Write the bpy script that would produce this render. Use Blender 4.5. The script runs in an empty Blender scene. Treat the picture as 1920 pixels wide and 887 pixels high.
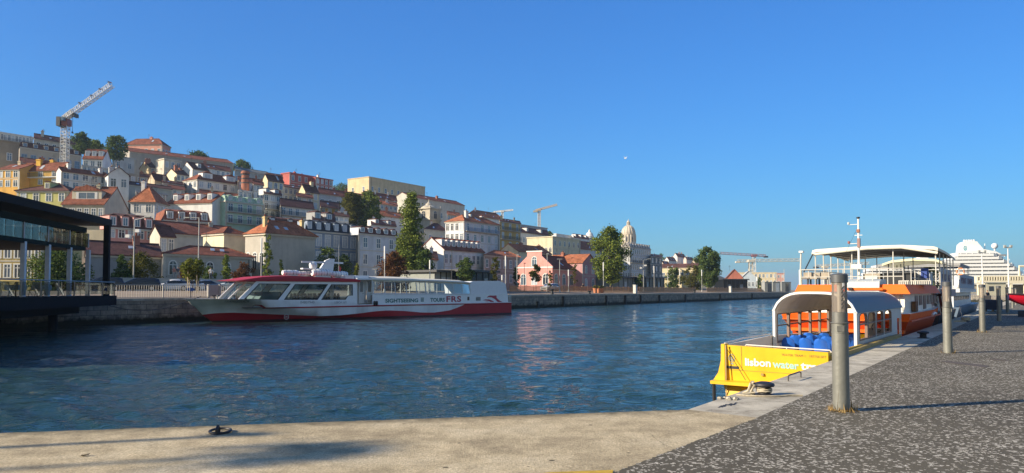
import bpy, bmesh, math, random
from mathutils import Vector, Matrix
from mathutils.geometry import tessellate_polygon

# ------------------------------------------------------------------ camera, sky, sun, exposure
SC = bpy.context.scene
COL = SC.collection
R = math.radians
F, HY, CZ = 1350.0, 544.0, 1.65          # focal length in photo pixels, horizon row, eye height above the quay
WZ = -1.15                                # water level
PPY = 495.0                               # row of the optical axis (the photograph is an off-centre crop)
PITCH = math.atan((HY - PPY) / F)

cam = bpy.data.cameras.new('camera')
cam.sensor_fit = 'HORIZONTAL'
cam.sensor_width = 36.0
cam.lens = F / 1920 * 36.0
cam.shift_y = (PPY - 443.5) / 1920.0
cam.clip_start = 0.1
cam.clip_end = 20000
camo = bpy.data.objects.new('camera', cam)
COL.objects.link(camo)
camo.location = (0, 0, CZ)
camo.rotation_euler = (R(90) + PITCH, 0, 0)
SC.camera = camo

SUN_EL, SUN_AZ = R(24), (-0.962, -0.272)   # direction on the ground towards the sun
world = bpy.data.worlds.new('World')
SC.world = world
world.use_nodes = True
wn = world.node_tree.nodes
wl = world.node_tree.links
bg = wn['Background']
sky = wn.new('ShaderNodeTexSky')
sky.sky_type = 'NISHITA'
sky.sun_disc = False
sky.sun_elevation = SUN_EL
sky.sun_rotation = math.atan2(SUN_AZ[0], SUN_AZ[1])
sky.air_density = 1.6
sky.dust_density = 0.0
sky.ozone_density = 6.0
sky.altitude = 0
tint = wn.new('ShaderNodeVectorMath')        # the deep, clear blue of the phone's white balance
tint.operation = 'MULTIPLY'
wl.new(sky.outputs['Color'], tint.inputs[0])
# unseen sky behind the viewer, made paler and brighter to lift the shaded sides
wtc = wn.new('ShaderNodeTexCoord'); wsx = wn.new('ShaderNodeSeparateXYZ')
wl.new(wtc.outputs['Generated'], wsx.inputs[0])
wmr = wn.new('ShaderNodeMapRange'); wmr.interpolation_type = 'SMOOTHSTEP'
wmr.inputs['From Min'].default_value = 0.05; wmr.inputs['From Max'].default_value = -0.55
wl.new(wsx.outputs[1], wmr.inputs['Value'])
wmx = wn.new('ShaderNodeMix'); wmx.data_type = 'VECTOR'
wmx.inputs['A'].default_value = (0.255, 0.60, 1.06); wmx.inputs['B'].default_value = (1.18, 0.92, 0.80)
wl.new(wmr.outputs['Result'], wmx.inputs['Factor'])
# ... and a little deeper towards the east, over the boats
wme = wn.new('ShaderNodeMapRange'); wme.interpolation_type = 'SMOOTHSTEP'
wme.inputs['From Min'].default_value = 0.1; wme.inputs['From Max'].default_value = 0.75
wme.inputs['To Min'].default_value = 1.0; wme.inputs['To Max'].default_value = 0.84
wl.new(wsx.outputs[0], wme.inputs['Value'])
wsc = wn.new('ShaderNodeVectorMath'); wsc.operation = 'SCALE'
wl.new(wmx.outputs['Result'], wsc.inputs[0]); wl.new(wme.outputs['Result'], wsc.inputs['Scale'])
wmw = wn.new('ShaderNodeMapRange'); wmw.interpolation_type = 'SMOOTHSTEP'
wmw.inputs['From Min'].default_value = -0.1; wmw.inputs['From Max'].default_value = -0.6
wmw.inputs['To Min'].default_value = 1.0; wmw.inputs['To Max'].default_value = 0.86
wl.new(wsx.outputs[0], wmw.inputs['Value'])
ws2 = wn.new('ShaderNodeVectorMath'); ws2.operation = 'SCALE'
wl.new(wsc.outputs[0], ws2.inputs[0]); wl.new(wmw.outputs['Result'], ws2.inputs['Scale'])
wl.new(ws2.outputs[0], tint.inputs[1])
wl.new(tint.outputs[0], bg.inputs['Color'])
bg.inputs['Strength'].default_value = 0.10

sun = bpy.data.lights.new('sun', 'SUN')
sun.energy = 5.0
sun.angle = R(0.53)
sun.color = (1.0, 0.86, 0.66)
suno = bpy.data.objects.new('sun', sun)
COL.objects.link(suno)
sdir = Vector((SUN_AZ[0] * math.cos(SUN_EL), SUN_AZ[1] * math.cos(SUN_EL), math.sin(SUN_EL)))
suno.rotation_euler = sdir.to_track_quat('Z', 'Y').to_euler()
suno.location = (-60, -20, 40)

vs = SC.view_settings
vs.view_transform = 'Standard'
vs.look = 'None'
vs.exposure = 0.86
vs.gamma = 1.0
vs.use_curve_mapping = False
SC.cycles.use_denoising = True
SC.cycles.max_bounces = 8
SC.cycles.transparent_max_bounces = 16
SC.cycles.caustics_reflective = False
SC.cycles.caustics_refractive = False
SC.cycles.sample_clamp_indirect = 6.0

rnd = random.Random(7)

# ------------------------------------------------------------------ pixels of the photograph -> rays
CP, SP = math.cos(PITCH), math.sin(PITCH)
def ray(px, py):
    u, v = px - 960.0, PPY - py
    return Vector((u, F * CP - v * SP, F * SP + v * CP))
def at(px, py, Y):
    d = ray(px, py)
    return Vector((0, 0, CZ)) + d * (Y / d.y)
def gnd(px, py, z=0.0):
    d = ray(px, py)
    return Vector((0, 0, CZ)) + d * ((z - CZ) / d.z)
def zat(px, py, Y):
    d = ray(px, py)
    return CZ + d.z / d.y * Y
def ratio(px, py=500):
    d = ray(px, py)
    return d.x / d.y

# frame of the far quay: s runs along its edge, m inland from it
QD = Vector((0.5508, 0.8346)); QN = Vector((-0.8346, 0.5508))
def Q(s, m, z=0.0):
    return Vector((QD.x * s + QN.x * m, 110 + QD.y * s + QN.y * m, z))
def q_s(px, m, py=500):
    r = ratio(px, py)
    return (r * (110 + QN.y * m) - QN.x * m) / (QD.x - r * QD.y)
def qpt(px, m, z=0.0, py=500):
    return Q(q_s(px, m, py), m, z)
QANG = math.atan2(QD.y, QD.x)

# ------------------------------------------------------------------ materials
MATS = {}
def new_mat(name):
    m = bpy.data.materials.new(name)
    m.use_nodes = True
    nt = m.node_tree
    return m, nt, nt.nodes, nt.links, nt.nodes['Principled BSDF']
def rgba(c):
    return (c[0], c[1], c[2], 1.0)
def paint(c, rough=0.5, metal=0.0, var=0.12, scale=3.0, bump=0.0, spec=0.5, stain=0.0):
    """paint / plaster / metal with uneven tone, optional streaked dirt and fine relief"""
    key = ('p', tuple(round(x, 3) for x in c), rough, metal, var, scale, bump, spec, stain)
    if key in MATS: return MATS[key]
    m, nt, N, L, bs = new_mat('paint')
    tc = N.new('ShaderNodeTexCoord')
    oi = N.new('ShaderNodeObjectInfo')
    add = N.new('ShaderNodeVectorMath'); add.operation = 'ADD'
    mul = N.new('ShaderNodeVectorMath'); mul.operation = 'SCALE'
    cmb = N.new('ShaderNodeCombineXYZ')
    for i in range(3): L.new(oi.outputs['Random'], cmb.inputs[i])
    L.new(cmb.outputs[0], mul.inputs[0]); mul.inputs['Scale'].default_value = 37.0
    L.new(tc.outputs['Object'], add.inputs[0]); L.new(mul.outputs[0], add.inputs[1])
    nz = N.new('ShaderNodeTexNoise'); nz.inputs['Scale'].default_value = scale
    nz.inputs['Detail'].default_value = 6; nz.inputs['Roughness'].default_value = 0.65
    L.new(add.outputs[0], nz.inputs['Vector'])
    rp = N.new('ShaderNodeMapRange')
    rp.inputs['From Min'].default_value = 0.3; rp.inputs['From Max'].default_value = 0.7
    rp.inputs['To Min'].default_value = 1.0 - var; rp.inputs['To Max'].default_value = 1.0 + var * 0.6
    L.new(nz.outputs['Fac'], rp.inputs['Value'])
    fac = rp.outputs['Result']
    if stain > 0:
        mp = N.new('ShaderNodeMapping'); mp.inputs['Scale'].default_value = (0.8, 0.8, 0.12)
        L.new(add.outputs[0], mp.inputs['Vector'])
        n2 = N.new('ShaderNodeTexNoise'); n2.inputs['Scale'].default_value = 1.1; n2.inputs['Detail'].default_value = 7
        L.new(mp.outputs[0], n2.inputs['Vector'])
        r2 = N.new('ShaderNodeMapRange')
        r2.inputs['From Min'].default_value = 0.45; r2.inputs['From Max'].default_value = 0.75
        r2.inputs['To Min'].default_value = 1.0; r2.inputs['To Max'].default_value = 1.0 - stain
        L.new(n2.outputs['Fac'], r2.inputs['Value'])
        mm = N.new('ShaderNodeMath'); mm.operation = 'MULTIPLY'
        L.new(fac, mm.inputs[0]); L.new(r2.outputs['Result'], mm.inputs[1]); fac = mm.outputs[0]
    vm = N.new('ShaderNodeVectorMath'); vm.operation = 'SCALE'
    vm.inputs[0].default_value = c
    L.new(fac, vm.inputs['Scale'])
    L.new(vm.outputs[0], bs.inputs['Base Color'])
    bs.inputs['Roughness'].default_value = rough
    bs.inputs['Metallic'].default_value = metal
    bs.inputs['Specular IOR Level'].default_value = spec
    if bump > 0:
        n3 = N.new('ShaderNodeTexNoise'); n3.inputs['Scale'].default_value = scale * 6; n3.inputs['Detail'].default_value = 4
        L.new(add.outputs[0], n3.inputs['Vector'])
        b = N.new('ShaderNodeBump'); b.inputs['Strength'].default_value = bump; b.inputs['Distance'].default_value = 0.03
        L.new(n3.outputs['Fac'], b.inputs['Height']); L.new(b.outputs[0], bs.inputs['Normal'])
    MATS[key] = m
    return m
def plaster(c, stain=0.17):
    return paint(c, rough=0.9, var=0.16, scale=0.5, stain=stain, spec=0.2)
def tiles(c=(0.28, 0.092, 0.052)):
    """clay pan tiles: courses and mottled colour"""
    key = ('t', c)
    if key in MATS: return MATS[key]
    m, nt, N, L, bs = new_mat('clay_tiles')
    tc = N.new('ShaderNodeTexCoord'); oi = N.new('ShaderNodeObjectInfo')
    nz = N.new('ShaderNodeTexNoise'); nz.noise_dimensions = '4D'
    nz.inputs['Scale'].default_value = 0.45; nz.inputs['Detail'].default_value = 8; nz.inputs['Roughness'].default_value = 0.7
    wm = N.new('ShaderNodeMath'); wm.operation = 'MULTIPLY'; wm.inputs[1].default_value = 50
    L.new(oi.outputs['Random'], wm.inputs[0]); L.new(wm.outputs[0], nz.inputs['W'])
    L.new(tc.outputs['Object'], nz.inputs['Vector'])
    vo = N.new('ShaderNodeTexVoronoi'); vo.inputs['Scale'].default_value = 3.0
    L.new(tc.outputs['Object'], vo.inputs['Vector'])
    cr = N.new('ShaderNodeValToRGB')
    cr.color_ramp.elements[0].position = 0.30; cr.color_ramp.elements[0].color = rgba([x * 0.45 for x in c])
    cr.color_ramp.elements[1].position = 0.72; cr.color_ramp.elements[1].color = rgba([min(1, x * 1.2) for x in c])
    L.new(nz.outputs['Fac'], cr.inputs['Fac'])
    mx = N.new('ShaderNodeMix'); mx.data_type = 'RGBA'; mx.blend_type = 'MULTIPLY'; mx.inputs['Factor'].default_value = 0.45
    L.new(cr.outputs['Color'], mx.inputs['A']); L.new(vo.outputs['Color'], mx.inputs['B'])
    sat = N.new('ShaderNodeHueSaturation'); sat.inputs['Saturation'].default_value = 1.0
    L.new(vo.outputs['Color'], sat.inputs['Color']); sat.inputs['Saturation'].default_value = 0.0
    sat.inputs['Value'].default_value = 1.5
    L.new(sat.outputs['Color'], mx.inputs['B'])
    L.new(mx.outputs['Result'], bs.inputs['Base Color'])
    wv = N.new('ShaderNodeTexWave'); wv.inputs['Scale'].default_value = 1.2; wv.bands_direction = 'X'
    L.new(tc.outputs['Object'], wv.inputs['Vector'])
    b = N.new('ShaderNodeBump'); b.inputs['Strength'].default_value = 0.6; b.inputs['Distance'].default_value = 0.1
    L.new(wv.outputs['Fac'], b.inputs['Height']); L.new(b.outputs[0], bs.inputs['Normal'])
    bs.inputs['Roughness'].default_value = 0.9; bs.inputs['Specular IOR Level'].default_value = 0.15
    MATS[key] = m
    return m
def glass(tint=(0.75, 0.85, 0.88), refl=1.0, wavy=0.0, rough=0.0):
    key = ('g', tint, refl, wavy, rough)
    if key in MATS: return MATS[key]
    m, nt, N, L, bs = new_mat('window_glass')
    N.remove(bs)
    out = N['Material Output']
    tr = N.new('ShaderNodeBsdfTransparent'); tr.inputs['Color'].default_value = rgba(tint)
    gl = N.new('ShaderNodeBsdfGlossy'); gl.inputs['Roughness'].default_value = rough
    fr = N.new('ShaderNodeFresnel'); fr.inputs['IOR'].default_value = 1.5
    ml = N.new('ShaderNodeMath'); ml.operation = 'MULTIPLY'; ml.inputs[1].default_value = refl; ml.use_clamp = True
    mx = N.new('ShaderNodeMixShader')
    L.new(fr.outputs[0], ml.inputs[0]); L.new(ml.outputs[0], mx.inputs[0])
    L.new(tr.outputs[0], mx.inputs[1]); L.new(gl.outputs[0], mx.inputs[2]); L.new(mx.outputs[0], out.inputs['Surface'])
    if wavy > 0:
        tc = N.new('ShaderNodeTexCoord'); nz = N.new('ShaderNodeTexNoise'); nz.inputs['Scale'].default_value = 0.9
        L.new(tc.outputs['Object'], nz.inputs['Vector'])
        b = N.new('ShaderNodeBump'); b.inputs['Strength'].default_value = wavy; b.inputs['Distance'].default_value = 0.2
        L.new(nz.outputs['Fac'], b.inputs['Height']); L.new(b.outputs[0], gl.inputs['Normal']); L.new(b.outputs[0], fr.inputs['Normal'])
    MATS[key] = m
    return m
def leafmat(dark, light, seed=0):
    key = ('l', dark, light)
    if key in MATS: return MATS[key]
    m, nt, N, L, bs = new_mat('leaves')
    N.remove(bs); out = N['Material Output']
    ge = N.new('ShaderNodeNewGeometry')
    cr = N.new('ShaderNodeValToRGB')
    cr.color_ramp.elements[0].color = rgba(dark); cr.color_ramp.elements[1].color = rgba(light)
    L.new(ge.outputs['Random Per Island'], cr.inputs['Fac'])
    d = N.new('ShaderNodeBsdfDiffuse'); t = N.new('ShaderNodeBsdfTranslucent'); mx = N.new('ShaderNodeMixShader')
    mx.inputs[0].default_value = 0.3
    L.new(cr.outputs[0], d.inputs['Color']); L.new(cr.outputs[0], t.inputs['Color'])
    L.new(d.outputs[0], mx.inputs[1]); L.new(t.outputs[0], mx.inputs[2]); L.new(mx.outputs[0], out.inputs['Surface'])
    MATS[key] = m
    return m

# ------------------------------------------------------------------ mesh and object helpers
class MB:
    """collects faces of one mesh, with a material slot per face"""
    def __init__(s):
        s.v, s.f, s.mi, s.mats = [], [], [], []
    def slot(s, m):
        if m not in s.mats: s.mats.append(m)
        return s.mats.index(m)
    def poly(s, pts, m):
        i = len(s.v); s.v += [tuple(p) for p in pts]
        s.f.append(tuple(range(i, i + len(pts)))); s.mi.append(s.slot(m))
    def box(s, x0, x1, y0, y1, z0, z1, m, T=None):
        c = [Vector((x, y, z)) for z in (z0, z1) for y in (y0, y1) for x in (x0, x1)]
        if T is not None: c = [T @ p for p in c]
        i = len(s.v); s.v += [tuple(p) for p in c]
        k = s.slot(m)
        for f in ((0, 2, 3, 1), (4, 5, 7, 6), (0, 1, 5, 4), (2, 6, 7, 3), (0, 4, 6, 2), (1, 3, 7, 5)):
            s.f.append(tuple(i + a for a in f)); s.mi.append(k)
    def tube(s, pts, r, m, n=8, r1=None, caps=True):
        pts = [Vector(p) for p in pts]
        k = s.slot(m); i0 = len(s.v); cnt = len(pts)
        for j, p in enumerate(pts):
            d = (pts[min(j + 1, cnt - 1)] - pts[max(j - 1, 0)]).normalized()
            a = d.cross(Vector((0, 0, 1)))
            if a.length < 1e-3: a = Vector((1, 0, 0))
            a.normalize(); b = d.cross(a)
            rr = r if r1 is None else r + (r1 - r) * j / max(1, cnt - 1)
            for q in range(n):
                an = 2 * math.pi * q / n
                s.v.append(tuple(p + a * rr * math.cos(an) + b * rr * math.sin(an)))
        for j in range(cnt - 1):
            for q in range(n):
                s.f.append((i0 + j * n + q, i0 + j * n + (q + 1) % n, i0 + (j + 1) * n + (q + 1) % n, i0 + (j + 1) * n + q)); s.mi.append(k)
        if caps:
            s.f.append(tuple(i0 + q for q in range(n))[::-1]); s.mi.append(k)
            s.f.append(tuple(i0 + (cnt - 1) * n + q for q in range(n))); s.mi.append(k)
    def lathe(s, prof, m, n=24, c=(0, 0, 0), mats=None):
        """profile [(radius, z)...] turned about the vertical through c; mats: one material per band"""
        i0 = len(s.v)
        for r, z in prof:
            for q in range(n):
                an = 2 * math.pi * q / n
                s.v.append((c[0] + r * math.cos(an), c[1] + r * math.sin(an), c[2] + z))
        for j in range(len(prof) - 1):
            k = s.slot(mats[j] if mats else m)
            for q in range(n):
                s.f.append((i0 + j * n + q, i0 + j * n + (q + 1) % n, i0 + (j + 1) * n + (q + 1) % n, i0 + (j + 1) * n + q)); s.mi.append(k)
        k = s.slot(mats[0] if mats else m)
        if prof[0][0] > 1e-6: s.f.append(tuple(i0 + q for q in range(n))[::-1]); s.mi.append(k)
        if prof[-1][0] > 1e-6: s.f.append(tuple(i0 + (len(prof) - 1) * n + q for q in range(n))); s.mi.append(k)
    def prism(s, poly, fn, t, m, holes=(), side=None):
        """outline (u, v) with holes, placed by fn(u, v, w), w running 0..t"""
        loops = [[Vector((p[0], p[1], 0)) for p in lp] for lp in [poly, *holes]]
        tri = tessellate_polygon(loops)
        flat = [p for lp in loops for p in lp]
        k = s.slot(m); ks = s.slot(side or m)
        i0 = len(s.v); n = len(flat)
        s.v += [tuple(fn(p.x, p.y, 0)) for p in flat] + [tuple(fn(p.x, p.y, t)) for p in flat]
        for a, b, c in tri:
            s.f.append((i0 + a, i0 + b, i0 + c)); s.mi.append(k)
            s.f.append((i0 + n + c, i0 + n + b, i0 + n + a)); s.mi.append(k)
        o = 0
        for lp in loops:
            q = len(lp)
            for j in range(q):
                a, b = i0 + o + j, i0 + o + (j + 1) % q
                s.f.append((a, b, b + n, a + n)); s.mi.append(ks)
            o += q
    def grid(s, rows, mats, close=False):
        """rows: list of equally long point lists; mats(j, i) -> material or one material"""
        i0 = len(s.v); n = len(rows[0])
        for r in rows: s.v += [tuple(p) for p in r]
        for j in range(len(rows) - 1):
            for i in range(n if close else n - 1):
                a = i0 + j * n + i; b = i0 + j * n + (i + 1) % n
                s.f.append((a, b, b + n, a + n)); s.mi.append(s.slot(mats(j, i) if callable(mats) else mats))
    def mesh(s, name, smooth=False, normals=True):
        me = bpy.data.meshes.new(name)
        me.from_pydata(s.v, [], s.f)
        for m in s.mats: me.materials.append(m)
        me.polygons.foreach_set('material_index', s.mi)
        if normals:
            bm = bmesh.new(); bm.from_mesh(me)
            bmesh.ops.recalc_face_normals(bm, faces=bm.faces)
            bm.to_mesh(me); bm.free()
        if smooth:
            me.polygons.foreach_set('use_smooth', [True] * len(me.polygons))
            if smooth != 'all':
                me.set_sharp_from_angle(angle=R(38))
        me.update()
        return me
    def build(s, name, parent=None, smooth=False, loc=None, normals=True):
        o = bpy.data.objects.new(name, s.mesh(name, smooth, normals))
        COL.objects.link(o)
        if parent is not None: o.parent = parent
        if loc is not None: o.location = loc
        return o
def put(name, me, parent=None, loc=(0, 0, 0), rz=0.0):
    o = bpy.data.objects.new(name, me); COL.objects.link(o)
    if parent is not None: o.parent = parent
    o.location = loc; o.rotation_euler = (0, 0, rz)
    return o
def tag(o, label=None, cat=None, group=None, kind=None):
    if label: o['label'] = label
    if cat: o['category'] = cat
    if group: o['group'] = group
    if kind: o['kind'] = kind
    return o
def thing(name, label, cat, loc=(0, 0, 0), rz=0.0, group=None):
    o = bpy.data.objects.new(name, None)
    o.empty_display_size = 0.3
    COL.objects.link(o)
    o.location = loc; o.rotation_euler = (0, 0, rz)
    return tag(o, label, cat, group)
def frame_of(loc, rz):
    return Matrix.Translation(Vector(loc)) @ Matrix.Rotation(rz, 4, 'Z')
def copy_tree(o, parent=None):
    c = o.copy(); COL.objects.link(c)
    if parent is not None: c.parent = parent
    for ch in list(o.children): copy_tree(ch, c)
    return c
def text_mesh(body, w, h, mat, t=0.01, bold=0.0, space=1.0):
    """lettering fitted into w x h (u right, v up), standing t proud"""
    cu = bpy.data.curves.new('lettering', 'FONT')
    cu.body = body; cu.size = 1.0; cu.offset = bold; cu.space_character = space; cu.resolution_u = 3
    ob = bpy.data.objects.new('lettering', cu); COL.objects.link(ob)
    dg = bpy.context.evaluated_depsgraph_get()
    me = bpy.data.meshes.new_from_object(ob.evaluated_get(dg))
    bpy.data.objects.remove(ob)
    xs = [v.co.x for v in me.vertices]; ys = [v.co.y for v in me.vertices]
    x0, x1, y0, y1 = min(xs), max(xs), min(ys), max(ys)
    mb = MB()
    P = [((v.co.x - x0) / (x1 - x0) * w, (v.co.y - y0) / (y1 - y0) * h) for v in me.vertices]
    polys = [[P[i] for i in p.vertices] for p in me.polygons]
    bpy.data.meshes.remove(me)
    return polys
def put_text(name, polys, fn, mat, parent, t=0.012):
    mb = MB()
    for p in polys:
        mb.poly([fn(u, v, t) for u, v in p], mat)
    return mb.build(name, parent)

WHITE = paint((0.80, 0.79, 0.76), rough=0.4, var=0.06, stain=0.10)
STEEL = paint((0.42, 0.43, 0.43), rough=0.38, metal=0.8, var=0.12, scale=5)
DARKM = paint((0.035, 0.037, 0.042), rough=0.5, var=0.2)
BLACK = paint((0.014, 0.015, 0.017), rough=0.6, var=0.3)
GALV = paint((0.50, 0.50, 0.47), rough=0.55, metal=0.2, var=0.15)
# ------------------------------------------------------------------ ground, water, quays
EA, EC = gnd(0, 812), gnd(1290, 768)                # edge of the apron
AD = (EC - EA).normalized()
KD = (gnd(1700, 628) - EC); KD.z = 0; KD.normalize()    # direction of the kerb and of the boats moored along it
def ground_mats():
    # weathered tan concrete of the apron
    m, nt, N, L, bs = new_mat('weathered_concrete')
    tc = N.new('ShaderNodeTexCoord')
    def noise(sc, det=6, ro=0.65, vec=None):
        n = N.new('ShaderNodeTexNoise'); n.inputs['Scale'].default_value = sc
        n.inputs['Detail'].default_value = det; n.inputs['Roughness'].default_value = ro
        L.new(vec or tc.outputs['Object'], n.inputs['Vector']); return n
    def ramp(n, stops):
        c = N.new('ShaderNodeValToRGB')
        while len(c.color_ramp.elements) < len(stops): c.color_ramp.elements.new(0.5)
        for e, (p, col) in zip(c.color_ramp.elements, stops): e.position = p; e.color = rgba(col)
        L.new(n.outputs['Fac'], c.inputs['Fac']); return c
    big = ramp(noise(0.55, 10, 0.68), [(0.32, (0.38, 0.31, 0.20)), (0.5, (0.68, 0.565, 0.365)), (0.68, (0.80, 0.69, 0.48))])
    grit = ramp(noise(34, 6, 0.85), [(0.36, (0.34, 0.33, 0.31)), (0.60, (1.12, 1.12, 1.12))])
    mid = ramp(noise(3.2, 9, 0.8), [(0.34, (0.50, 0.49, 0.47)), (0.65, (1.05, 1.04, 1.02))])
    a = N.new('ShaderNodeMix'); a.data_type = 'RGBA'; a.blend_type = 'MULTIPLY'; a.inputs['Factor'].default_value = 0.8
    L.new(big.outputs[0], a.inputs['A']); L.new(grit.outputs[0], a.inputs['B'])
    b = N.new('ShaderNodeMix'); b.data_type = 'RGBA'; b.blend_type = 'MULTIPLY'; b.inputs['Factor'].default_value = 0.8
    L.new(a.outputs['Result'], b.inputs['A']); L.new(mid.outputs[0], b.inputs['B'])
    # scattered dark droppings and oil spots
    vo = N.new('ShaderNodeTexVoronoi'); vo.inputs['Scale'].default_value = 2.2
    L.new(tc.outputs['Object'], vo.inputs['Vector'])
    sp = N.new('ShaderNodeMapRange'); sp.inputs['From Min'].default_value = 0.05; sp.inputs['From Max'].default_value = 0.075
    sp.inputs['To Min'].default_value = 0.25; sp.inputs['To Max'].default_value = 1.0
    L.new(vo.outputs['Distance'], sp.inputs['Value'])
    c = N.new('ShaderNodeVectorMath'); c.operation = 'SCALE'
    L.new(b.outputs['Result'], c.inputs[0]); L.new(sp.outputs[0], c.inputs['Scale'])
    # weathered, mossy rim along the water's edge and old slab joints
    col = c.outputs[0]
    def along(vec, off):
        d = N.new('ShaderNodeVectorMath'); d.operation = 'DOT_PRODUCT'; d.inputs[1].default_value = vec
        L.new(tc.outputs['Object'], d.inputs[0])
        m_ = N.new('ShaderNodeMath'); m_.operation = 'SUBTRACT'; m_.inputs[1].default_value = off
        L.new(d.outputs['Value'], m_.inputs[0]); return m_.outputs[0]
    nv = Vector((-AD.y, AD.x, 0)); dist = along(nv, nv.dot(EC))
    wob_ = N.new('ShaderNodeMath'); wob_.operation = 'MULTIPLY_ADD'; wob_.inputs[1].default_value = 0.95
    L.new(noise(5, 8, 0.75).outputs['Fac'], wob_.inputs[0]); L.new(dist, wob_.inputs[2])
    rim = N.new('ShaderNodeMapRange'); rim.inputs['From Min'].default_value = 0.12; rim.inputs['From Max'].default_value = 0.52
    rim.inputs['To Max'].default_value = 0.9
    L.new(wob_.outputs[0], rim.inputs['Value'])
    rm = N.new('ShaderNodeMix'); rm.data_type = 'RGBA'; rm.inputs['B'].default_value = (0.115, 0.10, 0.065, 1)
    L.new(rim.outputs[0], rm.inputs['Factor']); L.new(col, rm.inputs['A']); col = rm.outputs['Result']
    L.new(col, bs.inputs['Base Color'])
    bs.inputs['Roughness'].default_value = 0.92; bs.inputs['Specular IOR Level'].default_value = 0.15
    bm_ = N.new('ShaderNodeBump'); bm_.inputs['Strength'].default_value = 0.9; bm_.inputs['Distance'].default_value = 0.012
    L.new(noise(40, 5, 0.75).outputs['Fac'], bm_.inputs['Height']); L.new(bm_.outputs[0], bs.inputs['Normal'])
    apron = m
    # dark basalt paving with pale chips
    m, nt, N, L, bs = new_mat('dark_paving_pale_chips')
    tc = N.new('ShaderNodeTexCoord')
    v1 = N.new('ShaderNodeTexVoronoi'); v1.inputs['Scale'].default_value = 36
    wob = noise(16, 3, 0.6)
    wv = N.new('ShaderNodeVectorMath'); wv.operation = 'MULTIPLY_ADD'
    wv.inputs[1].default_value = (0.06, 0.06, 0.06)
    L.new(wob.outputs['Color'], wv.inputs[0]); L.new(tc.outputs['Object'], wv.inputs[2])
    L.new(wv.outputs[0], v1.inputs['Vector'])
    sep = N.new('ShaderNodeSeparateColor'); L.new(v1.outputs['Color'], sep.inputs[0])
    patch = noise(0.6, 4, 0.6)
    th = N.new('ShaderNodeMapRange'); th.inputs['From Min'].default_value = 0.3; th.inputs['From Max'].default_value = 0.7
    th.inputs['To Min'].default_value = 0.93; th.inputs['To Max'].default_value = 0.74
    L.new(patch.outputs['Fac'], th.inputs['Value'])
    gt = N.new('ShaderNodeMath'); gt.operation = 'GREATER_THAN'
    L.new(sep.outputs[0], gt.inputs[0]); L.new(th.outputs[0], gt.inputs[1])
    fine = noise(75, 3, 0.7)
    g2 = N.new('ShaderNodeMapRange'); g2.inputs['From Min'].default_value = 0.40; g2.inputs['From Max'].default_value = 0.50
    L.new(fine.outputs['Fac'], g2.inputs['Value'])
    mk = N.new('ShaderNodeMath'); mk.operation = 'MULTIPLY'
    L.new(gt.outputs[0], mk.inputs[0]); L.new(g2.outputs[0], mk.inputs[1])
    dark = ramp(noise(60, 4, 0.8), [(0.3, (0.052, 0.045, 0.032)), (0.7, (0.175, 0.155, 0.113))])
    big2 = ramp(noise(0.35, 5, 0.6), [(0.3, (0.75, 0.75, 0.75)), (0.7, (1.1, 1.1, 1.08))])
    d2 = N.new('ShaderNodeMix'); d2.data_type = 'RGBA'; d2.blend_type = 'MULTIPLY'; d2.inputs['Factor'].default_value = 1
    L.new(dark.outputs[0], d2.inputs['A']); L.new(big2.outputs[0], d2.inputs['B'])
    mx = N.new('ShaderNodeMix'); mx.data_type = 'RGBA'
    L.new(mk.outputs[0], mx.inputs['Factor']); L.new(d2.outputs['Result'], mx.inputs['A'])
    chip = ramp(noise(9, 3, 0.6), [(0.3, (0.44, 0.40, 0.32)), (0.7, (0.72, 0.67, 0.55))])
    L.new(chip.outputs[0], mx.inputs['B'])
    L.new(mx.outputs['Result'], bs.inputs['Base Color'])
    bs.inputs['Roughness'].default_value = 0.9; bs.inputs['Specular IOR Level'].default_value = 0.2
    bm_ = N.new('ShaderNodeBump'); bm_.inputs['Strength'].default_value = 0.7; bm_.inputs['Distance'].default_value = 0.01
    L.new(fine.outputs['Fac'], bm_.inputs['Height']); L.new(bm_.outputs[0], bs.inputs['Normal'])
    paving = m
    # pale grey kerb stones along the basin
    m, nt, N, L, bs = new_mat('grey_kerb_stone')
    tc = N.new('ShaderNodeTexCoord')
    k1 = ramp(noise(1.2, 8, 0.65), [(0.3, (0.36, 0.325, 0.25)), (0.7, (0.70, 0.64, 0.50))])
    k2 = ramp(noise(70, 3, 0.8), [(0.3, (0.6, 0.6, 0.6)), (0.65, (1.03, 1.03, 1.03))])
    st_ = ramp(noise(2.6, 9, 0.8), [(0.36, (0.42, 0.40, 0.37)), (0.52, (1.0, 1.0, 1.0))])
    a = N.new('ShaderNodeMix'); a.data_type = 'RGBA'; a.blend_type = 'MULTIPLY'; a.inputs['Factor'].default_value = 0.7
    L.new(k1.outputs[0], a.inputs['A']); L.new(k2.outputs[0], a.inputs['B'])
    a2 = N.new('ShaderNodeMix'); a2.data_type = 'RGBA'; a2.blend_type = 'MULTIPLY'; a2.inputs['Factor'].default_value = 0.75
    L.new(a.outputs['Result'], a2.inputs['A']); L.new(st_.outputs[0], a2.inputs['B'])
    d = N.new('ShaderNodeVectorMath'); d.operation = 'DOT_PRODUCT'; d.inputs[1].default_value = KD; L.new(tc.outputs['Object'], d.inputs[0])
    fr_ = N.new('ShaderNodeMath'); fr_.operation = 'PINGPONG'; fr_.inputs[1].default_value = 1.1; L.new(d.outputs['Value'], fr_.inputs[0])
    jt = N.new('ShaderNodeMapRange'); jt.inputs['From Min'].default_value = 0.008; jt.inputs['From Max'].default_value = 0.016; jt.inputs['To Min'].default_value = 0.35
    L.new(fr_.outputs[0], jt.inputs['Value'])
    js = N.new('ShaderNodeVectorMath'); js.operation = 'SCALE'; L.new(a2.outputs['Result'], js.inputs[0]); L.new(jt.outputs[0], js.inputs['Scale'])
    L.new(js.outputs[0], bs.inputs['Base Color'])
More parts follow.
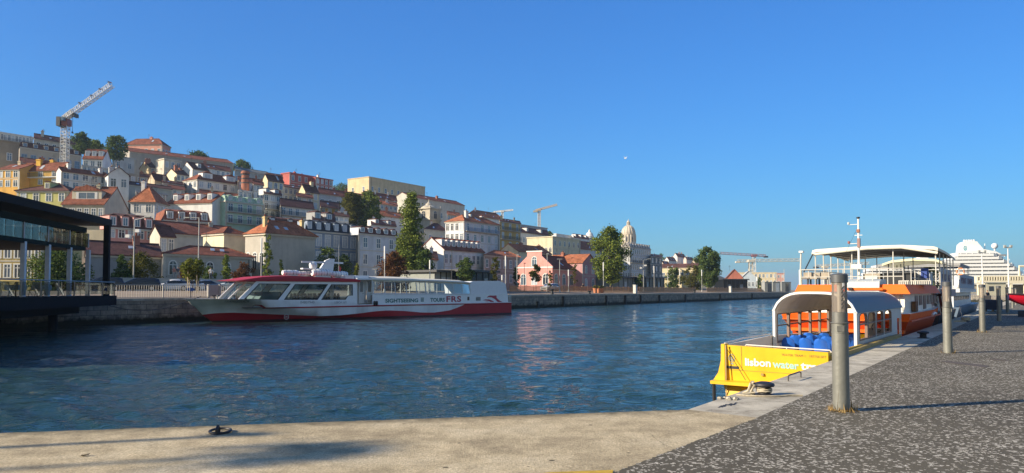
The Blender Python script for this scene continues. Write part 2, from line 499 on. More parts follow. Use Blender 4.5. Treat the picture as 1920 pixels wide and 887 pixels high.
    bs.inputs['Roughness'].default_value = 0.85; bs.inputs['Specular IOR Level'].default_value = 0.2
    bm_ = N.new('ShaderNodeBump'); bm_.inputs['Strength'].default_value = 0.5; bm_.inputs['Distance'].default_value = 0.01
    L.new(noise(45, 4, 0.7).outputs['Fac'], bm_.inputs['Height']); L.new(bm_.outputs[0], bs.inputs['Normal'])
    return apron, paving, m
APRON, PAVING, KERB = ground_mats()

def stone_wall_mat(c1, c2, mortar, bw=1.1, bh=0.42, algae=True):
    m, nt, N, L, bs = new_mat('stone_blocks')
    tc = N.new('ShaderNodeTexCoord')
    br = N.new('ShaderNodeTexBrick')
    br.inputs['Color1'].default_value = rgba(c1); br.inputs['Color2'].default_value = rgba(c2); br.inputs['Mortar'].default_value = rgba(mortar)
    br.inputs['Scale'].default_value = 1.0; br.inputs['Brick Width'].default_value = bw; br.inputs['Row Height'].default_value = bh
    br.inputs['Mortar Size'].default_value = 0.018; br.inputs['Bias'].default_value = -0.1
    uv = N.new('ShaderNodeUVMap'); L.new(uv.outputs[0], br.inputs['Vector'])
    nz = N.new('ShaderNodeTexNoise'); nz.inputs['Scale'].default_value = 1.7; nz.inputs['Detail'].default_value = 8; nz.inputs['Roughness'].default_value = 0.7
    L.new(tc.outputs['Object'], nz.inputs['Vector'])
    rp = N.new('ShaderNodeMapRange'); rp.inputs['From Min'].default_value = 0.3; rp.inputs['From Max'].default_value = 0.7
    rp.inputs['To Min'].default_value = 0.45; rp.inputs['To Max'].default_value = 1.25
    L.new(nz.outputs['Fac'], rp.inputs['Value'])
    sc = N.new('ShaderNodeVectorMath'); sc.operation = 'SCALE'
    L.new(br.outputs['Color'], sc.inputs[0]); L.new(rp.outputs[0], sc.inputs['Scale'])
    col = sc.outputs[0]
    if algae:                       # weed grown up to the high-water mark
        ge = N.new('ShaderNodeNewGeometry'); sx = N.new('ShaderNodeSeparateXYZ'); L.new(ge.outputs['Position'], sx.inputs[0])
        ad = N.new('ShaderNodeMath'); ad.operation = 'MULTIPLY_ADD'; ad.inputs[1].default_value = 0.9; L.new(nz.outputs['Fac'], ad.inputs[0]); L.new(sx.outputs[2], ad.inputs[2])
        r2 = N.new('ShaderNodeMapRange'); r2.inputs['From Min'].default_value = WZ + 0.75; r2.inputs['From Max'].default_value = WZ + 1.15
        L.new(ad.outputs[0], r2.inputs['Value'])
        mx = N.new('ShaderNodeMix'); mx.data_type = 'RGBA'; mx.inputs['A'].default_value = (0.018, 0.02, 0.014, 1)
        L.new(r2.outputs[0], mx.inputs['Factor']); L.new(col, mx.inputs['B']); col = mx.outputs['Result']
    L.new(col, bs.inputs['Base Color']); bs.inputs['Roughness'].default_value = 0.85; bs.inputs['Specular IOR Level'].default_value = 0.25
    b = N.new('ShaderNodeBump'); b.inputs['Strength'].default_value = 0.7; b.inputs['Distance'].default_value = 0.04
    L.new(sc.outputs[0], b.inputs['Height']); L.new(b.outputs[0], bs.inputs['Normal'])
    return m
QUAYSTONE = stone_wall_mat((0.33, 0.29, 0.23), (0.20, 0.19, 0.175), (0.07, 0.065, 0.06))

def water_mat():
    m, nt, N, L, bs = new_mat('harbour_water')
    tc = N.new('ShaderNodeTexCoord')
    bs.inputs['Base Color'].default_value = (0.016, 0.042, 0.037, 1)
    bs.inputs['Roughness'].default_value = 0.04
    bs.inputs['IOR'].default_value = 1.33
    def wave(scale, rot, stretch, det, ro=0.55):
        mp = N.new('ShaderNodeMapping'); mp.inputs['Rotation'].default_value = (0, 0, R(rot)); mp.inputs['Scale'].default_value = (scale, scale * stretch, 1)
        L.new(tc.outputs['Object'], mp.inputs['Vector'])
        n = N.new('ShaderNodeTexNoise'); n.inputs['Scale'].default_value = 1; n.inputs['Detail'].default_value = det; n.inputs['Roughness'].default_value = ro
        n.inputs['Distortion'].default_value = 0.4
        L.new(mp.outputs[0], n.inputs['Vector']); return n.outputs['Fac']
    def mul(a, k):
        x = N.new('ShaderNodeMath'); x.operation = 'MULTIPLY'; L.new(a, x.inputs[0])
        if isinstance(k, float): x.inputs[1].default_value = k
        else: L.new(k, x.inputs[1])
        return x.outputs[0]
    def add(a, b):
        x = N.new('ShaderNodeMath'); x.operation = 'ADD'; L.new(a, x.inputs[0]); L.new(b, x.inputs[1]); return x.outputs[0]
    calm = N.new('ShaderNodeMapRange'); calm.inputs['From Min'].default_value = 0.32; calm.inputs['From Max'].default_value = 0.68
    calm.inputs['To Min'].default_value = 0.55; calm.inputs['To Max'].default_value = 1.25
    L.new(wave(0.045, 10, 2.2, 3), calm.inputs['Value'])
    h = add(mul(wave(0.9, 14, 1.6, 2), 0.10), mul(wave(2.2, -12, 1.7, 4, 0.6), 0.10))
    h = add(h, mul(wave(6.0, 25, 1.4, 3), 0.035))
    h = mul(h, calm.outputs[0])
    b = N.new('ShaderNodeBump'); b.inputs['Strength'].default_value = 1.0; b.inputs['Distance'].default_value = 1.0
    L.new(h, b.inputs['Height']); L.new(b.outputs[0], bs.inputs['Normal'])
    return m
def build_water():
    """one sheet to the horizon, finest near the viewer, its surface raised in small wind waves"""
    import numpy as np
    rg = np.random.default_rng(5)
    rad = [1.0, 3.0, 6.0]
    r = 8.5
    while r < 190: rad.append(r); r *= 1.0062
    while r < 9000: rad.append(r); r *= 1.12
    rad.append(9000.0)
    fine = np.linspace(-0.70, 0.50, 430)
    ang = np.concatenate([fine, np.linspace(0.50, 2 * math.pi - 0.70, 40)[1:-1]])
    RR, AA = np.meshgrid(np.array(rad), ang, indexing='ij')
    X = RR * np.sin(AA); Y = RR * np.cos(AA); Z = np.zeros_like(X)
    dr = RR * 0.0062
    for i in range(72):
        lam = 0.32 * (5.5 / 0.32) ** rg.random()
        th = math.radians(78) + rg.normal(0, 0.55)          # breeze blowing up the basin
        k = 2 * math.pi / lam
        amp = 0.0038 * lam ** 0.70
        w = np.clip((lam / dr - 3.0) / 3.0, 0, 1) * np.clip((185 - RR) / 60, 0, 1)
        ph = k * (X * math.cos(th) + Y * math.sin(th)) + rg.random() * 6.283
        s_ = np.sin(ph + 0.6 * np.sin(0.21 * X + 0.17 * Y + i))
        Z += amp * w * (s_ + 0.25 * np.cos(2 * ph))
    gust = 0.75 + 0.35 * np.sin(0.09 * X + 0.05 * Y + 1.0) * np.sin(0.05 * Y - 0.03 * X)
    Z *= gust
    n0, n1 = X.shape
    v = np.stack([X, Y, Z], -1).reshape(-1, 3)
    i0 = (np.arange(n0 - 1)[:, None] * n1 + np.arange(n1)[None, :])
    i1 = (np.arange(n0 - 1)[:, None] * n1 + (np.arange(n1)[None, :] + 1) % n1)
    f = np.stack([i0, i0 + n1, i1 + n1, i1], -1).reshape(-1, 4)
    me = bpy.data.meshes.new('water')
    me.vertices.add(len(v)); me.vertices.foreach_set('co', v.astype(np.float32).ravel())
    me.loops.add(f.size); me.loops.foreach_set('vertex_index', f.astype(np.int32).ravel())
    me.polygons.add(len(f)); me.polygons.foreach_set('loop_start', np.arange(0, f.size, 4, dtype=np.int32)); 
    me.update(calc_edges=True); me.validate()
    me.polygons.foreach_set('use_smooth', [True] * len(me.polygons))
    me.materials.append(water_mat())
    if me.polygons[n1 * 5].normal.z < 0: me.flip_normals()
    o = bpy.data.objects.new('water', me); COL.objects.link(o); o.location = (0, 0, WZ)
    tag(o, kind='structure')
build_water()

# near quay: apron, kerb strip and dark paving side by side, one step of wall down to the water
KN = Vector((-KD.y, KD.x, 0))                          # towards the water
EL = EA - AD * 90
B1, B2 = gnd(1420, 783), gnd(1150, 886)
BD = (B2 - B1).normalized()
BF = B2 + BD * 30
KW = abs((B1 - EC).dot(KN))
def ragged(a, b, n, amp, seed, end=True):
    r = random.Random(seed); out = []
    nrm = Vector((-(b - a).y, (b - a).x, 0)).normalized()
    for i in range(n + (1 if end else 0)):
        t = i / n
        k = 0 if i in (0, n) else r.uniform(-amp, amp)
        out.append(a + (b - a) * t + nrm * k)
    return out
edge = ragged(EA - AD * 6, EC, 160, 0.012, 3)
seam = ragged(B1, B2, 90, 0.012, 5)
def sheet(name, loop, mat, z=0.0):
    mb = MB()
    tri = tessellate_polygon([[Vector((p.x, p.y, 0)) for p in loop]])
    k = mb.slot(mat); mb.v = [(p.x, p.y, z) for p in loop]
    for t in tri: mb.f.append(tuple(t)); mb.mi.append(k)
    o = mb.build(name); 
    for p in o.data.polygons:
        if p.normal.z < 0: p.flip()
    return tag(o, kind='structure')
KE = EC + KD * 260
KE2 = B1 + KD * 260
apron_loop = [EL] + edge + seam + [BF, BF + Vector((-130, -30, 0))]
sheet('quay_apron', apron_loop, APRON)
sheet('quay_kerb', [EC, KE, KE2, B1], KERB)
sheet('quay_paving', [B1, KE2, KE2 + KN * -70, BF + Vector((120, -20, 0)), BF] + seam[::-1][:-1], PAVING)

def uv_strip(name, pts, z0, z1, mat, label=None, thick=0.0):
    """vertical wall along pts, with UVs in metres so that its masonry runs in courses"""
    me = bpy.data.meshes.new(name)
    v, f, u = [], [], []
    L_ = 0
    for i in range(len(pts) - 1):
        a, b = pts[i], pts[i + 1]
        d = (Vector((b.x, b.y)) - Vector((a.x, a.y))).length
        k = len(v)
        v += [(a.x, a.y, z0), (b.x, b.y, z0), (b.x, b.y, z1), (a.x, a.y, z1)]
        f.append((k, k + 1, k + 2, k + 3)); u += [(L_, z0), (L_ + d, z0), (L_ + d, z1), (L_, z1)]
        L_ += d
    me.from_pydata(v, [], f); me.materials.append(mat)
    uvl = me.uv_layers.new(name='UVMap')
    for i, l in enumerate(uvl.data): l.uv = u[i]
    o = bpy.data.objects.new(name, me); COL.objects.link(o)
    return o
w_ = uv_strip('quay_wall', [EL] + edge, -4, 0.0, QUAYSTONE)
tag(w_, 'stone basin wall under the tan concrete apron, its face turned to the water', 'quay wall')
w_ = uv_strip('quay_wall', [EC, KE], -4, 0.0, QUAYSTONE)
tag(w_, 'stone basin wall under the grey kerb where the yellow boat is moored', 'quay wall')

# land closing the basin, with the cruise terminal on it
ZQ = 0.95
endA = qpt(1478, 0); endB = EC + KD * 190
tl = [endA, endB, endB + Vector((60, 20, 0)), Vector((330, 330, 0)), Vector((150, 420, 0)), Q(q_s(1478, 0) + 90, 0)]
sheet('terminal_quay', tl, paint((0.26, 0.25, 0.23), rough=0.9, var=0.25, scale=0.4), 0.55)
w_ = uv_strip('quay_wall', [endA, endB], -4, 0.55, QUAYSTONE)
tag(w_, 'stone wall closing the far end of the basin below the grey containers', 'quay wall')

# far quay: masonry wall with coping, then land rising into the hill (built after the houses)
S0, S1 = -170, q_s(1478, 0)
w_ = uv_strip('quay_wall', [Q(S0, 0), Q(S1, 0)], -4, ZQ - 0.22, QUAYSTONE)
tag(w_, 'long weathered masonry wall along the far side of the basin', 'quay wall')
mb = MB(); mb.box(S0, S1, -0.06, 0.75, ZQ - 0.22, ZQ, paint((0.40, 0.37, 0.31), rough=0.85, var=0.3, scale=1.5))
c_ = mb.build('coping', w_)
c_.matrix_local = frame_of(Q(0, 0), QANG)

def land_z(m, s=0):
    t = max(0.0, min(1.0, (m - 1.0) / 13.0)); t = t * t * (3 - 2 * t)
    return ZQ - 0.02 + 0.62 * t

# ------------------------------------------------------------------ houses
PANES = {
    'dark': paint((0.03, 0.04, 0.055), rough=0.08, var=0.3, spec=0.8),
    'sky': paint((0.10, 0.14, 0.19), rough=0.10, var=0.3, spec=0.8),
    'curtain': paint((0.42, 0.47, 0.52), rough=0.35, var=0.25, spec=0.6),
}
FRAME_W = paint((0.70, 0.69, 0.65), rough=0.6, var=0.1)
FRAME_S = paint((0.50, 0.46, 0.38), rough=0.8, var=0.15)
WCACHE = {}
def window_mesh(w, h, pane, fr, kind):
    key = (round(w, 2), round(h, 2), pane, fr.name, kind)
    if key in WCACHE: return WCACHE[key]
    mb = MB(); P = PANES[pane]
    t = 0.14
    if kind == 'arch':
        n = 10
        def arch(ww, hh, b):
            pts = [(-ww / 2, b), (ww / 2, b)]
            for i in range(n + 1):
                a = math.pi * i / n
                pts.append((ww / 2 * math.cos(a), hh - ww / 2 + ww / 2 * math.sin(a)))
            return pts
        mb.prism(arch(w + 2 * t, h + t, -0.04), lambda u, v, q: (u, -q, v), 0.07, fr, holes=[arch(w, h, 0.02)])
        mb.poly([(u, -0.018, v) for u, v in arch(w, h, 0.02)], P)
        mb.box(-0.04, 0.04, -0.05, -0.02, 0, h, fr); mb.box(-w / 2, w / 2, -0.05, -0.02, h - w / 2 - .04, h - w / 2 + .04, fr)
    else:
        mb.prism([(-w / 2 - t, -t * .6), (w / 2 + t, -t * .6), (w / 2 + t, h + t), (-w / 2 - t, h + t)], lambda u, v, q: (u, -q, v), 0.07, fr,
                 holes=[[(-w / 2, 0), (w / 2, 0), (w / 2, h), (-w / 2, h)]])
        mb.poly([(-w / 2, -0.018, 0), (w / 2, -0.018, 0), (w / 2, -0.018, h), (-w / 2, -0.018, h)], P)
        mb.box(-0.045, 0.045, -0.055, -0.02, 0, h, fr)
        if kind == 'sash':
            mb.box(-w / 2, w / 2, -0.05, -0.02, h * 0.48, h * 0.48 + 0.07, fr)
            mb.box(-w / 2 - t - .05, w / 2 + t + .05, -0.16, -0.001, -t * .6 - 0.1, -t * .6, fr)
        else:
            mb.box(-w / 2, w / 2, -0.05, -0.02, h * 0.72, h * 0.72 + 0.07, fr)
    WCACHE[key] = mb.mesh('window')
    return WCACHE[key]

BASES = []      # (x, y, z) under every house, for the terrain
HILL = 'houses climbing the hillside'
RED = (0.245, 0.090, 0.055); ORG = (0.41, 0.150, 0.075); BRN = (0.13, 0.062, 0.050); SLATE = (0.05, 0.06, 0.075)
SHORE = 'buildings along the far shore'
def house(label, xc, xr, yt, yb, m, wall, roof='gx', yr=None, rc=RED, xl=None, xg=None, ang=None, fw=(0, 0), sw=(0, 0), gw=(0, 0),
          dorm=0, balc=(), chim=0, D=9.0, name='house', cat='house', wk='french', ws=1.0, group=HILL, fr=None, pane=None, chc=None,
          trim=None, dormw=1.25, bcol=None, slim=False):
    r_ = random.Random(label)
    a_ = QANG if ang is None else R(ang)
    P = qpt(xc, m, 0, yt); Y = P.y
    zt, zb = zat(xc, yt, Y), zat(xc, yb, Y)
    P.z = zb
    if roof == 'gx' and not chim and dorm == 0 and r_.random() < .75: chim = r_.choice((1, 2)); chc = chc or r_.choice(((.62, .60, .56), (.5, .42, .3), (.36, .16, .11)))
    ax, bx = Vector((math.cos(a_), math.sin(a_))), Vector((-math.sin(a_), math.cos(a_)))
    rr = ratio(xr, yt)
    L_ = (rr * P.y - P.x) / (ax.x - rr * ax.y)
    if xl is not None:
        rl = ratio(xl, yt); D = (rl * P.y - P.x) / (bx.x - rl * bx.y)
    if xg is not None:
        rg = ratio(xg, yt); px_, py_ = P.x + L_ * ax.x, P.y + L_ * ax.y
        D = (rg * py_ - px_) / (bx.x - rg * bx.y)
    L_ = max(2.0, min(L_, 140)); D = max(2.5, min(D, 60))
    H = zt - zb
    hr = 0.0
    if yr is not None:
        hr = zat(xc, yr, P.y + (bx.y * D / 2 if roof != 'gy' else 0)) - zt
        hr = max(.8, min(hr, D * .75, 9.0))
    for (u, v) in ((0, 0), (L_, 0), (0, D), (L_, D), (L_ / 2, D / 2)):
        q = P + Vector((ax.x * u + bx.x * v, ax.y * u + bx.y * v, 0)); BASES.append((q.x, q.y, zb))
    t = thing(name, label, cat, P, a_, group)
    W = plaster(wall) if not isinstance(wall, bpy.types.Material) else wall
    TR = trim or FRAME_S
    zlo0 = 0.4
    ROOF = tiles(rc) if roof not in ('flat',) else None
    # walls
    mb = MB(); z0 = -7.0
    if roof == 'gx' and hr > 0:
        mb.prism([(0, z0), (D, z0), (D, H), (D / 2, H + hr), (0, H)], lambda u, v, w: (w, u, v), L_, W)
    elif roof == 'gy' and hr > 0:
        mb.prism([(0, z0), (L_, z0), (L_, H), (L_ / 2, H + hr), (0, H)], lambda u, v, w: (u, w, v), D, W)
    else:
        mb.box(0, L_, 0, D, z0, H, W)
    o_ = 0.30
    if roof in ('hip', 'flat', 'mansard'):
        mb.box(-0.22, L_ + 0.22, -0.22, D + 0.22, H - 0.32, H - 0.02 if roof != 'flat' else H + 0.05, TR if roof != 'flat' else W)
    elif roof == 'gx':
        mb.box(0.02, L_ - 0.02, -0.2, -0.003, H - 0.35, H - 0.08, TR)
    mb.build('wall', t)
    slope = lambda y: H + hr * min(1.0, max(0.0, y) / (D / 2))
    # string courses, corner strips and a drainpipe on the wall
    if fw[0] > 1 or (fw[0] and L_ > 6):
        tb = MB()
        for i in range(1, fw[0]):
            z = zlo0 + (H - zlo0) / fw[0] * i
            tb.box(-.05, L_ + .05, -.055, -.003, z - .12, z + .04, TR)
        if tb.f: tb.build('string_course', t)
        if L_ > 6:
            for xq in (-.04, L_ - .38):
                tb = MB(); tb.box(xq, xq + .42, -.045, -.003, -1, H - .36, TR); tb.build('corner_strip', t)
        if r_.random() < .6:
            tb = MB(); x = L_ * (r_.choice((0.0, 1.0)) * .92 + .04); tb.tube([(x, -.12, -2), (x, -.12, H - .4)], .06, GALV if r_.random() < .5 else DARKM, 5); tb.build('drainpipe', t)
    # roof
    if hr > 0:
        rb = MB(); so = hr / (D / 2) * o_ if roof == 'gx' else hr / (L_ / 2) * o_
        k = 0.16
        if roof == 'gx':
            rb.prism([(-o_, H - so + k), (D / 2, H + hr + k), (D + o_, H - so + k), (D + o_, H - so), (D / 2, H + hr + .01), (-o_, H - so)],
                     lambda u, v, w: (w - 0.12, u, v), L_ + 0.24, ROOF)
            rb.tube([(-.12, D / 2, H + hr + k), (L_ + .12, D / 2, H + hr + k)], 0.14, ROOF, n=6)
        elif roof == 'gy':
            rb.prism([(-o_, H - so + k), (L_ / 2, H + hr + k), (L_ + o_, H - so + k), (L_ + o_, H - so), (L_ / 2, H + hr + .01), (-o_, H - so)],
                     lambda u, v, w: (u, w - 0.25, v), D + 0.5, ROOF)
        elif roof == 'hip':
            x0, x1, y0, y1 = -o_ - .1, L_ + o_ + .1, -o_ - .1, D + o_ + .1
            if L_ >= D: ra, rb_ = Vector((D / 2, D / 2, H + hr)), Vector((L_ - D / 2, D / 2, H + hr))
            else: ra, rb_ = Vector((L_ / 2, L_ / 2, H + hr)), Vector((L_ / 2, D - L_ / 2, H + hr))
            c = [Vector((x0, y0, H)), Vector((x1, y0, H)), Vector((x1, y1, H)), Vector((x0, y1, H))]
            if L_ >= D:
                fs = [[c[0], c[1], rb_, ra], [c[1], c[2], rb_], [c[2], c[3], ra, rb_], [c[3], c[0], ra]]
            else:
                fs = [[c[0], c[1], ra], [c[1], c[2], rb_, ra], [c[2], c[3], rb_], [c[3], c[0], ra, rb_]]
            for f in fs: rb.poly(f, ROOF)
            rb.poly([p - Vector((0, 0, .004)) for p in c], ROOF)
            for e in ((c[0], ra), (c[1], rb_ if L_ >= D else ra), (ra, rb_)):
                rb.tube([e[0], e[1]], 0.13, ROOF, n=5)
        elif roof == 'mansard':
            h1 = hr * 0.72; ins = h1 * 0.42
            x0, x1, y0, y1 = -.05, L_ + .05, -.05, D + .05
            lo = [Vector((x0, y0, H)), Vector((x1, y0, H)), Vector((x1, y1, H)), Vector((x0, y1, H))]
            mi = [Vector((x0 + ins * .3, y0 + ins, H + h1)), Vector((x1 - ins * .3, y0 + ins, H + h1)), Vector((x1 - ins * .3, y1 - ins, H + h1)), Vector((x0 + ins * .3, y1 - ins, H + h1))]
            ym = D / 2
            tp = [Vector((x0 + 1.2, ym, H + hr)), Vector((x1 - 1.2, ym, H + hr))]
            for i in range(4): rb.poly([lo[i], lo[(i + 1) % 4], mi[(i + 1) % 4], mi[i]], ROOF)
            rb.poly([mi[0], mi[1], tp[1], tp[0]], ROOF); rb.poly([mi[1], mi[2], tp[1]], ROOF)
            rb.poly([mi[2], mi[3], tp[0], tp[1]], ROOF); rb.poly([mi[3], mi[0], tp[0]], ROOF)
            rb.poly(lo[::-1], ROOF)
            slope = lambda y: H + h1 * min(1.0, max(0.0, y) / ins)
        roof_o = rb.build('roof', t)
    else:
        roof_o = t
    # windows on the front, the side at the corner and the far gable
    FR = fr or FRAME_W
    pick = lambda: pane or r_.choice(('dark', 'sky', 'sky', 'curtain'))
    zlo = 0.4
    def windows(n, length, place, wk_):
        rows, cols = n
        if not rows: return
        fh = (H - zlo) / rows
        wh = min(1.9 * ws, fh * 0.64); ww = min(1.05 * ws, length / cols * 0.55)
        for i in range(rows):
            for j in range(cols):
                x = length * (j + 0.5) / cols
                z = zlo + fh * i + (fh - wh) * 0.42
                me = window_mesh(ww, wh, pick(), FR, wk_)
                place(me, x, z)
    windows(fw, L_, lambda me, x, z: put('window', me, t, (x, -0.002, z)), wk)
    windows(sw, D, lambda me, x, z: put('window', me, t, (-0.002, D - x, z), -math.pi / 2), wk)
    windows(gw, D, lambda me, x, z: put('window', me, t, (L_ + 0.002, x, z), math.pi / 2), wk)
    # balconies on the chosen rows
    for i in balc:
        fh = (H - zlo) / fw[0]; z = zlo + fh * i + fh * 0.08
        b = MB(); bc = bcol or DARKM
        b.box(0.4, L_ - 0.4, -0.75, -0.002, z - 0.14, z, TR)
        b.box(0.4, L_ - 0.4, -0.74, -0.70, z + 0.92, z + 0.98, bc)
        nb = int((L_ - 0.8) / 0.22)
        for j in range(nb + 1):
            x = 0.4 + (L_ - 0.8) * j / nb
            b.box(x - 0.025, x + 0.025, -0.735, -0.705, z, z + 0.92, bc)
        b.build('balcony', t)
    # dormers
    if dorm:
        me = None
        for j in range(dorm):
            x = L_ * (j + 0.5) / dorm
            if roof == 'mansard': yf, dh = 0.10, hr * 0.62
            else: yf, dh = D * 0.13, min(1.7, hr * 0.62)
            w = min(dormw, L_ / dorm * 0.7); zf = slope(yf)
            if me is None:
                d = MB(); dep = D * 0.33
                d.box(-w / 2, w / 2, 0, dep, -0.5, dh, plaster(tuple(min(.75, c * 1.05 + .05) for c in (wall if not isinstance(wall, bpy.types.Material) else (.6, .58, .53)))))
                d.prism([(-w / 2 - .15, dh), (w / 2 + .15, dh), (0, dh + w * .22)], lambda u, v, q: (u, q - .12, v), dep, ROOF or W)
                ph = min(dh * .8, w * 1.5)
                d.prism([(-w * .36, dh * .06), (w * .36, dh * .06), (w * .36, ph + dh * .06), (-w * .36, ph + dh * .06)], lambda u, v, q: (u, -q, v), 0.05, FR,
                        holes=[[(-w * .27, dh * .06 + .09), (w * .27, dh * .06 + .09), (w * .27, ph), (-w * .27, ph)]])
                d.poly([(-w * .27, -.012, dh * .06 + .09), (w * .27, -.012, dh * .06 + .09), (w * .27, -.012, ph), (-w * .27, -.012, ph)], PANES[pick()])
                d.box(-.04, .04, -.04, -.015, dh * .06 + .09, ph, FR)
                me = d.mesh('dormer')
            put('dormer', me, roof_o, (x, yf, zf))
    # chimneys
    for j in range(chim):
        c = MB(); cw = r_.uniform(.55, .8); cl = r_.uniform(.6, 1.3)
        if slim: cw = cl = .55
        x = L_ * ((j + r_.uniform(.2, .8)) / chim); y = D * r_.uniform(.25, .6)
        zb_ = slope(min(y, D - y)) - 1.0; zt_ = H + hr + r_.uniform(.4, 1.3) if not slim else H + hr + .5
        CM = plaster(chc or wall) if not isinstance(chc or wall, bpy.types.Material) else FRAME_S
        c.box(x - cl / 2, x + cl / 2, y - cw / 2, y + cw / 2, zb_, zt_, CM)
        c.box(x - cl / 2 - .1, x + cl / 2 + .1, y - cw / 2 - .1, y + cw / 2 + .1, zt_ - .25, zt_ - .1, CM)
        c.tube([(x, y, zt_ - .02), (x, y, zt_ + .35)], .16, tiles(RED), n=6)
        c.build('chimney', roof_o)
    if hr > 0 and roof in ('gx', 'hip'):
        if not dorm and L_ > 6:
            for k in range(r_.choice((0, 1, 1, 2))):
                x = L_ * r_.uniform(.25, .75); y = D * r_.uniform(.12, .3); sk = MB(); dy = .5; z = slope(y) + .17
                sk.prism([(x - .35, -dy), (x + .35, -dy), (x + .35, dy), (x - .35, dy)], lambda u, v, w: (u, y + v, z + v * hr / (D / 2) + w), .06, PANES['curtain']); sk.build('skylight', roof_o)
    if r_.random() < .55:
        an = MB(); x = L_ * r_.uniform(.15, .85); z = H + hr * .9; an.tube([(x, D / 2, z), (x, D / 2, z + 2.4)], .035, DARKM, 4)
        for k in range(4): an.box(x - .5 + k * .06, x + .5 - k * .06, D / 2 - .02, D / 2 + .02, z + 1.7 + k * .17, z + 1.73 + k * .17, DARKM)
        an.build('aerial', roof_o)
    if xl is None and xg is None and ang is None and roof != 'gy':
        # row houses: party walls run back along the lane, not square to the front
        q = Vector((P.x, P.y)).normalized(); k = (q.x * ax.x + q.y * ax.y) / (q.x * bx.x + q.y * bx.y)
        for c in t.children_recursive:
            if c.data.users == 1:
                for v in c.data.vertices:
                    if v.co.y > 0: v.co.x += k * v.co.y
            elif c.location.y > .02: c.location.x += k * c.location.y
    t['dims'] = (L_, D, H, hr)
    return t
# ------------------------------------------------------------------ the hillside, house by house
CRM = (0.57, 0.525, 0.44); WHT = (0.70, 0.69, 0.66); GRY = (0.42, 0.40, 0.36); BLG = (0.44, 0.47, 0.50); YEL = (0.70, 0.42, 0.07)
STONE = (0.30, 0.25, 0.18)
# crest
house('white flat roofed apartment block on the hill crest, upper end of the skyline', 0, 62, 247, 282, 235, WHT, 'flat', fw=(2, 9), name='apartment_building', cat='apartment block', balc=(1,))
house('pale house with long dark red roof directly behind the crane mast', 64, 153, 259, 284, 205, CRM, 'gx', 249, BRN, fw=(1, 6), chim=3, wk='sash')
house('grey beige house with blue framed windows and round dormers, crane in front of it', 37, 153, 275, 315, 175, (.46, .40, .32), 'mansard', 262, BRN, xl=33, fw=(1, 7), dorm=6, wk='sash', ws=1.2, fr=paint((.22, .30, .42), var=.1))
house('rough brown stone building at the edge of the hill below the white apartments', 0, 36, 262, 318, 162, STONE, 'flat', fw=(1, 1))
house('low outbuilding with plain red roof under the blue framed windows', 37, 118, 304, 318, 150, WHT, 'gx', 294)
house('small house with red roof and three white dormers below the crest trees', 155, 193, 297, 320, 160, WHT, 'gx', 281, xg=209, ang=12, dorm=3, fw=(1, 3), chc=WHT)
house('blank whitewashed wall building under the round hilltop tree', 211, 254, 291, 322, 200, (.52, .52, .50), 'flat', fw=(1, 2))
house('pink palace with wide eaves crowning the hill', 233, 304, 272, 296, 245, (.62, .30, .22), 'hip', 261, xg=320, ang=-4, fw=(1, 6), gw=(1, 3), chim=1, wk='sash')
house('very long grey barracks with a red roof below the crest', 243, 438, 284, 325, 215, (.36, .33, .29), 'gx', 277, fw=(1, 13), ws=.8, wk='sash', name='barracks', cat='barracks', D=14, ang=42)
house('tall narrow cream house with blue upper storey below the long barracks', 308, 340, 297, 338, 175, CRM, 'flat', xl=292, fw=(2, 3))
house('sand coloured half ruined house beside the tall cream one', 280, 293, 313, 330, 185, (.60, .48, .30), 'gx', 303, BRN, xl=262, fw=(1, 1))
house('house with lemon white gable and grey front on the upper slope', 331, 354, 326, 355, 155, (.72, .66, .46), 'gx', 317, BRN, xl=311, fw=(2, 3))
house('white house with steep dark red roof facing the barracks', 361, 392, 316, 338, 168, WHT, 'gx', 304, BRN, xl=340, fw=(1, 2), dorm=1)
house('white house with long roof terrace under the end of the barracks', 376, 432, 313, 328, 176, WHT, 'gx', 304, fw=(1, 6), balc=(0,), bcol=FRAME_W)
house('large white corner villa with red hipped roof and two white dormer blocks', 370, 457, 336, 372, 130, WHT, 'hip', 321, xl=344, fw=(2, 6), sw=(2, 3), dorm=2, dormw=3.2, ws=1.1)
house('shabby beige house with dark lean roof on the terraced lane', 290, 318, 337, 366, 140, (.55, .46, .33), 'gx', 326, BRN, xl=277, fw=(1, 2))
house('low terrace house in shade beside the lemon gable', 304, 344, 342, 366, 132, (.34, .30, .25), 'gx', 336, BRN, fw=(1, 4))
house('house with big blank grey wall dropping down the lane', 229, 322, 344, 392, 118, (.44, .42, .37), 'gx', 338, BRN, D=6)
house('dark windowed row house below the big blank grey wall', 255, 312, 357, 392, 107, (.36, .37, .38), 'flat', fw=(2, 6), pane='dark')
house('white house with pale blank gable and two white chimney stacks', 203, 242, 326, 358, 116, WHT, 'gy', 312, BRN, ang=38, chim=2, fw=(1, 2), D=9)
house('white house with glazed upper floor beside the mustard yellow one', 115, 203, 320, 356, 122, (.66, .67, .66), 'gx', 314, xl=112, fw=(2, 5), chim=2, chc=WHT, ws=1.2, pane='sky')
house('mustard yellow house with brown roof and big square yellow chimney', 38, 115, 320, 352, 135, YEL, 'gx', 308, RED, xg=138, ang=-8, fw=(2, 3), balc=(1,), chim=2, trim=WHITE)
house('orange yellow wing with open loggia beside the mustard house', -6, 37, 318, 356, 137, (.70, .40, .10), 'gx', 310, RED, ang=-8, fw=(2, 3), D=8)
house('lime walled house under a broad brown hipped roof with skylights', 32, 128, 358, 384, 108, (.55, .52, .20), 'hip', 344, BRN, ang=0, fw=(1, 4), D=11, dorm=1)
house('weathered beige house with wide attic storey and rusty brown roof', 116, 196, 382, 420, 88, (.56, .50, .36), 'gx', 352, RED, xg=240, ang=4, fw=(1, 6), dorm=1, dormw=6.0, chim=1, balc=(0,))
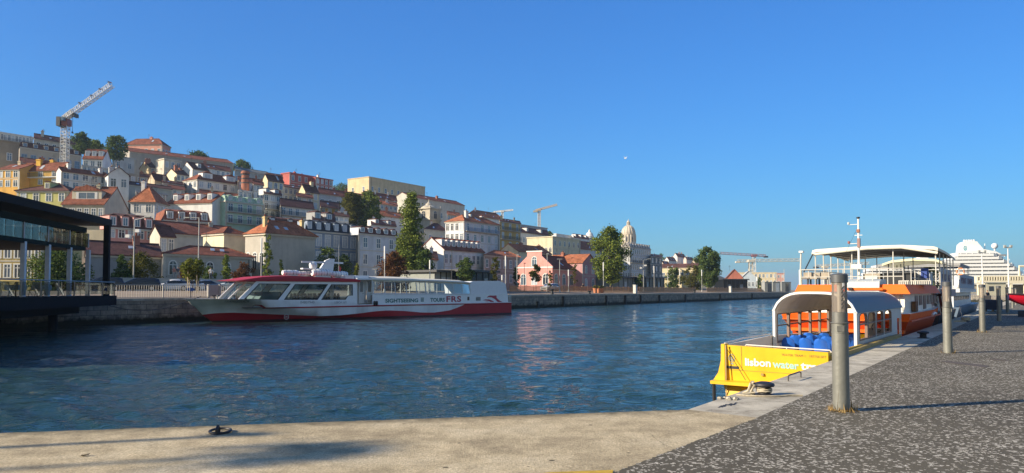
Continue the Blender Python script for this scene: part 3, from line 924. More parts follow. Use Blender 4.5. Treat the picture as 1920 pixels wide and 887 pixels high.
house('white house with bright orange pyramid roof above the pink mansard house', 245, 290, 379, 404, 98, WHT, 'hip', 351, ORG, xg=316, ang=2, fw=(1, 2), gw=(1, 3), chim=1)
house('pink house with dark mansard roof, three dormers and white french windows', 200, 290, 425, 452, 60, (.60, .30, .27), 'mansard', 396, BRN, fw=(1, 5), dorm=4, ws=1.15)
house('long white house with red roof and four white dormers next to the mint one', 312, 398, 382, 400, 105, WHT, 'gx', 366, ang=-14, dorm=4, D=9)
house('house with dark rusty mansard and four boxed dormers below the long white one', 308, 394, 412, 432, 80, WHT, 'mansard', 391, (.26, .10, .065), ang=38, dorm=4, D=9)
house('mint green townhouse with balconies and arched attic windows', 423, 494, 376, 422, 92, (.42, .58, .45), 'mansard', 364, (.42, .58, .45), xl=392, fw=(2, 4), sw=(2, 1), balc=(0, 1), dorm=4, ws=1.15)
house('low cream convent range with broad red roof and skylights', 289, 440, 435, 480, 58, CRM, 'gx', 412, RED, chim=2, D=13, dorm=0)
house('sunlit yellow building seen through the pavilion glass', -90, 82, 452, 532, 33, (.66, .50, .22), 'flat', ang=4, fw=(2, 9), group=SHORE, D=8, name='office_building', cat='building')
house('small open fronted pavilion house with tan gable in front of the convent', 300, 328, 441, 480, 51, CRM, 'gx', 424, BRN, xl=281, fw=(1, 2), ws=1.3)
house('long low storehouse with dark red roof behind the quayside bushes', 160, 303, 476, 530, 36, (.30, .31, .31), 'gx', 451, BRN, D=10, group=SHORE)
house('low grey pavilion with hipped orange roof behind the staked tree', 306, 472, 475, 530, 34, (.44, .42, .37), 'hip', 457, RED, fw=(1, 5), D=8, wk='arch', pane='dark', group=SHORE)
house('pale cube shaped house with round fan window and small pyramid roof', 420, 462, 437, 505, 44, (.70, .64, .46), 'hip', 425, RED, xl=381, group=SHORE)
house('big cream hall with blank grey front and bright orange pyramid roof', 498, 591, 437, 535, 36, (.45, .42, .36), 'hip', 411, ORG, xl=460, sw=(1, 3), wk='arch', chim=2, slim=True, chc=(.60, .46, .24), group=SHORE, ws=1.4, pane='dark', name='hall', cat='hall')
house('long blue tiled townhouse with slate attic and iron balconies', 572, 670, 431, 535, 52, (.27, .33, .42), 'mansard', 408, SLATE, fw=(3, 6), balc=(1,), dorm=6, ws=1.25, pane='curtain', group=SHORE, name='townhouse', cat='townhouse')
house('pale blue grey townhouse beside the tall poplar, red dormer roof', 672, 745, 437, 535, 46, (.52, .55, .60), 'mansard', 423, BRN, fw=(3, 3), dorm=5, wk='sash', group=SHORE, name='townhouse', cat='townhouse', pane='sky')
house('dark slate blue house with curved gable above the orange pyramid roof', 494, 592, 421, 452, 75, (.09, .12, .17), 'mansard', 402, BRN, fw=(1, 6), dorm=3, balc=(0,))
house('grey white townhouse with stacked iron balconies beside the mint one', 494, 527, 362, 425, 96, (.56, .57, .57), 'gx', 352, BRN, fw=(4, 3), balc=(1, 2), dorm=2)
house('white house with dark red roof and balcony of tall blue windows', 525, 588, 385, 425, 88, (.60, .61, .58), 'gx', 370, BRN, fw=(2, 5), balc=(1,))
house('narrow cream house with lit gable and white lower floor', 502, 532, 337, 376, 135, (.68, .60, .40), 'gx', 327, BRN, xl=492, fw=(2, 3))
house('tall brick red house with pale pink gable on the skyline', 543, 592, 323, 360, 165, (.46, .13, .11), 'flat', xl=527, fw=(2, 4), chim=2)
house('dark red stepped house joined to the brick red one', 592, 624, 332, 360, 162, (.36, .10, .09), 'flat', xl=586, fw=(2, 4), chim=1, chc=WHT)
house('greenish school building with shallow grey roof on the skyline', 440, 503, 318, 348, 200, (.34, .38, .36), 'gx', 310, (.20, .21, .20), fw=(1, 7), D=14)
house('small white house behind the brick chimney', 446, 490, 338, 364, 128, (.64, .64, .62), 'gx', 329, fw=(1, 4), ws=.9)
house('cream house with glazed blue verandah under the brick red house', 532, 566, 350, 380, 118, (.62, .54, .36), 'gx', 344, BRN, fw=(2, 4), pane='sky')
house('cream house with thick chimney wall and glazed attic', 572, 598, 358, 394, 112, (.66, .58, .38), 'gx', 346, BRN, xl=560, fw=(2, 2), chim=1)
house('blue grey terrace with red roof beneath the yellow barracks block', 597, 682, 362, 392, 125, BLG, 'gx', 350, fw=(1, 6))
house('ochre house with plain red roof left of the hillside tree pair'.replace('left of', 'beside'), 600, 637, 387, 415, 98, (.52, .30, .08), 'gx', 374, BRN, fw=(2, 3), ws=.9)
house('red roofed house with two white dormers above the slate attic', 585, 628, 413, 430, 70, (.30, .30, .30), 'gx', 395, BRN, dorm=2, dormw=1.9)
house('huge plain yellow block with flat roof and aerials on the skyline', 692, 797, 331, 372, 205, (.62, .48, .29), 'flat', xl=652, fw=(1, 9), sw=(1, 2), ws=1.2, name='apartment_building', cat='apartment block', wk='sash')
house('blue grey tenement with red roof between the hillside trees and the poplar', 681, 744, 368, 402, 125, BLG, 'gx', 356, fw=(2, 5), chim=2, chc=WHT)
house('low house with orange tiles and brick chimney above the poplar house', 712, 757, 404, 424, 95, WHT, 'gx', 393, ORG, chim=2, chc=(.45, .2, .12))
house('white walled house with dark roof and tall white chimney near the poplar', 695, 742, 420, 440, 74, WHT, 'gx', 409, BRN, chim=2, chc=WHT, dorm=2)
house('long pale tenement with lit end gable behind the bell tower', 770, 871, 369, 420, 145, (.52, .51, .44), 'gx', 361, RED, xl=738, fw=(1, 10), wk='sash', D=12, ws=1.2)
house('cream house with dark hipped roof and tall white chimney below the bell tower', 796, 838, 429, 462, 82, (.62, .58, .46), 'hip', 414, BRN, fw=(1, 2), chim=1, chc=WHT)
house('pale blue corner townhouse with roof parapet and blue balcony band', 870, 936, 414, 476, 62, (.60, .62, .66), 'hip', 401, ORG, xl=835, fw=(3, 5), sw=(3, 4), balc=(2,), chim=3, chc=WHT, bcol=paint((.10, .16, .30)), ws=1.1, name='townhouse', cat='townhouse')
house('white house with bright orange hipped roof above the corner townhouse', 874, 945, 403, 425, 115, WHT, 'hip', 388, ORG, fw=(1, 6), D=11, chim=1)
house('ochre tenement with balconies and cream chimney blocks', 936, 976, 414, 468, 72, (.50, .35, .13), 'gx', 407, BRN, fw=(3, 3), balc=(1, 2), chim=2, chc=(.66, .52, .26))
house('white house with brown roof and dormers beside the ochre tenement', 975, 1028, 435, 462, 95, (.58, .58, .56), 'gx', 424, BRN, fw=(1, 4), dorm=2)
house('flat topped grey and white hall behind the ochre tenement', 972, 1026, 420, 445, 130, (.40, .41, .42), 'flat', trim=WHITE)
house('long white house with lit gable and eight little dormers', 832, 908, 467, 535, 44, (.66, .66, .66), 'gx', 446, RED, xl=786, fw=(2, 9), dorm=8, group=SHORE, wk='sash', ws=1.05, name='townhouse', cat='townhouse')
house('white low annex with orange roof beneath the lit gable', 783, 820, 485, 535, 36, WHT, 'gx', 470, ORG, D=6, group=SHORE)
house('brown grey house with orange hipped roof next to the pink warehouse', 907, 973, 478, 538, 42, (.36, .31, .26), 'hip', 466, ORG, fw=(2, 6), wk='sash', group=SHORE)
house('house with cream lit gable and grey front above the pink warehouse', 971, 1034, 471, 535, 52, (.66, .58, .40), 'gx', 458, ORG, xl=935, fw=(2, 6), group=SHORE)
house('modern cream block with a row of arched loggias', 1036, 1088, 443, 490, 75, (.64, .57, .40), 'flat', xl=988, sw=(1, 6), fw=(2, 6), wk='arch', pane='dark', name='office_building', cat='building')
house('blue grey terrace with red roof beside the modern cream block', 1083, 1128, 466, 490, 95, BLG, 'gx', 450, fw=(1, 7), D=10)
house('white cubic house on the ridge above the modern block', 1043, 1075, 438, 462, 170, WHT, 'flat', xl=1034, fw=(1, 3))
house('white ridge house with red roof and long row of windows', 1075, 1104, 445, 462, 165, WHT, 'gx', 437, fw=(1, 5), dorm=3)
PINK = (.66, .31, .27)
pk = house('pink warehouse with stepped gable and red roof by the far quay', 1035, 1104, 503, 545, 22, PINK, 'gx', 479, RED, xl=973, fw=(1, 5), sw=(1, 3), wk='arch', group=SHORE, trim=FRAME_W, ws=1.3, name='warehouse', cat='warehouse')
L_, D_, H_, hr_ = pk['dims']
g = MB(); gm = plaster(PINK)
g.prism([(-.3, -6), (D_ + .3, -6), (D_ + .3, H_ + .5), (D_ * .72, H_ + hr_ * .95), (D_ * .72, H_ + hr_ + 1.0), (D_ * .28, H_ + hr_ + 1.0), (D_ * .28, H_ + hr_ * .95), (-.3, H_ + .5)],
        lambda u, v, w: (-w - .003, u, v), .35, gm)
go = g.build('gable', pk)
for z in (H_ + .3, H_ + hr_ + 1.0):
    g = MB(); a_, b_ = ((-.4, D_ + .4) if z < H_ + 1 else (D_ * .26, D_ * .74)); g.box(-.48, -.02, a_, b_, z - .2, z + .06, FRAME_W); g.build('cornice', go)
for me in [c for c in pk.children if c.name.startswith('window') and abs(c.rotation_euler.z) > 1]:
    me.location.x -= .36
put('window', window_mesh(1.2, 2.2, 'sky', FRAME_W, 'arch'), pk, (-.357, D_ / 2, H_ + .5), -math.pi / 2)
house('mauve pink cross wing with gabled red roof at the end of the pink warehouse', 1092, 1118, 492, 545, 20, (.48, .27, .27), 'gy', 476, ORG, fw=(2, 2), group=SHORE, D=10, wk='arch', name='warehouse', cat='warehouse')
house('large pale grey apartment building with many window bays below the dome', 1181, 1220, 463, 525, 60, (.55, .56, .58), 'mansard', 454, (.30, .28, .27), xl=1167, fw=(4, 10), sw=(4, 3), dorm=8, balc=(2,), group=SHORE, name='apartment_building', cat='apartment block', pane='dark')
house('dark grey green house at the end of the pale apartment building', 1220, 1241, 480, 528, 58, (.15, .18, .18), 'gx', 475, (.12, .10, .10), fw=(3, 3), group=SHORE)
for i, (xl, xc, xr, yt, yb, m, lab) in enumerate([
        (1246, 1254, 1268, 488, 502, 132, 'white house with low red roof beside the far dark trees'),
        (1262, 1270, 1286, 481, 500, 150, 'topmost white house of the distant hill cluster'),
        (1282, 1287, 1301, 486, 502, 140, 'pinkish white house on the shoulder of the distant hill cluster'),
        (1298, 1303, 1314, 492, 505, 128, 'last small house of the distant hill cluster by the great green tree'),
        (1238, 1244, 1256, 495, 508, 118, 'cream house at the foot of the distant hill cluster')]):
    house(lab, xc, xr, yt, yb, m, [WHT, WHT, (.66, .55, .48), (.60, .5, .38), CRM][i], 'gx', yt - 6, RED, xl=xl, fw=(1, 3), ws=.9)
house('long cream neoclassical building in sun behind the dark shore trees', 1238, 1308, 502, 530, 70, (.70, .60, .38), 'gx', 496, BRN, ang=-24, fw=(1, 6), group=SHORE, wk='sash', ws=1.3)
house('cream portico with triangular pediment on the neoclassical building', 1286, 1310, 505, 530, 64, (.70, .60, .38), 'gy', 493, BRN, ang=-24, fw=(1, 3), group=SHORE, D=6, ws=1.2)
house('brick red warehouse gable next to the last great tree', 1362, 1393, 521, 542, 30, (.38, .14, .10), 'gy', 505, RED, ang=-15, fw=(1, 3), group=SHORE, D=25, name='warehouse', cat='warehouse')
house('pale glazed warehouse with white sloping gable beside the brick one', 1387, 1422, 524, 542, 36, (.45, .52, .58), 'gy', 508, (.5, .5, .48), ang=-15, fw=(1, 5), group=SHORE, D=25, name='warehouse', cat='warehouse', pane='sky')
house('long cream ministry building far along the shore under the twin cranes', 1386, 1456, 511, 536, 62, (.66, .56, .37), 'flat', ang=-15, fw=(2, 10), group=SHORE, D=14, name='office_building', cat='building', wk='sash')
house('dusky pink house at the far end of the cream ministry building', 1456, 1471, 512, 536, 60, (.52, .30, .26), 'flat', ang=-15, fw=(2, 2), group=SHORE)
BGL = paint((.010, .012, .014), rough=.35, var=.3, spec=.35)
GCL = paint((.24, .26, .24), rough=.6, var=.15)
def pavilion(label, xc, xr, yt, yb, m, ang, mat, D=8, n=5, post=DARKM):
    P = qpt(xc, m, 0, yt); zt, zb = zat(xc, yt, P.y), land_z(m)
    a_ = QANG if ang is None else R(ang); ax = Vector((math.cos(a_), math.sin(a_))); rr = ratio(xr, yt)
    L_ = (rr * P.y - P.x) / (ax.x - rr * ax.y)
    P.z = zb; t = thing('kiosk_pavilion', label, 'pavilion', P, a_, 'kiosk pavilions on the far quay')
    H = zt - zb
    b = MB(); b.box(0, L_, 0, D, -1, H - .35, mat); b.build('wall', t)
    b = MB(); b.box(-.5, L_ + .5, -.8, D + .4, H - .35, H, post); b.build('roof', t)
    for i in range(n + 1):
        x = L_ * i / n
        b = MB(); b.box(x - .07, x + .07, -.12, -.003, -1, H - .353, post); b.build('mullion', t)
    for i in (1, n - 2):
        b = MB(); x = L_ * (i + .5) / n; b.box(x - .55, x + .55, -.05, -.003, 0, 2.2, PANES['curtain'] if mat is GCL else PANES['sky']); b.build('door', t)
    return t
pavilion('long black glass kiosk under the tree in front of the eight dormer house', 857, 928, 505, 532, 12, None, BGL, n=6)
pavilion('grey metal kiosk with two pale doors beside the black glass one', 815, 857, 506, 532, 13, None, GCL, n=4)
pavilion('grey panelled kiosk beside the biggest shore tree', 1160, 1201, 518, 545, 15, None, GCL, n=5)
pavilion('black glass kiosk in front of the pale apartment building', 1203, 1245, 518, 545, 13, None, BGL, n=6)
pavilion('black kiosk with projecting roof before the brick warehouse gable', 1356, 1401, 523, 545, 20, 8, BGL, n=6)

for xc, xr, yt, yb, m, yr, wl_, rf, f_, lab in (
        (474, 494, 345, 374, 118, 337, WHT, 'gx', (2, 3), 'narrow white house beside the brick chimney, above the mint townhouse'),
        (316, 346, 353, 374, 121, 345, CRM, 'gx', (2, 4), 'small cream cottage tucked below the large white corner villa'),
        (262, 294, 331, 350, 151, 324, (.40, .33, .25), 'gx', (1, 3), 'dim brown shed house below the half ruined house'),
        (447, 472, 356, 374, 113, None, (.60, .60, .58), 'flat', (1, 3), 'white flat roofed house in front of the brick chimney'),
        (374, 447, 367, 382, 111, 354, (.60, .57, .50), 'gx', (1, 8), 'long low house with red roof directly behind the mint townhouse'),
        (626, 654, 404, 428, 82, 396, WHT, 'gx', (2, 3), 'small white house squeezed between ochre house and hillside trees'),
        (154, 206, 309, 324, 149, None, (.50, .50, .48), 'flat', (1, 6), 'row of low grey garages under the three dormer house'),
        (206, 268, 320, 344, 166, None, (.38, .36, .32), 'flat', (1, 5), 'long grey terrace wall house under the round hilltop tree'),
        (838, 862, 402, 428, 106, 394, (.42, .40, .36), 'gx', (2, 3), 'grey stone house between bell tower and corner townhouse'),
        (300, 330, 322, 340, 178, 315, (.55, .48, .36), 'gx', (1, 3), 'tan house wedged under the tall narrow cream one'),
        (556, 586, 368, 392, 104, 360, (.50, .46, .38), 'gx', (2, 3), 'taupe house beneath the thick chimney wall'),
        (500, 530, 330, 345, 150, 322, (.66, .64, .60), 'gx', (1, 4), 'pale low house at the foot of the brick red house'),
        (712, 745, 382, 404, 118, 374, (.46, .44, .42), 'gx', (2, 4), 'grey house behind the low orange tiled one')):
    house(lab, xc, xr, yt, yb, m, wl_, rf, yr, random.Random(lab).choice((RED, BRN, ORG)), fw=f_)

# the great domed church behind the roofs
def dome():
    Y = 640; P = at(1178.5, 470, Y); P.z = zat(1178, 480, Y)
    t = thing('domed_church', 'cream stone church dome with columned lantern above the roofs', 'church', P)
    S = paint((.62, .54, .42), rough=.85, var=.15, scale=.4, stain=.25)
    zr = lambda y: zat(1178, y, Y) - P.z
    r = 13.0 / F * Y
    b = MB(); b.box(-r * 1.8, r * 1.8, -r * 1.4, r * 1.4, -25, zr(463), S); b.build('nave', t); BASES.append((P.x, P.y, P.z - 15))
    b = MB(); b.lathe([(r * 1.08, zr(470)), (r * 1.08, zr(456)), (r * 1.0, zr(455)), (r, zr(441)), (r * 1.06, zr(440.5)), (r * 1.06, zr(439))], S, 32); dr = b.build('drum', t, True)
    for i in range(16):
        a = 2 * math.pi * (i + .5) / 16
        c = MB(); c.tube([(math.cos(a) * r * 1.03, math.sin(a) * r * 1.03, zr(455)), (math.cos(a) * r * 1.03, math.sin(a) * r * 1.03, zr(441))], .45, S, 6); c.build('column', dr)
        if i % 2 == 0:
            a += math.pi / 16; w = window_mesh(1.6, (455 - 443) / F * Y * .8, 'dark', FRAME_S, 'arch')
            put('window', w, dr, (math.cos(a) * (r + .02), math.sin(a) * (r + .02), zr(454)), a + math.pi / 2)
    prof = [(r * 1.0, zr(439))] + [(r * math.cos(q * math.pi / 2 / 10), zr(439) + (zr(422.5) - zr(439)) * math.sin(q * math.pi / 2 / 10)) for q in range(1, 9)] + [(r * .22, zr(422.5))]
    b = MB(); b.lathe(prof, S, 32); d = b.build('cupola', t, 'all')
    for i in range(16):
        a = 2 * math.pi * i / 16
        c = MB(); c.tube([(p[0] * 1.012 * math.cos(a), p[0] * 1.012 * math.sin(a), p[1] + .05) for p in prof[:-1]], .22, S, 5); c.build('rib', d)
    b = MB(); b.lathe([(r * .26, zr(423)), (r * .26, zr(422)), (r * .16, zr(421.8)), (r * .16, zr(416.5)), (r * .22, zr(416.3)), (r * .2, zr(415.7)), (r * .1, zr(414)), (.25, zr(412.8)), (.12, zr(410.5))], S, 16); lt = b.build('lantern', t, True)
    for i in range(8):
        a = 2 * math.pi * i / 8; c = MB(); q = r * .22
        c.tube([(q * math.cos(a), q * math.sin(a), zr(422)), (q * math.cos(a), q * math.sin(a), zr(416.4))], .28, S, 5); c.build('column', lt)
dome()
# ridge church with a small cupola
P = qpt(1104, 165, 0, 447); P.z = zat(1104, 462, P.y); BASES.append(tuple(P))
t = thing('church', 'small white church with cupola on the ridge beside the biggest shore tree', 'church', P, QANG)
b = MB(); b.box(0, 22, 0, 9, -6, zat(1104, 451, P.y) - P.z, plaster(WHT)); b.build('nave', t)
k = P.y / F; hz = zat(1104, 451, P.y) - P.z
b = MB(); b.lathe([(3.0, hz - .01), (3.0, hz + 3.2), (3.3, hz + 3.3), (2.7, hz + 3.6), (2.3, hz + 5.2), (1.2, hz + 6.2), (.8, hz + 6.3), (.8, hz + 7.2), (.1, hz + 8.4)], plaster(WHT), 12, c=(7, 3, 0)); b.build('cupola', t, True)
# bell tower on the slope
def bell_tower():
    m = 112; P = qpt(806, m, 0, 420); Y = P.y; P.z = zat(806, 430, Y); BASES.append((P.x, P.y, P.z))
    t = thing('bell_tower', 'square stone bell tower with onion roof in front of the pale tenement', 'church tower', P, QANG)
    S = paint((.50, .45, .36), rough=.9, var=.2, scale=.5, stain=.3)
    zr = lambda y: zat(806, y, Y) - P.z
    w = 6.2
    b = MB(); b.box(0, w, 0, w, -8, zr(391), S); b.box(-.4, w + .4, -.4, w + .4, zr(412), zr(410.5), S); b.box(-.5, w + .5, -.5, w + .5, zr(391), zr(389), S); b.build('shaft', t)
    hh = zr(393) - zr(409)
    for (x, y, rz) in ((w / 2, -.003, 0), (-.003, w / 2, -math.pi / 2)):
        put('bell_opening', window_mesh(1.7, hh * .9, 'dark', FRAME_S, 'arch'), t, (x, y, zr(409)), rz)
    b = MB(); b.lathe([(3.1, zr(389)), (3.0, zr(387)), (2.0, zr(384)), (1.2, zr(382)), (1.25, zr(380)), (.9, zr(379)), (.3, zr(376)), (.06, zr(371))], S, 12, c=(w / 2, w / 2, 0)); b.build('onion_roof', t, True)
    for (x, y) in ((0, 0), (w, 0), (0, w), (w, w)):
        b = MB(); b.lathe([(.45, zr(389)), (.45, zr(387.5)), (.2, zr(386)), (.05, zr(384))], S, 8, c=(x, y, 0)); b.build('pinnacle', t, True)
bell_tower()
# brick chimney
P = qpt(460, 124, 0, 340); P.z = zat(460, 352, P.y); BASES.append(tuple(P))
t = thing('brick_chimney', 'round red brick factory chimney standing among the white houses', 'chimney', P)
b = MB(); h = zat(460, 321, P.y) - P.z
BR = paint((.34, .13, .08), rough=.9, var=.3, scale=1.5)
b.lathe([(1.25, -6), (1.15, h * .5), (1.05, h - .9), (1.3, h - .8), (1.3, h - .3), (1.1, h - .2), (1.1, h)], BR, 14); b.build('stack', t, True)
for q in (.25, .5, .75):
    b = MB(); b.lathe([(1.22, h * q), (1.24, h * q + .3)], DARKM, 14); b.build('band', t)

# ------------------------------------------------------------------ land: quay promenade rising into the hill
def build_land():
    BB = [(b[0], b[1], b[2]) for b in BASES]
    inv = Matrix(((QD.x, QD.y), (QN.x, QN.y)))
    pts = []
    for x, y, z in BB:
        v = inv @ Vector((x, y - 110)); pts.append((v.x, v.y, z))
    mb = MB(); M = paint((.20, .17, .11), rough=.95, var=.35, scale=.15)
    ss = [S0 + i * 10 for i in range(int((900 - S0) / 10))]
    ms = [0.7, 3, 6, 9, 12, 15, 20, 26, 31] + [31 + i * 9 for i in range(1, 42)] + [450, 520, 620, 800, 1100]
    rows = []
    for m in ms:
        row = []
        for s in ss:
            if m <= 26: z = land_z(m)
            else:
                sw = 0; sz = 0
                for a, b, c in pts:
                    d2 = (a - s) ** 2 + (b - m) ** 2 + 16
                    w = 1 / (d2 * d2); sw += w; sz += w * c
                z = sz / sw - 2.5
                z = max(z, land_z(26))
                u_ = max(0, min(1, (m - 30) / 40)); u_ = u_ * u_ * (3 - 2 * u_)
                pq = Q(s, m); rr_ = pq.x / max(1, pq.y)
                f_ = max(0, min(1, (0.335 - rr_) / 0.06))
                z = land_z(26) + (z - land_z(26)) * u_ * f_
                if m > 330: z = z * max(0, 1 - (m - 330) / 500)
            p = Q(s, m, z - .02 if m > 20 else z)
            row.append(p)
        rows.append(row)
    mb.grid(rows, M)
    o = mb.build('hill_terrain', smooth='all')
    for p in o.data.polygons:
        pass
    tag(o, kind='structure')
    mb = MB()
    rows = [[Q(s, m, land_z(m) + .006) for s in ss] for m in (0.74, 3, 6, 9, 12, 15, 20, 25.5)]
    mb.grid(rows, paint((.27, .205, .14), rough=.92, var=.25, scale=.5))
    tag(mb.build('promenade', smooth='all'), kind='structure')
build_land()
# ------------------------------------------------------------------ trees and bushes
BARK = paint((.16, .12, .085), rough=.95, var=.35, scale=6)
GREEN = ((.035, .062, .014), (.290, .345, .075))
DEEP = ((.022, .045, .016), (.180, .245, .070))
OLIVE = ((.045, .050, .012), (.170, .165, .040))
RUST = ((.060, .028, .014), (.200, .100, .045))
LIME = ((.050, .075, .012), (.220, .230, .050))
def crown_mesh(seed, H, Rr, prof, nleaf, lsize, nclump, mat, base=0.0):
    """leaves in clumps through a volume: H tall, Rr wide, prof(t) the relative width at relative height t"""
    r = random.Random(seed); mb = MB(); k = mb.slot(mat)
    cl = []
    for i in range(nclump):
        t = (i + r.random()) / nclump
        a = r.uniform(0, 6.283); q = math.sqrt(r.random()) * prof(t) * Rr * .92
        cl.append((q * math.cos(a), q * math.sin(a), base + t * H, r.uniform(.40, 1.35) * (Rr * .30 + .12) * (.55 + .45 * prof(t))))
    wt = [c[3] ** 2 for c in cl]
    for c in r.choices(cl, wt, k=nleaf):
        d = Vector((r.gauss(0, 1), r.gauss(0, 1), r.gauss(0, 1))).normalized() * c[3] * (r.random() ** .45) * (1.0 if r.random() < .88 else 1.45)
        p = Vector((c[0], c[1], c[2])) + Vector((d.x, d.y, d.z * .8))
        u = Vector((r.gauss(0, 1), r.gauss(0, 1), r.gauss(0, .7))).normalized()
        v = u.cross(Vector((r.gauss(0, 1), r.gauss(0, 1), r.gauss(0, 1)))).normalized()
        s = lsize * r.uniform(.6, 1.3)
        i = len(mb.v)
        mb.v += [tuple(p - u * s * .5), tuple(p + v * s * .32), tuple(p + u * s * .55), tuple(p - v * s * .32)]
        mb.f.append((i, i + 1, i + 2, i + 3)); mb.mi.append(k)
    return mb.mesh('crown', normals=False)
ROUND = lambda t: max(.12, math.sin(math.pi * min(1, max(0, .12 + t * .83))) ** .6)
POPLAR = lambda t: max(.10, (1 - t) ** .55 * min(1, .75 + t * 1.2) if t > .3 else .78 + .5 * t)
CONE = lambda t: max(.08, 1.0 - t * .95) if t > .12 else .5 + 4 * t
WIDE = lambda t: max(.15, 1 - (1.6 * t - .55) ** 2 * .8)
COLUMN = lambda t: max(.15, min(1, 1.7 * t + .45) * (1 - max(0, t - .65) ** 2 * 6.5))
def tree(label, px, yt, yb, wpx, P, cols, prof=ROUND, n=2600, leaf=None, nclump=60, clear=.22, cat='tree', name='tree', group=None, stakes=0, ytk=None, lean=0):
    Y = P.y
    zt = zat(px, yt, Y); zb = P.z; H = zt - zb
    t = thing(name, label, cat, P, rnd.uniform(0, 6), group)
    Rr = wpx / 2 / F * Y
    c0 = H * clear
    lf = leaf or max(.22, .0021 * Y)
    me = crown_mesh(label, H - c0, Rr, prof, n, lf, nclump, leafmat(*cols), c0)
    r = random.Random(label + 't')
    if cat != 'bush':
        mb = MB(); tr = max(.06, H * .016)
        mb.tube([(0, 0, -1.5), (.02, .01, c0 * .5), (lean, -.03, c0), (lean * 1.4, .05, c0 + (H - c0) * .45), (lean, 0, H * .85)], tr, BARK, 8, tr * .2)
        for i in range(7):
            a = r.uniform(0, 6.28); z = c0 + (H - c0) * (i * .09 + .03); q = Rr * prof(min(1, .1 + i * .1)) * .75
            mb.tube([(lean, 0, z), (lean + q * .5 * math.cos(a), q * .5 * math.sin(a), z + q * .35), (lean + q * math.cos(a), q * math.sin(a), z + q * .85)], tr * .45, BARK, 5, tr * .1)
        mb.build('trunk', t, True)
    put('crown', me, t)
    if stakes:
        for i in range(stakes):
            mb = MB(); a = 2 * math.pi * i / stakes + .4; q = .62
            mb.tube([(q * math.cos(a), q * math.sin(a), -.1), (q * math.cos(a), q * math.sin(a), 2.3)], .06, paint((.50, .40, .26), rough=.9, var=.2), 6)
            mb.build('stake', t)
    return t
def onland(px, m, py=530):
    P = qpt(px, m, 0, py); P.z = land_z(m); return P
def onhill(px, m, yb):
    P = qpt(px, m, 0, yb); P.z = zat(px, yb, P.y); return P
SH = 'trees along the far quay'
tree('tall slender poplar rising beside the pale blue grey townhouse', 769, 364, 536, 76, onland(770, 24), GREEN, POPLAR, 15000, .36, 150, .07, group=SH)
tree('broad bushy full crowned tree beside the grey panelled kiosk', 1144, 428, 540, 66, onland(1144, 11), GREEN, COLUMN, 13000, .42, 120, .14, group=SH)
tree('rounded dark green tree standing alone before the distant cream buildings', 1328, 464, 541, 46, onland(1328, 11), DEEP, COLUMN, 9000, .55, 90, .12, group=SH)
tree('big ochre brown bush at the foot of the tall poplar', 737, 474, 540, 62, onland(737, 12), RUST, WIDE, 6000, .30, 120, .02, 'bush', 'bush')
tree('dark ivy green tree to the shaded side of the poplar foot', 795, 470, 540, 40, onland(795, 20), DEEP, ROUND, 4500, .32, 90, .08, group=SH)
tree('young staked tree with yellow green leaves behind the railing and parked cars', 362, 486, 547, 44, onland(362, 10), LIME, ROUND, 2600, .24, 50, .42, stakes=4, group=SH)
tree('young cone shaped tree above the retaining wall, near the fan window house', 424, 478, 522, 26, onland(424, 27), GREEN, CONE, 1700, .26, 40, .1, group=SH)
tree('reddish brown bush beside the cone shaped young tree', 458, 494, 526, 48, onland(458, 27.5), RUST, WIDE, 2600, .26, 60, .02, 'bush', 'bush')
tree('thin climbing tree against the lit corner of the big cream hall', 501, 438, 525, 20, onland(501, 29), GREEN, lambda t: .5 + .5 * abs(math.sin(t * 7)), 1400, .28, 36, .05, group=SH)
tree('small pointed tree in front of the blank grey hall wall', 527, 488, 526, 20, onland(527, 28), GREEN, CONE, 1200, .26, 34, .1, group=SH)
tree('dark round tree hugging the wall behind the radar mast of the white boat', 611, 464, 528, 44, onland(611, 31), DEEP, ROUND, 3200, .3, 70, .05, group=SH)
tree('second dark tree behind the radar mast, below the blue tiled house', 645, 478, 528, 34, onland(645, 29), DEEP, ROUND, 2400, .3, 60, .05, group=SH)
tree('small bright green cone tree above the white boat cabin roof', 669, 494, 535, 18, onland(669, 20), LIME, CONE, 1300, .24, 36, .1, group=SH)
tree('round tree in front of the eight dormer house', 872, 484, 535, 32, onland(872, 10), DEEP, ROUND, 2600, .3, 60, .3, group=SH)
tree('spindly young tree by the black glass kiosk corner', 928, 482, 540, 18, onland(928, 9), OLIVE, lambda t: .45 + .55 * abs(math.sin(t * 6 + 1)), 1000, .28, 30, .2, group=SH)
tree('young round headed tree before the lit gable of the pink warehouse', 1005, 498, 543, 22, onland(1005, 10), OLIVE, ROUND, 1300, .3, 34, .4, group=SH)
tree('slim sapling at the corner of the pink warehouse', 1031, 508, 545, 9, onland(1031, 10), OLIVE, COLUMN, 500, .26, 20, .2, group=SH)
tree('sparse pale sapling before the pink warehouse side wall', 1076, 494, 545, 16, onland(1076, 9), OLIVE, lambda t: .7, 320, .26, 26, .3, group=SH)
tree('small pale tree at the shaded end of the lit pink gable', 968, 498, 542, 13, onland(968, 11), OLIVE, COLUMN, 800, .28, 24, .15, group=SH)
tree('slender dark tree by the black kiosk before the pale apartment building', 1200, 514, 545, 15, onland(1200, 11), DEEP, COLUMN, 900, .34, 24, .3, group=SH)
tree('low dark tree below the long cream neoclassical building', 1262, 503, 541, 34, onland(1262, 24), DEEP, ROUND, 2600, .5, 60, .08, group=SH)
tree('bushy olive tree leaning on the last great tree', 1300, 498, 541, 40, onland(1300, 17), OLIVE, ROUND, 3200, .5, 70, .06, group=SH)
tree('small tree at the glazed warehouse front', 1424, 520, 541, 12, onland(1424, 18), DEEP, ROUND, 700, .5, 20, .1, group=SH)
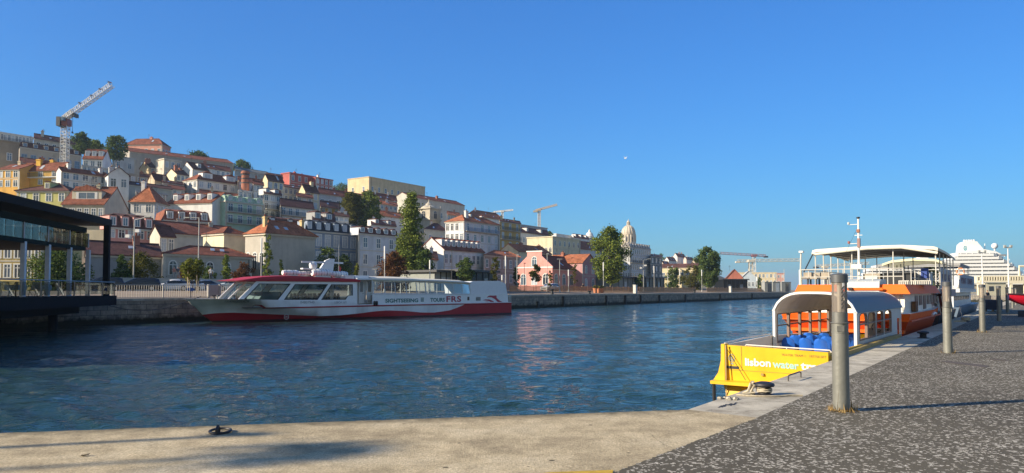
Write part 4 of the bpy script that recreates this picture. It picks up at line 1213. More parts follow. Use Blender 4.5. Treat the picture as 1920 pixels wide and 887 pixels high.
tree('dark bush directly behind the corner post of the black pavilion', 226, 480, 524, 34, onland(226, 26.5), DEEP, WIDE, 2600, .26, 60, .02, 'bush', 'bush')
tree('broad olive green bush behind the black people carrier', 262, 476, 526, 66, onland(262, 27.5), OLIVE, WIDE, 4600, .26, 100, .02, 'bush', 'bush')
tree('dark leafy hedge bush seen through the pavilion glass', 105, 470, 530, 120, onland(105, 25), DEEP, WIDE, 6500, .26, 130, .02, 'bush', 'bush')
tree('brownish low bush behind the staked tree', 346, 498, 526, 34, onland(346, 28), RUST, WIDE, 1800, .26, 46, .02, 'bush', 'bush')
tree('dark low bush by the pavilion wall between staked and cone shaped trees', 392, 500, 526, 30, onland(392, 28), DEEP, WIDE, 1600, .26, 40, .02, 'bush', 'bush')
HT = 'trees on the hillside'
tree('yellow green tree of the hillside pair, the one by the ochre house', 656, 362, 424, 44, onhill(656, 92, 428), OLIVE, COLUMN, 5200, .6, 110, .05, group=HT)
tree('darker tree of the hillside pair, the one by the blue grey tenement', 689, 360, 428, 48, onhill(689, 90, 430), GREEN, COLUMN, 5200, .6, 110, .05, group=HT)
tree('dark round hilltop tree next to the pink palace', 218, 256, 302, 40, onhill(218, 190, 302), DEEP, ROUND, 4200, .6, 90, .1, group=HT)
tree('shaded tree sloping down from the crane house on the crest', 152, 250, 285, 32, onhill(152, 190, 288), DEEP, ROUND, 3000, .6, 70, .02, group=HT)
tree('low olive crest tree above the three dormer house', 178, 264, 290, 40, onhill(178, 200, 290), GREEN, WIDE, 3000, .6, 70, .02, group=HT)
tree('low trees peeping over the roof of the long barracks', 373, 285, 302, 46, onhill(373, 245, 302), DEEP, WIDE, 2200, .7, 60, .02, group=HT)
tree('dark crest tree just past the end of the long barracks', 453, 300, 320, 34, onhill(453, 225, 320), DEEP, WIDE, 2200, .7, 60, .02, group=HT)
tree('low crest bushes beside the huge yellow block', 640, 345, 362, 40, onhill(640, 230, 362), DEEP, WIDE, 1500, .7, 40, .02, 'bush', 'bush')
tree('dark tree beside the flat topped hall on the skyline', 1030, 434, 452, 16, onhill(1030, 120, 452), DEEP, ROUND, 900, .7, 24, .02, group=HT)
tree('grey green tree at the edge of the distant hill cluster', 1240, 476, 506, 24, onhill(1240, 160, 506), DEEP, ROUND, 1500, .9, 40, .02, group=HT)

# ------------------------------------------------------------------ cranes
def lattice(mb, a, b, w, n, m, up=Vector((0, 0, 1)), r=.09, tri=False):
    a, b = Vector(a), Vector(b); d = (b - a).normalized()
    s = d.cross(up)
    if s.length < .01: s = d.cross(Vector((1, 0, 0)))
    s.normalize(); u = s.cross(d)
    cs = [s * w / 2 + u * w / 2, -s * w / 2 + u * w / 2, -s * w / 2 - u * w / 2, s * w / 2 - u * w / 2] if not tri else [u * w * .6, -s * w / 2 - u * w * .35, s * w / 2 - u * w * .35]
    for c in cs: mb.tube([a + c, b + c], r, m, 4)
    q = len(cs)
    for i in range(n):
        p0, p1 = a + (b - a) * i / n, a + (b - a) * (i + 1) / n
        for j in range(q):
            x, y = (cs[j], cs[(j + 1) % q]) if i % 2 else (cs[(j + 1) % q], cs[j])
            mb.tube([p0 + x, p1 + y], r * .7, m, 3, caps=False)
            mb.tube([p0 + cs[j], p0 + cs[(j + 1) % q]], r * .7, m, 3, caps=False)
CRW = paint((.62, .61, .58), rough=.5, var=.1); CRR = paint((.26, .07, .055), rough=.5, var=.2)
def big_crane():
    P = onhill(121, 148, 312); Y = P.y
    t = thing('tower_crane', 'tall white tower crane with raised jib on the hillside', 'crane', P)
    zr = lambda y: zat(121, y, Y) - P.z
    xr = lambda px, y: at(px, y, Y).x - P.x
    w = 12.5 / F * Y
    mb = MB(); lattice(mb, (0, 0, -4), (0, 0, zr(236)), w * .85, 18, CRW, r=.10); mb.build('mast', t)
    mb = MB(); mb.box(-w * .6, w * .6, -w * .6, w * .6, zr(236), zr(224), CRR); mb.build('slewing_unit', t)
    mb = MB(); lattice(mb, (xr(121, 224), 0, zr(222)), (xr(210, 158), 0, zr(159)), 1.5, 26, CRW, r=.10, tri=True); j = mb.build('jib', t)
    mb = MB(); lattice(mb, (xr(122, 225), -.5, zr(224)), (xr(140, 210), -.5, zr(210.5)), 1.6, 6, CRW, r=.10, tri=True); mb.build('jib_root', j)
    mb = MB(); mb.box(xr(112, 225), xr(119, 225), -1.6, 1.6, zr(238), zr(221), DARKM); mb.build('counterweight', t)
    mb = MB(); mb.tube([(xr(114, 222), 0, zr(221)), (0, 0, zr(222))], .3, CRR, 6); mb.build('counter_jib', t)
    mb = MB(); mb.box(xr(139, 222), xr(143.5, 222), -1, 1, zr(220), zr(213.5), DARKM); mb.build('hoist', t)
    mb = MB(); mb.box(xr(123, 228), xr(128, 228), -2.2, -.6, zr(229), zr(222), PANES['sky']); mb.build('cab', t)
    for (px, py) in ((150, 193), (172, 179), (188, 167), (205, 154)):
        mb = MB(); mb.tube([(xr(px - 1, py), 0, zr(py)), (xr(px + 4, py + 1), 0, zr(py + 1))], .14, CRR, 5)
        mb.tube([(xr(px + 4, py + 1), 0, zr(py + 1)), (xr(px + 5, py + 5), 0, zr(py + 6))], .1, CRW, 4)
        mb.box(xr(px - 2, py), xr(px, py), -.4, .4, zr(py + 1), zr(py - 1), DARKM); mb.build('lamp_bracket', j)
    mb = MB(); mb.tube([(xr(136, 240), 0, zr(214)), (xr(136, 240), 0, zr(248))], .06, DARKM, 4); mb.box(xr(135.3, 240), xr(136.7, 240), -.3, .3, zr(250), zr(247), DARKM); mb.build('hook', t)
big_crane()
def far_crane(label, px, yb, ym, jx0, jy0, jx1, jy1, Y, col, col2, w=2.0):
    P = at(px, yb, Y); P.z -= 6
    t = thing('tower_crane', label, 'crane', P)
    zr = lambda y: zat(px, y, Y) - P.z
    xr = lambda x, y: at(x, y, Y).x - P.x
    mb = MB(); lattice(mb, (0, 0, 0), (0, 0, zr(ym)), w * .8, 10, col2, r=.22); mb.build('mast', t)
    mb = MB(); lattice(mb, (xr(jx0, jy0), 0, zr(jy0)), (xr(jx1, jy1), 0, zr(jy1)), w * .65, 22, col, r=.17, tri=True); mb.build('jib', t)
    mb = MB(); mb.box(-w * .7, w * .7, -w * .7, w * .7, zr(ym + 2.5), zr(ym - 1.5), col); mb.build('slewing_unit', t)
    mb = MB(); s = jx0 if abs(jx0 - px) < abs(jx1 - px) else jx1; sy = jy0 if s == jx0 else jy1
    x0 = xr(s, sy); mb.box(x0 - 1.6, x0 + 1.6, -1.4, 1.4, zr(sy + 3), zr(sy), DARKM if col is not col2 else col); mb.build('counterweight', t)
CRO = paint((.48, .40, .30), var=.1); CRC = paint((.60, .55, .44), var=.1); CRB = paint((.28, .12, .13), var=.2)
far_crane('orange crane with slanted jib over the modern cream block', 1011, 434, 393, 1004, 395, 1045, 384, 520, CRO, CRO)
far_crane('pale distant crane half hidden behind the white orange roofed house', 942, 416, 396, 962, 394, 925, 398, 620, CRW, CRW)
far_crane('dark red crane with long level jib near the boats', 1414, 520, 479, 1436, 480, 1349, 475, 640, CRB, CRW, 3)
far_crane('cream crane with wide level jib overlapping the dark red one', 1408, 520, 489, 1383, 490, 1500, 488, 560, CRC, CRC, 3.4)
far_crane('small cream crane seen beneath the orange boat canopy', 1547, 530, 500, 1530, 500, 1630, 494, 560, CRC, CRW, 3)

# ------------------------------------------------------------------ lamps, fences, cars and people on the far quay
LP = 'lamp posts on the far quay'
LPM = paint((.40, .40, .38), rough=.55, metal=.2, var=.12)
def lamp(label, px, yt, m, kind, col=LPM, r=.075):
    P = onland(px, m); Y = P.y; h = zat(px, yt, Y) - P.z
    t = thing('street_lamp', label, 'street lamp', P, 0, LP)
    mb = MB(); mb.tube([(0, 0, -.2), (0, 0, h * .6), (0, 0, h)], r, col, 8, r * .7); mb.lathe([(r * 1.9, -.1), (r * 1.9, .25), (r * 1.2, .45)], col, 10); mb.build('post', t, True)
    if kind in ('armL', 'armR'):
        s = -1 if kind == 'armL' else 1
        mb = MB(); mb.tube([(0, 0, h - .05), (s * 1.2, 0, h + (.25 if s > 0 else 0)), (s * 1.5, 0, h + (.35 if s > 0 else .02))], .05, col, 6); a = mb.build('arm', t)
        mb = MB(); mb.box(s * 1.5 - .35, s * 1.5 + .35, -.13, .13, h + (.27 if s > 0 else -.06), h + (.4 if s > 0 else .05), col); mb.build('lamp_head', a)
    elif kind == 'tee':
        mb = MB(); mb.box(-.5, .5, -.12, .12, h - .03, h + .08, col); mb.build('lamp_head', t)
    elif kind == 'column':
        mb = MB(); mb.lathe([(r * 1.5, h * .72), (r * 1.5, h), (r * .8, h + .05)], WHITE, 10); mb.build('lamp_head', t)
    else:
        mb = MB(); mb.box(-.12, .30, -.1, .1, h - .02, h + .1, col); mb.build('lamp_head', t)
    if kind == 'armR' :
        for dz, s in ((-2.0, -1), (-1.4, 1)):
            mb = MB(); mb.tube([(0, 0, h + dz), (s * .3, -.1, h + dz + .1)], .03, col, 5); mb.box(s * .55 - .28, s * .55 + .18, -.35, 0, h + dz - .05, h + dz + .3, WHITE); mb.build('floodlight', t)
lamp('lamp post with floodlights and raised arm beside the pavilion corner', 250, 412, 20, 'armR')
lamp('tall lamp post with level arm behind the staked tree', 371.5, 408, 20, 'armL')
lamp('plain grey post before the lit side of the big cream hall', 489.5, 447, 22, 'column')
lamp('grey lamp column rising over the white boat, beside the ochre bush', 721, 462, 10, 'column')
lamp('small lamp with short crossbar between townhouse and ochre bush', 704, 505, 18, 'tee')
lamp('white lamp column at the shaded edge of the poplar', 806, 488, 8, 'column')
lamp('black lamp post before the lit white gable', 847, 470, 9, 'plain', DARKM)
lamp('thick pale column at the brown grey house', 948, 480, 7, 'column')
lamp('low pale post beside the thick column', 941.5, 516, 7, 'column')
lamp('thin mast at the lit pink gable corner', 969.5, 478, 9, 'plain', GALV, .06)
lamp('slim lamp mast at the middle of the lit pink gable', 983, 494, 9, 'plain', DARKM, .06)
lamp('thin tall mast in front of the pink warehouse roof end', 1026, 476, 9, 'plain', GALV, .07)
lamp('pale lamp column before the pink warehouse side wall', 1049.5, 486, 7, 'tee')
lamp('shorter white column before the pink warehouse side wall', 1066, 506, 8, 'column')
lamp('pale lamp column in front of the biggest shore tree', 1131.5, 492, 7, 'column')
lamp('dark lamp post between biggest tree and pale apartment building', 1181.5, 500, 8, 'plain', DARKM)
lamp('pale lamp post with long arm before the pale apartment building', 1206.5, 488, 9, 'armR')
lamp('short white column above the black kiosk roof', 1226.5, 499, 10, 'column')
lamp('thin post before the dark far trees', 1252, 500, 9, 'plain', GALV, .08)
lamp('thick white column among the dark far trees', 1274.5, 504, 7, 'column')
lamp('pale lamp column in front of the last great tree', 1316, 506, 7, 'column')
lamp('pale post before the glazed warehouse', 1419.5, 519, 8, 'column', GALV, .14)
lamp('last lamp post of the shore, near the grey containers', 1470.5, 505, 8, 'plain', GALV, .14)

# railing of upright bars along the edge
def rail(label, px0, px1, m, h, step, mat, name='railing', zoff=0):
    s0, s1 = q_s(px0, m, 555), q_s(px1, m, 555)
    z = land_z(m) + zoff
    t = thing(name, label, 'railing', Q(s0, m, z), QANG)
    L_ = s1 - s0; mb = MB()
    mb.box(0, L_, -.03, .03, h - .05, h, mat); mb.box(0, L_, -.02, .02, .06, .11, mat)
    mb.build('rail', t)
    mb = MB(); n = int(L_ / step)
    for i in range(n + 1):
        x = L_ * i / n; mb.box(x - .012, x + .012, -.02, .02, .11, h - .05, mat)
    mb.build('bar_grille', t)
    n = max(1, int(L_ / 3))
    for i in range(n + 1):
        x = L_ * i / n; mb = MB(); mb.box(x - .04, x + .04, -.05, .05, 0, h + .02, mat); mb.build('post', t)
RAILM = paint((.36, .34, .31), rough=.5, var=.1)
rail('steel railing of upright bars along the quay in front of the parked cars', 209, 391, .45, 1.2, .21, RAILM)
rail('short railing piece between the brown panel and the bow of the white boat', 412, 470, .45, 1.2, .21, RAILM)
t = thing('gate_panel', 'pinkish grey gate panel with posts set in the quay railing', 'gate', qpt(391, .45, land_z(.45), 555), QANG)
lg = q_s(412, .45, 555) - q_s(391, .45, 555)
mb = MB(); mb.box(.12, lg, -.02, .02, .1, 1.2, paint((.34, .28, .26), var=.1)); mb.build('panel', t)
for x in (0, lg):
    mb = MB(); mb.box(x - .09, x + .09, -.09, .09, 0, 1.25, RAILM); mb.build('post', t)
# round blue mooring sign on the edge
P = qpt(357, .5, land_z(.5), 556)
t = thing('mooring_sign', 'small blue sign plate on a post at the quay edge above the bow', 'sign', P, QANG - R(40))
mb = MB(); mb.tube([(0, 0, 0), (0, 0, .75)], .03, DARKM, 6); mb.build('post', t)
mb = MB(); mb.prism([(.36 * math.cos(a * .449), .17 * math.sin(a * .449)) for a in range(14)], lambda u, v, w: (u, -w - .03, v + .78), .03, paint((.03, .10, .34), var=.05)); mb.build('sign_plate', t)

# brown mesh safety fence beyond the boat
def mesh_fence(label, px0, px1, m, h, mat):
    s0, s1 = q_s(px0, m, 545), q_s(px1, m, 545); z = land_z(m)
    t = thing('mesh_fence', label, 'fence', Q(s0, m, z), QANG); L_ = s1 - s0
    mb = MB(); n = max(4, int(L_ / .5)); r = random.Random(label)
    rows = [[(L_ * i / n, .04 * math.sin(i), zz * h * (1 + .05 * math.sin(i * .7))) for i in range(n + 1)] for zz in (.06, .5, .97)]
    mb.grid(rows, mat); mb.build('mesh', t)
    k = max(1, int(L_ / 2.5))
    for i in range(k + 1):
        x = L_ * i / k; mb = MB(); mb.tube([(x, -.05, -.05), (x, -.05, h * 1.08)], .035, paint((.34, .22, .14), var=.2), 5); mb.build('post', t)
NET = glass((.62, .52, .42), .0)
def netmat(c, a):
    m, nt, N, L, bs = new_mat('fence_mesh'); N.remove(bs); out = N['Material Output']
    d = N.new('ShaderNodeBsdfDiffuse'); d.inputs[0].default_value = rgba(c); tr = N.new('ShaderNodeBsdfTransparent'); mx = N.new('ShaderNodeMixShader'); mx.inputs[0].default_value = a
    L.new(tr.outputs[0], mx.inputs[1]); L.new(d.outputs[0], mx.inputs[2]); L.new(mx.outputs[0], out.inputs['Surface']); return m
NET = netmat((.56, .27, .12), .68); NET2 = netmat((.44, .27, .16), .85)
mesh_fence('orange brown mesh fence before the pink warehouse', 955, 1112, 8, 1.15, NET)
mesh_fence('brown mesh fence before the grey kiosk and the biggest tree', 1116, 1196, 5.5, 1.25, NET)
mesh_fence('dense brown fence before the black kiosk and dark far trees', 1198, 1304, 5.0, 1.3, NET2)
mesh_fence('long brown fence towards the grey containers', 1325, 1455, 5.0, 1.3, NET2)
def pot(label, px):
    P = onland(px, 5.0, 545); t = thing('planter', label, 'planter', P, 0, 'terracotta planters on the far quay')
    mb = MB(); mb.lathe([(.30, 0), (.42, .8), (.47, .82), (.47, .95), (.40, .95), (.36, .85)], paint((.50, .20, .10), rough=.9, var=.2), 14); mb.build('pot', t, True)
    put('plant', crown_mesh(label, .6, .4, ROUND, 160, .25, 10, leafmat(*OLIVE), .85), t)
pot('first terracotta planter, on the warehouse side of three', 1116); pot('middle terracotta planter of three by the mesh fence', 1122.5); pot('third terracotta planter, nearest the big shore tree'.replace('nearest', 'next to'), 1129)
# mooring posts, junction box, small kit on the edge
def quay_bollard(label, px, m=.9, h=.7):
    P = qpt(px, m, land_z(m), 548); t = thing('mooring_bollard', label, 'bollard', P, 0, 'bollards on the far quay edge')
    mb = MB(); mb.lathe([(.34, 0), (.30, .1), (.24, h * .3), (.22, h * .6), (.36, h * .75), (.38, h * .92), (.25, h)], BLACK, 12); mb.build('body', t, True)
quay_bollard('black mooring bollard on the far edge before the white car', 1035, 1.0, .95)
quay_bollard('dark mooring bollard on the far edge before the biggest tree', 1105, .5, .6)
quay_bollard('dark mooring bollard on the far edge by the last great tree', 1302, 1.0, .9)
for px, lab in ((1191, 'pale grey service cabinet on the far quay edge by the grey kiosk'), (1369.5, 'pale grey service cabinet on the far quay edge before the brick warehouse')):
    P = onland(px, 1.6, 545); t = thing('service_cabinet', lab, 'cabinet', P, QANG)
    mb = MB(); mb.box(-.45, .45, -.3, .3, 0, 1.75, GALV); mb.box(-.5, .5, -.35, .35, 1.75, 1.85, GALV); mb.build('body', t)
    mb = MB(); mb.box(-.4, .4, -.33, -.303, .12, 1.65, paint((.44, .46, .46), var=.1)); mb.build('door', t)
for i, px in enumerate((1056, 1136.5, 1172, 1201, 1008, 1236, 1285, 1350, 1410)):
    P = qpt(px, -.13, WZ, 560); t = thing('fender_pile', ['dark timber pile against the far wall below the white car', 'dark timber pile against the far wall below the planters', 'dark timber pile against the far wall below the grey kiosk', 'dark timber pile against the far wall below the black kiosk',
        'short dark timber pile near the stern of the white boat', 'timber pile against the far wall below the dense brown fence', 'timber pile against the far wall below the thick white column', 'timber pile against the far wall below the last great tree', 'timber pile against the far wall below the glazed warehouse'][i], 'pile', P, QANG, 'timber piles on the far quay wall')
    mb = MB(); mb.box(-.16, .16, -.25, .06, -1, 1.75 if i != 4 else 1.0, BLACK); mb.build('timber', t)
    mb = MB(); mb.box(-.2, .2, -.28, -.02, 1.2 if i != 4 else .6, 1.3 if i != 4 else .7, DARKM); mb.build('strap', t)

# retaining wall behind the parked cars
s0, s1 = q_s(205, 23.5), q_s(560, 23.5)
t = thing('retaining_wall', 'low pale retaining wall behind the parked cars', 'wall', Q(s0, 23.5, land_z(23.5)), QANG)
rw = plaster((.50, .48, .43), .35)
mb = MB(); mb.box(0, s1 - s0, 0, 2.6, -.5, 1.42, rw); mb.build('wall', t)
mb = MB(); mb.box(-.1, s1 - s0 + .1, -.06, .45, 1.423, 1.55, rw); mb.build('coping', t)

# cars
CGL = paint((.012, .014, .018), rough=.06, var=.1, spec=.9)
TYRE = paint((.015, .015, .015), rough=.9, var=.2); RIM = paint((.45, .45, .46), rough=.3, metal=.8)
def car(label, px, m, prof, colour, L_=4.5, Wd=1.8, face=-1, rough=.25, name='parked_car', rz=0):
    """prof: list of (x, belt z, roof z) along the car from nose (0) to tail (1); roof z = belt z where there is no cabin"""
    P = onland(px, m, 540)
    t = thing(name, label, 'car', P, QANG + (math.pi if face > 0 else 0) + rz, 'cars parked along the far quay')
    M = paint(colour, rough=rough, var=.04, spec=.7); mb = MB()
    n = len(prof); hw = Wd / 2
    def sec(x, b, rz_, e):
        w0 = hw * (.93 if e else 1.0)
        return [(-w0 * .94, .22), (-w0, .5), (-w0 * .985, b), (-w0 * (.93 if rz_ <= b + .01 else .80), b + .02 if rz_ <= b + .01 else b + (rz_ - b) * .78), (-w0 * (.80 if rz_ <= b + .01 else .70), rz_ if rz_ > b + .01 else b + .05), (0, (rz_ if rz_ > b + .01 else b + .05) + .03),
                (w0 * (.80 if rz_ <= b + .01 else .70), rz_ if rz_ > b + .01 else b + .05), (w0 * (.93 if rz_ <= b + .01 else .80), b + .02 if rz_ <= b + .01 else b + (rz_ - b) * .78), (w0 * .985, b), (w0, .5), (w0 * .94, .22)]
    rows = [[(x * L_ - L_ / 2, y, z) for y, z in sec(x, b, q, i in (0, n - 1))] for i, (x, b, q) in enumerate(prof)]
    def mm(j, i):
        cab0, cab1 = prof[j][2] > prof[j][1] + .05, prof[j + 1][2] > prof[j + 1][1] + .05
        if i in (2, 7) and cab0 and cab1: return CGL
        if i in (2, 3, 4, 5, 6, 7) and cab0 != cab1: return CGL
        return M
    mb.grid(rows, mm); mb.poly(rows[0], M); mb.poly(rows[-1], M)
    mb.box(-L_ / 2 + .1, L_ / 2 - .1, -hw * .93, hw * .93, .17, .26, BLACK)
    mb.build('body', t, True)
    for s in (-1, 1):
        for x in (L_ * .19 - L_ / 2, L_ * .80 - L_ / 2):
            w = MB(); T = Matrix.Translation((x, s * (hw - .1), .32)) @ Matrix.Rotation(R(90), 4, 'X')
            b = MB(); b.lathe([(.33, -.12), (.34, -.08), (.34, .08), (.33, .12)], TYRE, 18)
            b.v = [tuple(T @ Vector(v)) for v in b.v]; wo = b.build('wheel', t, True)
            b = MB(); b.lathe([(.21, -.128), (.21, .128)], RIM, 14); b.v = [tuple(T @ Vector(v)) for v in b.v]; b.build('rim', wo)
        b = MB(); b.box(-L_ / 2 - .01, -L_ / 2 + .22, s * hw * .62 - .2, s * hw * .62 + .2, .62, .76, paint((.75, .76, .76), rough=.1)); b.build('headlight', t)
        b = MB(); b.box(L_ / 2 - .12, L_ / 2 + .012, s * hw * .72 - .12, s * hw * .72 + .12, .7, .95, paint((.30, .02, .02), rough=.2)); b.build('tail_light', t)
        b = MB(); b.box(-L_ * .16, -L_ * .16 + .15, s * (hw + .12) - .1, s * (hw + .12) + .06, .92, 1.08, M); b.build('wing_mirror', t)
    b = MB(); b.box(-L_ / 2 - .03, -L_ / 2 + .05, -.5, .5, .42, .58, BLACK); b.build('grille', t)
    t.scale = (.93, .93, .93)
    return t
VAN = [(0, .62, .62), (.05, .80, .80), (.22, .98, .98), (.38, 1.0, 1.45), (.48, 1.0, 1.58), (.85, 1.0, 1.58), (.96, 1.0, 1.45), (1.0, .9, .9)]
SEDAN = [(0, .55, .55), (.05, .70, .70), (.30, .88, .88), (.44, .92, 1.38), (.55, .92, 1.45), (.72, .93, 1.42), (.90, .95, .95), (.98, .92, .92), (1.0, .8, .8)]
SUV = [(0, .6, .6), (.04, .84, .84), (.26, 1.0, 1.0), (.38, 1.02, 1.55), (.46, 1.02, 1.66), (.84, 1.04, 1.64), (.95, 1.02, 1.4), (1.0, .95, .95)]
car('black people carrier parked behind the railing', 259, 19.5, VAN, (.012, .014, .022), 4.9, 1.9, rz=R(-30))
car('white saloon car parked beside the black people carrier', 322, 19.5, SEDAN, (.80, .80, .80), 4.4, 1.8, rz=R(-30))
car('white hatchback nose showing behind the staked tree', 350, 20.0, SEDAN, (.66, .67, .68), 4.2, 1.8, rz=R(-30))
car('blue grey saloon behind the staked tree', 379, 20.0, SEDAN, (.12, .17, .26), 4.5, 1.8, rz=R(-30))
car('white and teal taxi beside the white boat bow', 436, 19.5, SUV, (.62, .66, .64), 4.4, 1.8, rz=R(-30))
car('dark car half hidden by the pavilion corner post', 190, 19.5, VAN, (.015, .017, .02), 4.7, 1.9, rz=R(-30))
car('white delivery van before the lit pink gable', 1031, 13, VAN, (.72, .72, .70), 5.2, 2.0)

# people
SKIN = paint((.42, .26, .18), rough=.6, var=.05)
def person(label, P, rz, top, legs, hair=(.05, .03, .02), h=1.7, pose=0, name='person'):
    t = thing(name, label, 'person', P, rz)
    s = h / 1.72
    J = {'pel': (0, 0, .92), 'ch': (0, -.01, 1.25), 'nk': (0, 0, 1.46), 'hd': (0, -.02, 1.56), 'tp': (0, -.01, 1.70),
         'hl': (.10, 0, .88), 'kl': (.11, -.03 + .12 * pose, .48), 'al': (.11, .02 + .28 * pose, .08), 'fl': (.12, -.13 + .25 * pose, .03),
         'hr': (-.10, 0, .88), 'kr': (-.11, -.04 - .14 * pose, .48), 'ar': (-.11, .02 - .22 * pose, .08), 'fr': (-.12, -.13 - .26 * pose, .03),
         'sl': (.19, 0, 1.40), 'el': (.25, .04, 1.12), 'wl': (.24, -.12, .90), 'gl': (.23, -.17, .83),
         'sr': (-.19, 0, 1.40), 'er': (-.25, .03, 1.12), 'wr': (-.23, -.16, .93), 'gr': (-.22, -.22, .87)}
    E = [('pel', 'ch'), ('ch', 'nk'), ('nk', 'hd'), ('hd', 'tp'), ('pel', 'hl'), ('hl', 'kl'), ('kl', 'al'), ('al', 'fl'), ('pel', 'hr'), ('hr', 'kr'), ('kr', 'ar'), ('ar', 'fr'),
         ('ch', 'sl'), ('sl', 'el'), ('el', 'wl'), ('wl', 'gl'), ('ch', 'sr'), ('sr', 'er'), ('er', 'wr'), ('wr', 'gr')]
    RD = dict(pel=.15, ch=.16, nk=.06, hd=.095, tp=.075, hl=.10, kl=.065, al=.045, fl=.045, hr=.10, kr=.065, ar=.045, fr=.045, sl=.065, el=.045, wl=.032, gl=.04, sr=.065, er=.045, wr=.032, gr=.04)
    ks = list(J); me = bpy.data.meshes.new('body')
    me.from_pydata([tuple(c * s for c in J[k]) for k in ks], [(ks.index(a), ks.index(b)) for a, b in E], [])
    ob = bpy.data.objects.new('body', me); COL.objects.link(ob)
    md = ob.modifiers.new('skin', 'SKIN'); sv = me.skin_vertices[0].data
    for i, k in enumerate(ks): sv[i].radius = (RD[k] * s * 1.0, RD[k] * s * (.75 if k in ('pel', 'ch') else 1)); sv[i].use_root = (k == 'pel')
    md2 = ob.modifiers.new('sub', 'SUBSURF'); md2.levels = 1; md2.render_levels = 1
    dg = bpy.context.evaluated_depsgraph_get(); m2 = bpy.data.meshes.new_from_object(ob.evaluated_get(dg))
    ob.modifiers.clear(); ob.data = m2; m2.name = 'body'
    for m in (SKIN, paint(top, rough=.9), paint(legs, rough=.9), paint(hair, rough=.8), BLACK): m2.materials.append(m)
    for p in m2.polygons:
        c = p.center / s; p.use_smooth = True
        p.material_index = 4 if c.z < .07 else 2 if c.z < .95 and abs(c.x) < .2 else 3 if c.z > 1.6 or (c.z > 1.5 and c.y > .03) else 0 if c.z > 1.44 or (abs(c.x) > .19 and c.z < 1.15) else 1
    ob.parent = t
    return t
P = onland(326, 25.2); P.z += 1.42
person('person in a reddish top walking above the retaining wall', P, R(60), (.40, .16, .12), (.30, .28, .25), pose=.5)
P = onland(333.5, 25.2); P.z += 1.42
person('person in a dark jacket walking beside the one in reddish top', P, R(70), (.08, .08, .09), (.35, .33, .3), pose=-.4)
P = onland(395, 25.2); P.z += 1.42
person('person in a white top standing above the retaining wall', P, R(200), (.65, .63, .6), (.06, .07, .1))
person('person in a pale orange dress walking on the sunny far promenade', onland(1058, 6.5), R(-40), (.60, .34, .22), (.55, .30, .2), pose=.6)
person('person in dark clothes standing by the pink warehouse', onland(1093, 9.5), R(10), (.03, .03, .04), (.03, .03, .04), pose=.2)

# grey containers at the far end of the promenade
for i, (a, b, lab) in enumerate(((1434, 1448, 'first grey site container, next to the ministry building'), (1449, 1464, 'middle grey site container with a light blue door'), (1465.5, 1484, 'third grey site container, beside the orange boat rail'))):
    P = onland(a, 3.2); Y = P.y; t = thing('site_container', lab, 'container', P, R(8), 'grey site containers')
    L_ = (b - a) / F * Y * 1.02; hh = zat(a, 528.5, Y) - P.z
    mb = MB(); n = 24; gm = paint((.27, .28, .27), rough=.6, var=.12)
    top = [(L_ * k / n, .06 * (k % 2)) for k in range(n + 1)]
    mb.prism(top + [(L_, 2.4), (0, 2.4)], lambda u, v, w: (u, v, w), hh - .12, gm); mb.build('wall', t)
    mb = MB(); mb.box(-.05, L_ + .05, -.06, 2.46, hh - .12, hh, gm); mb.build('roof', t)
    mb = MB(); mb.box(L_ * .4, L_ * .4 + 1.3, -.05, -.003, .1, hh * .86, PANES['curtain'] if i == 1 else PANES['dark']); mb.build('door', t)
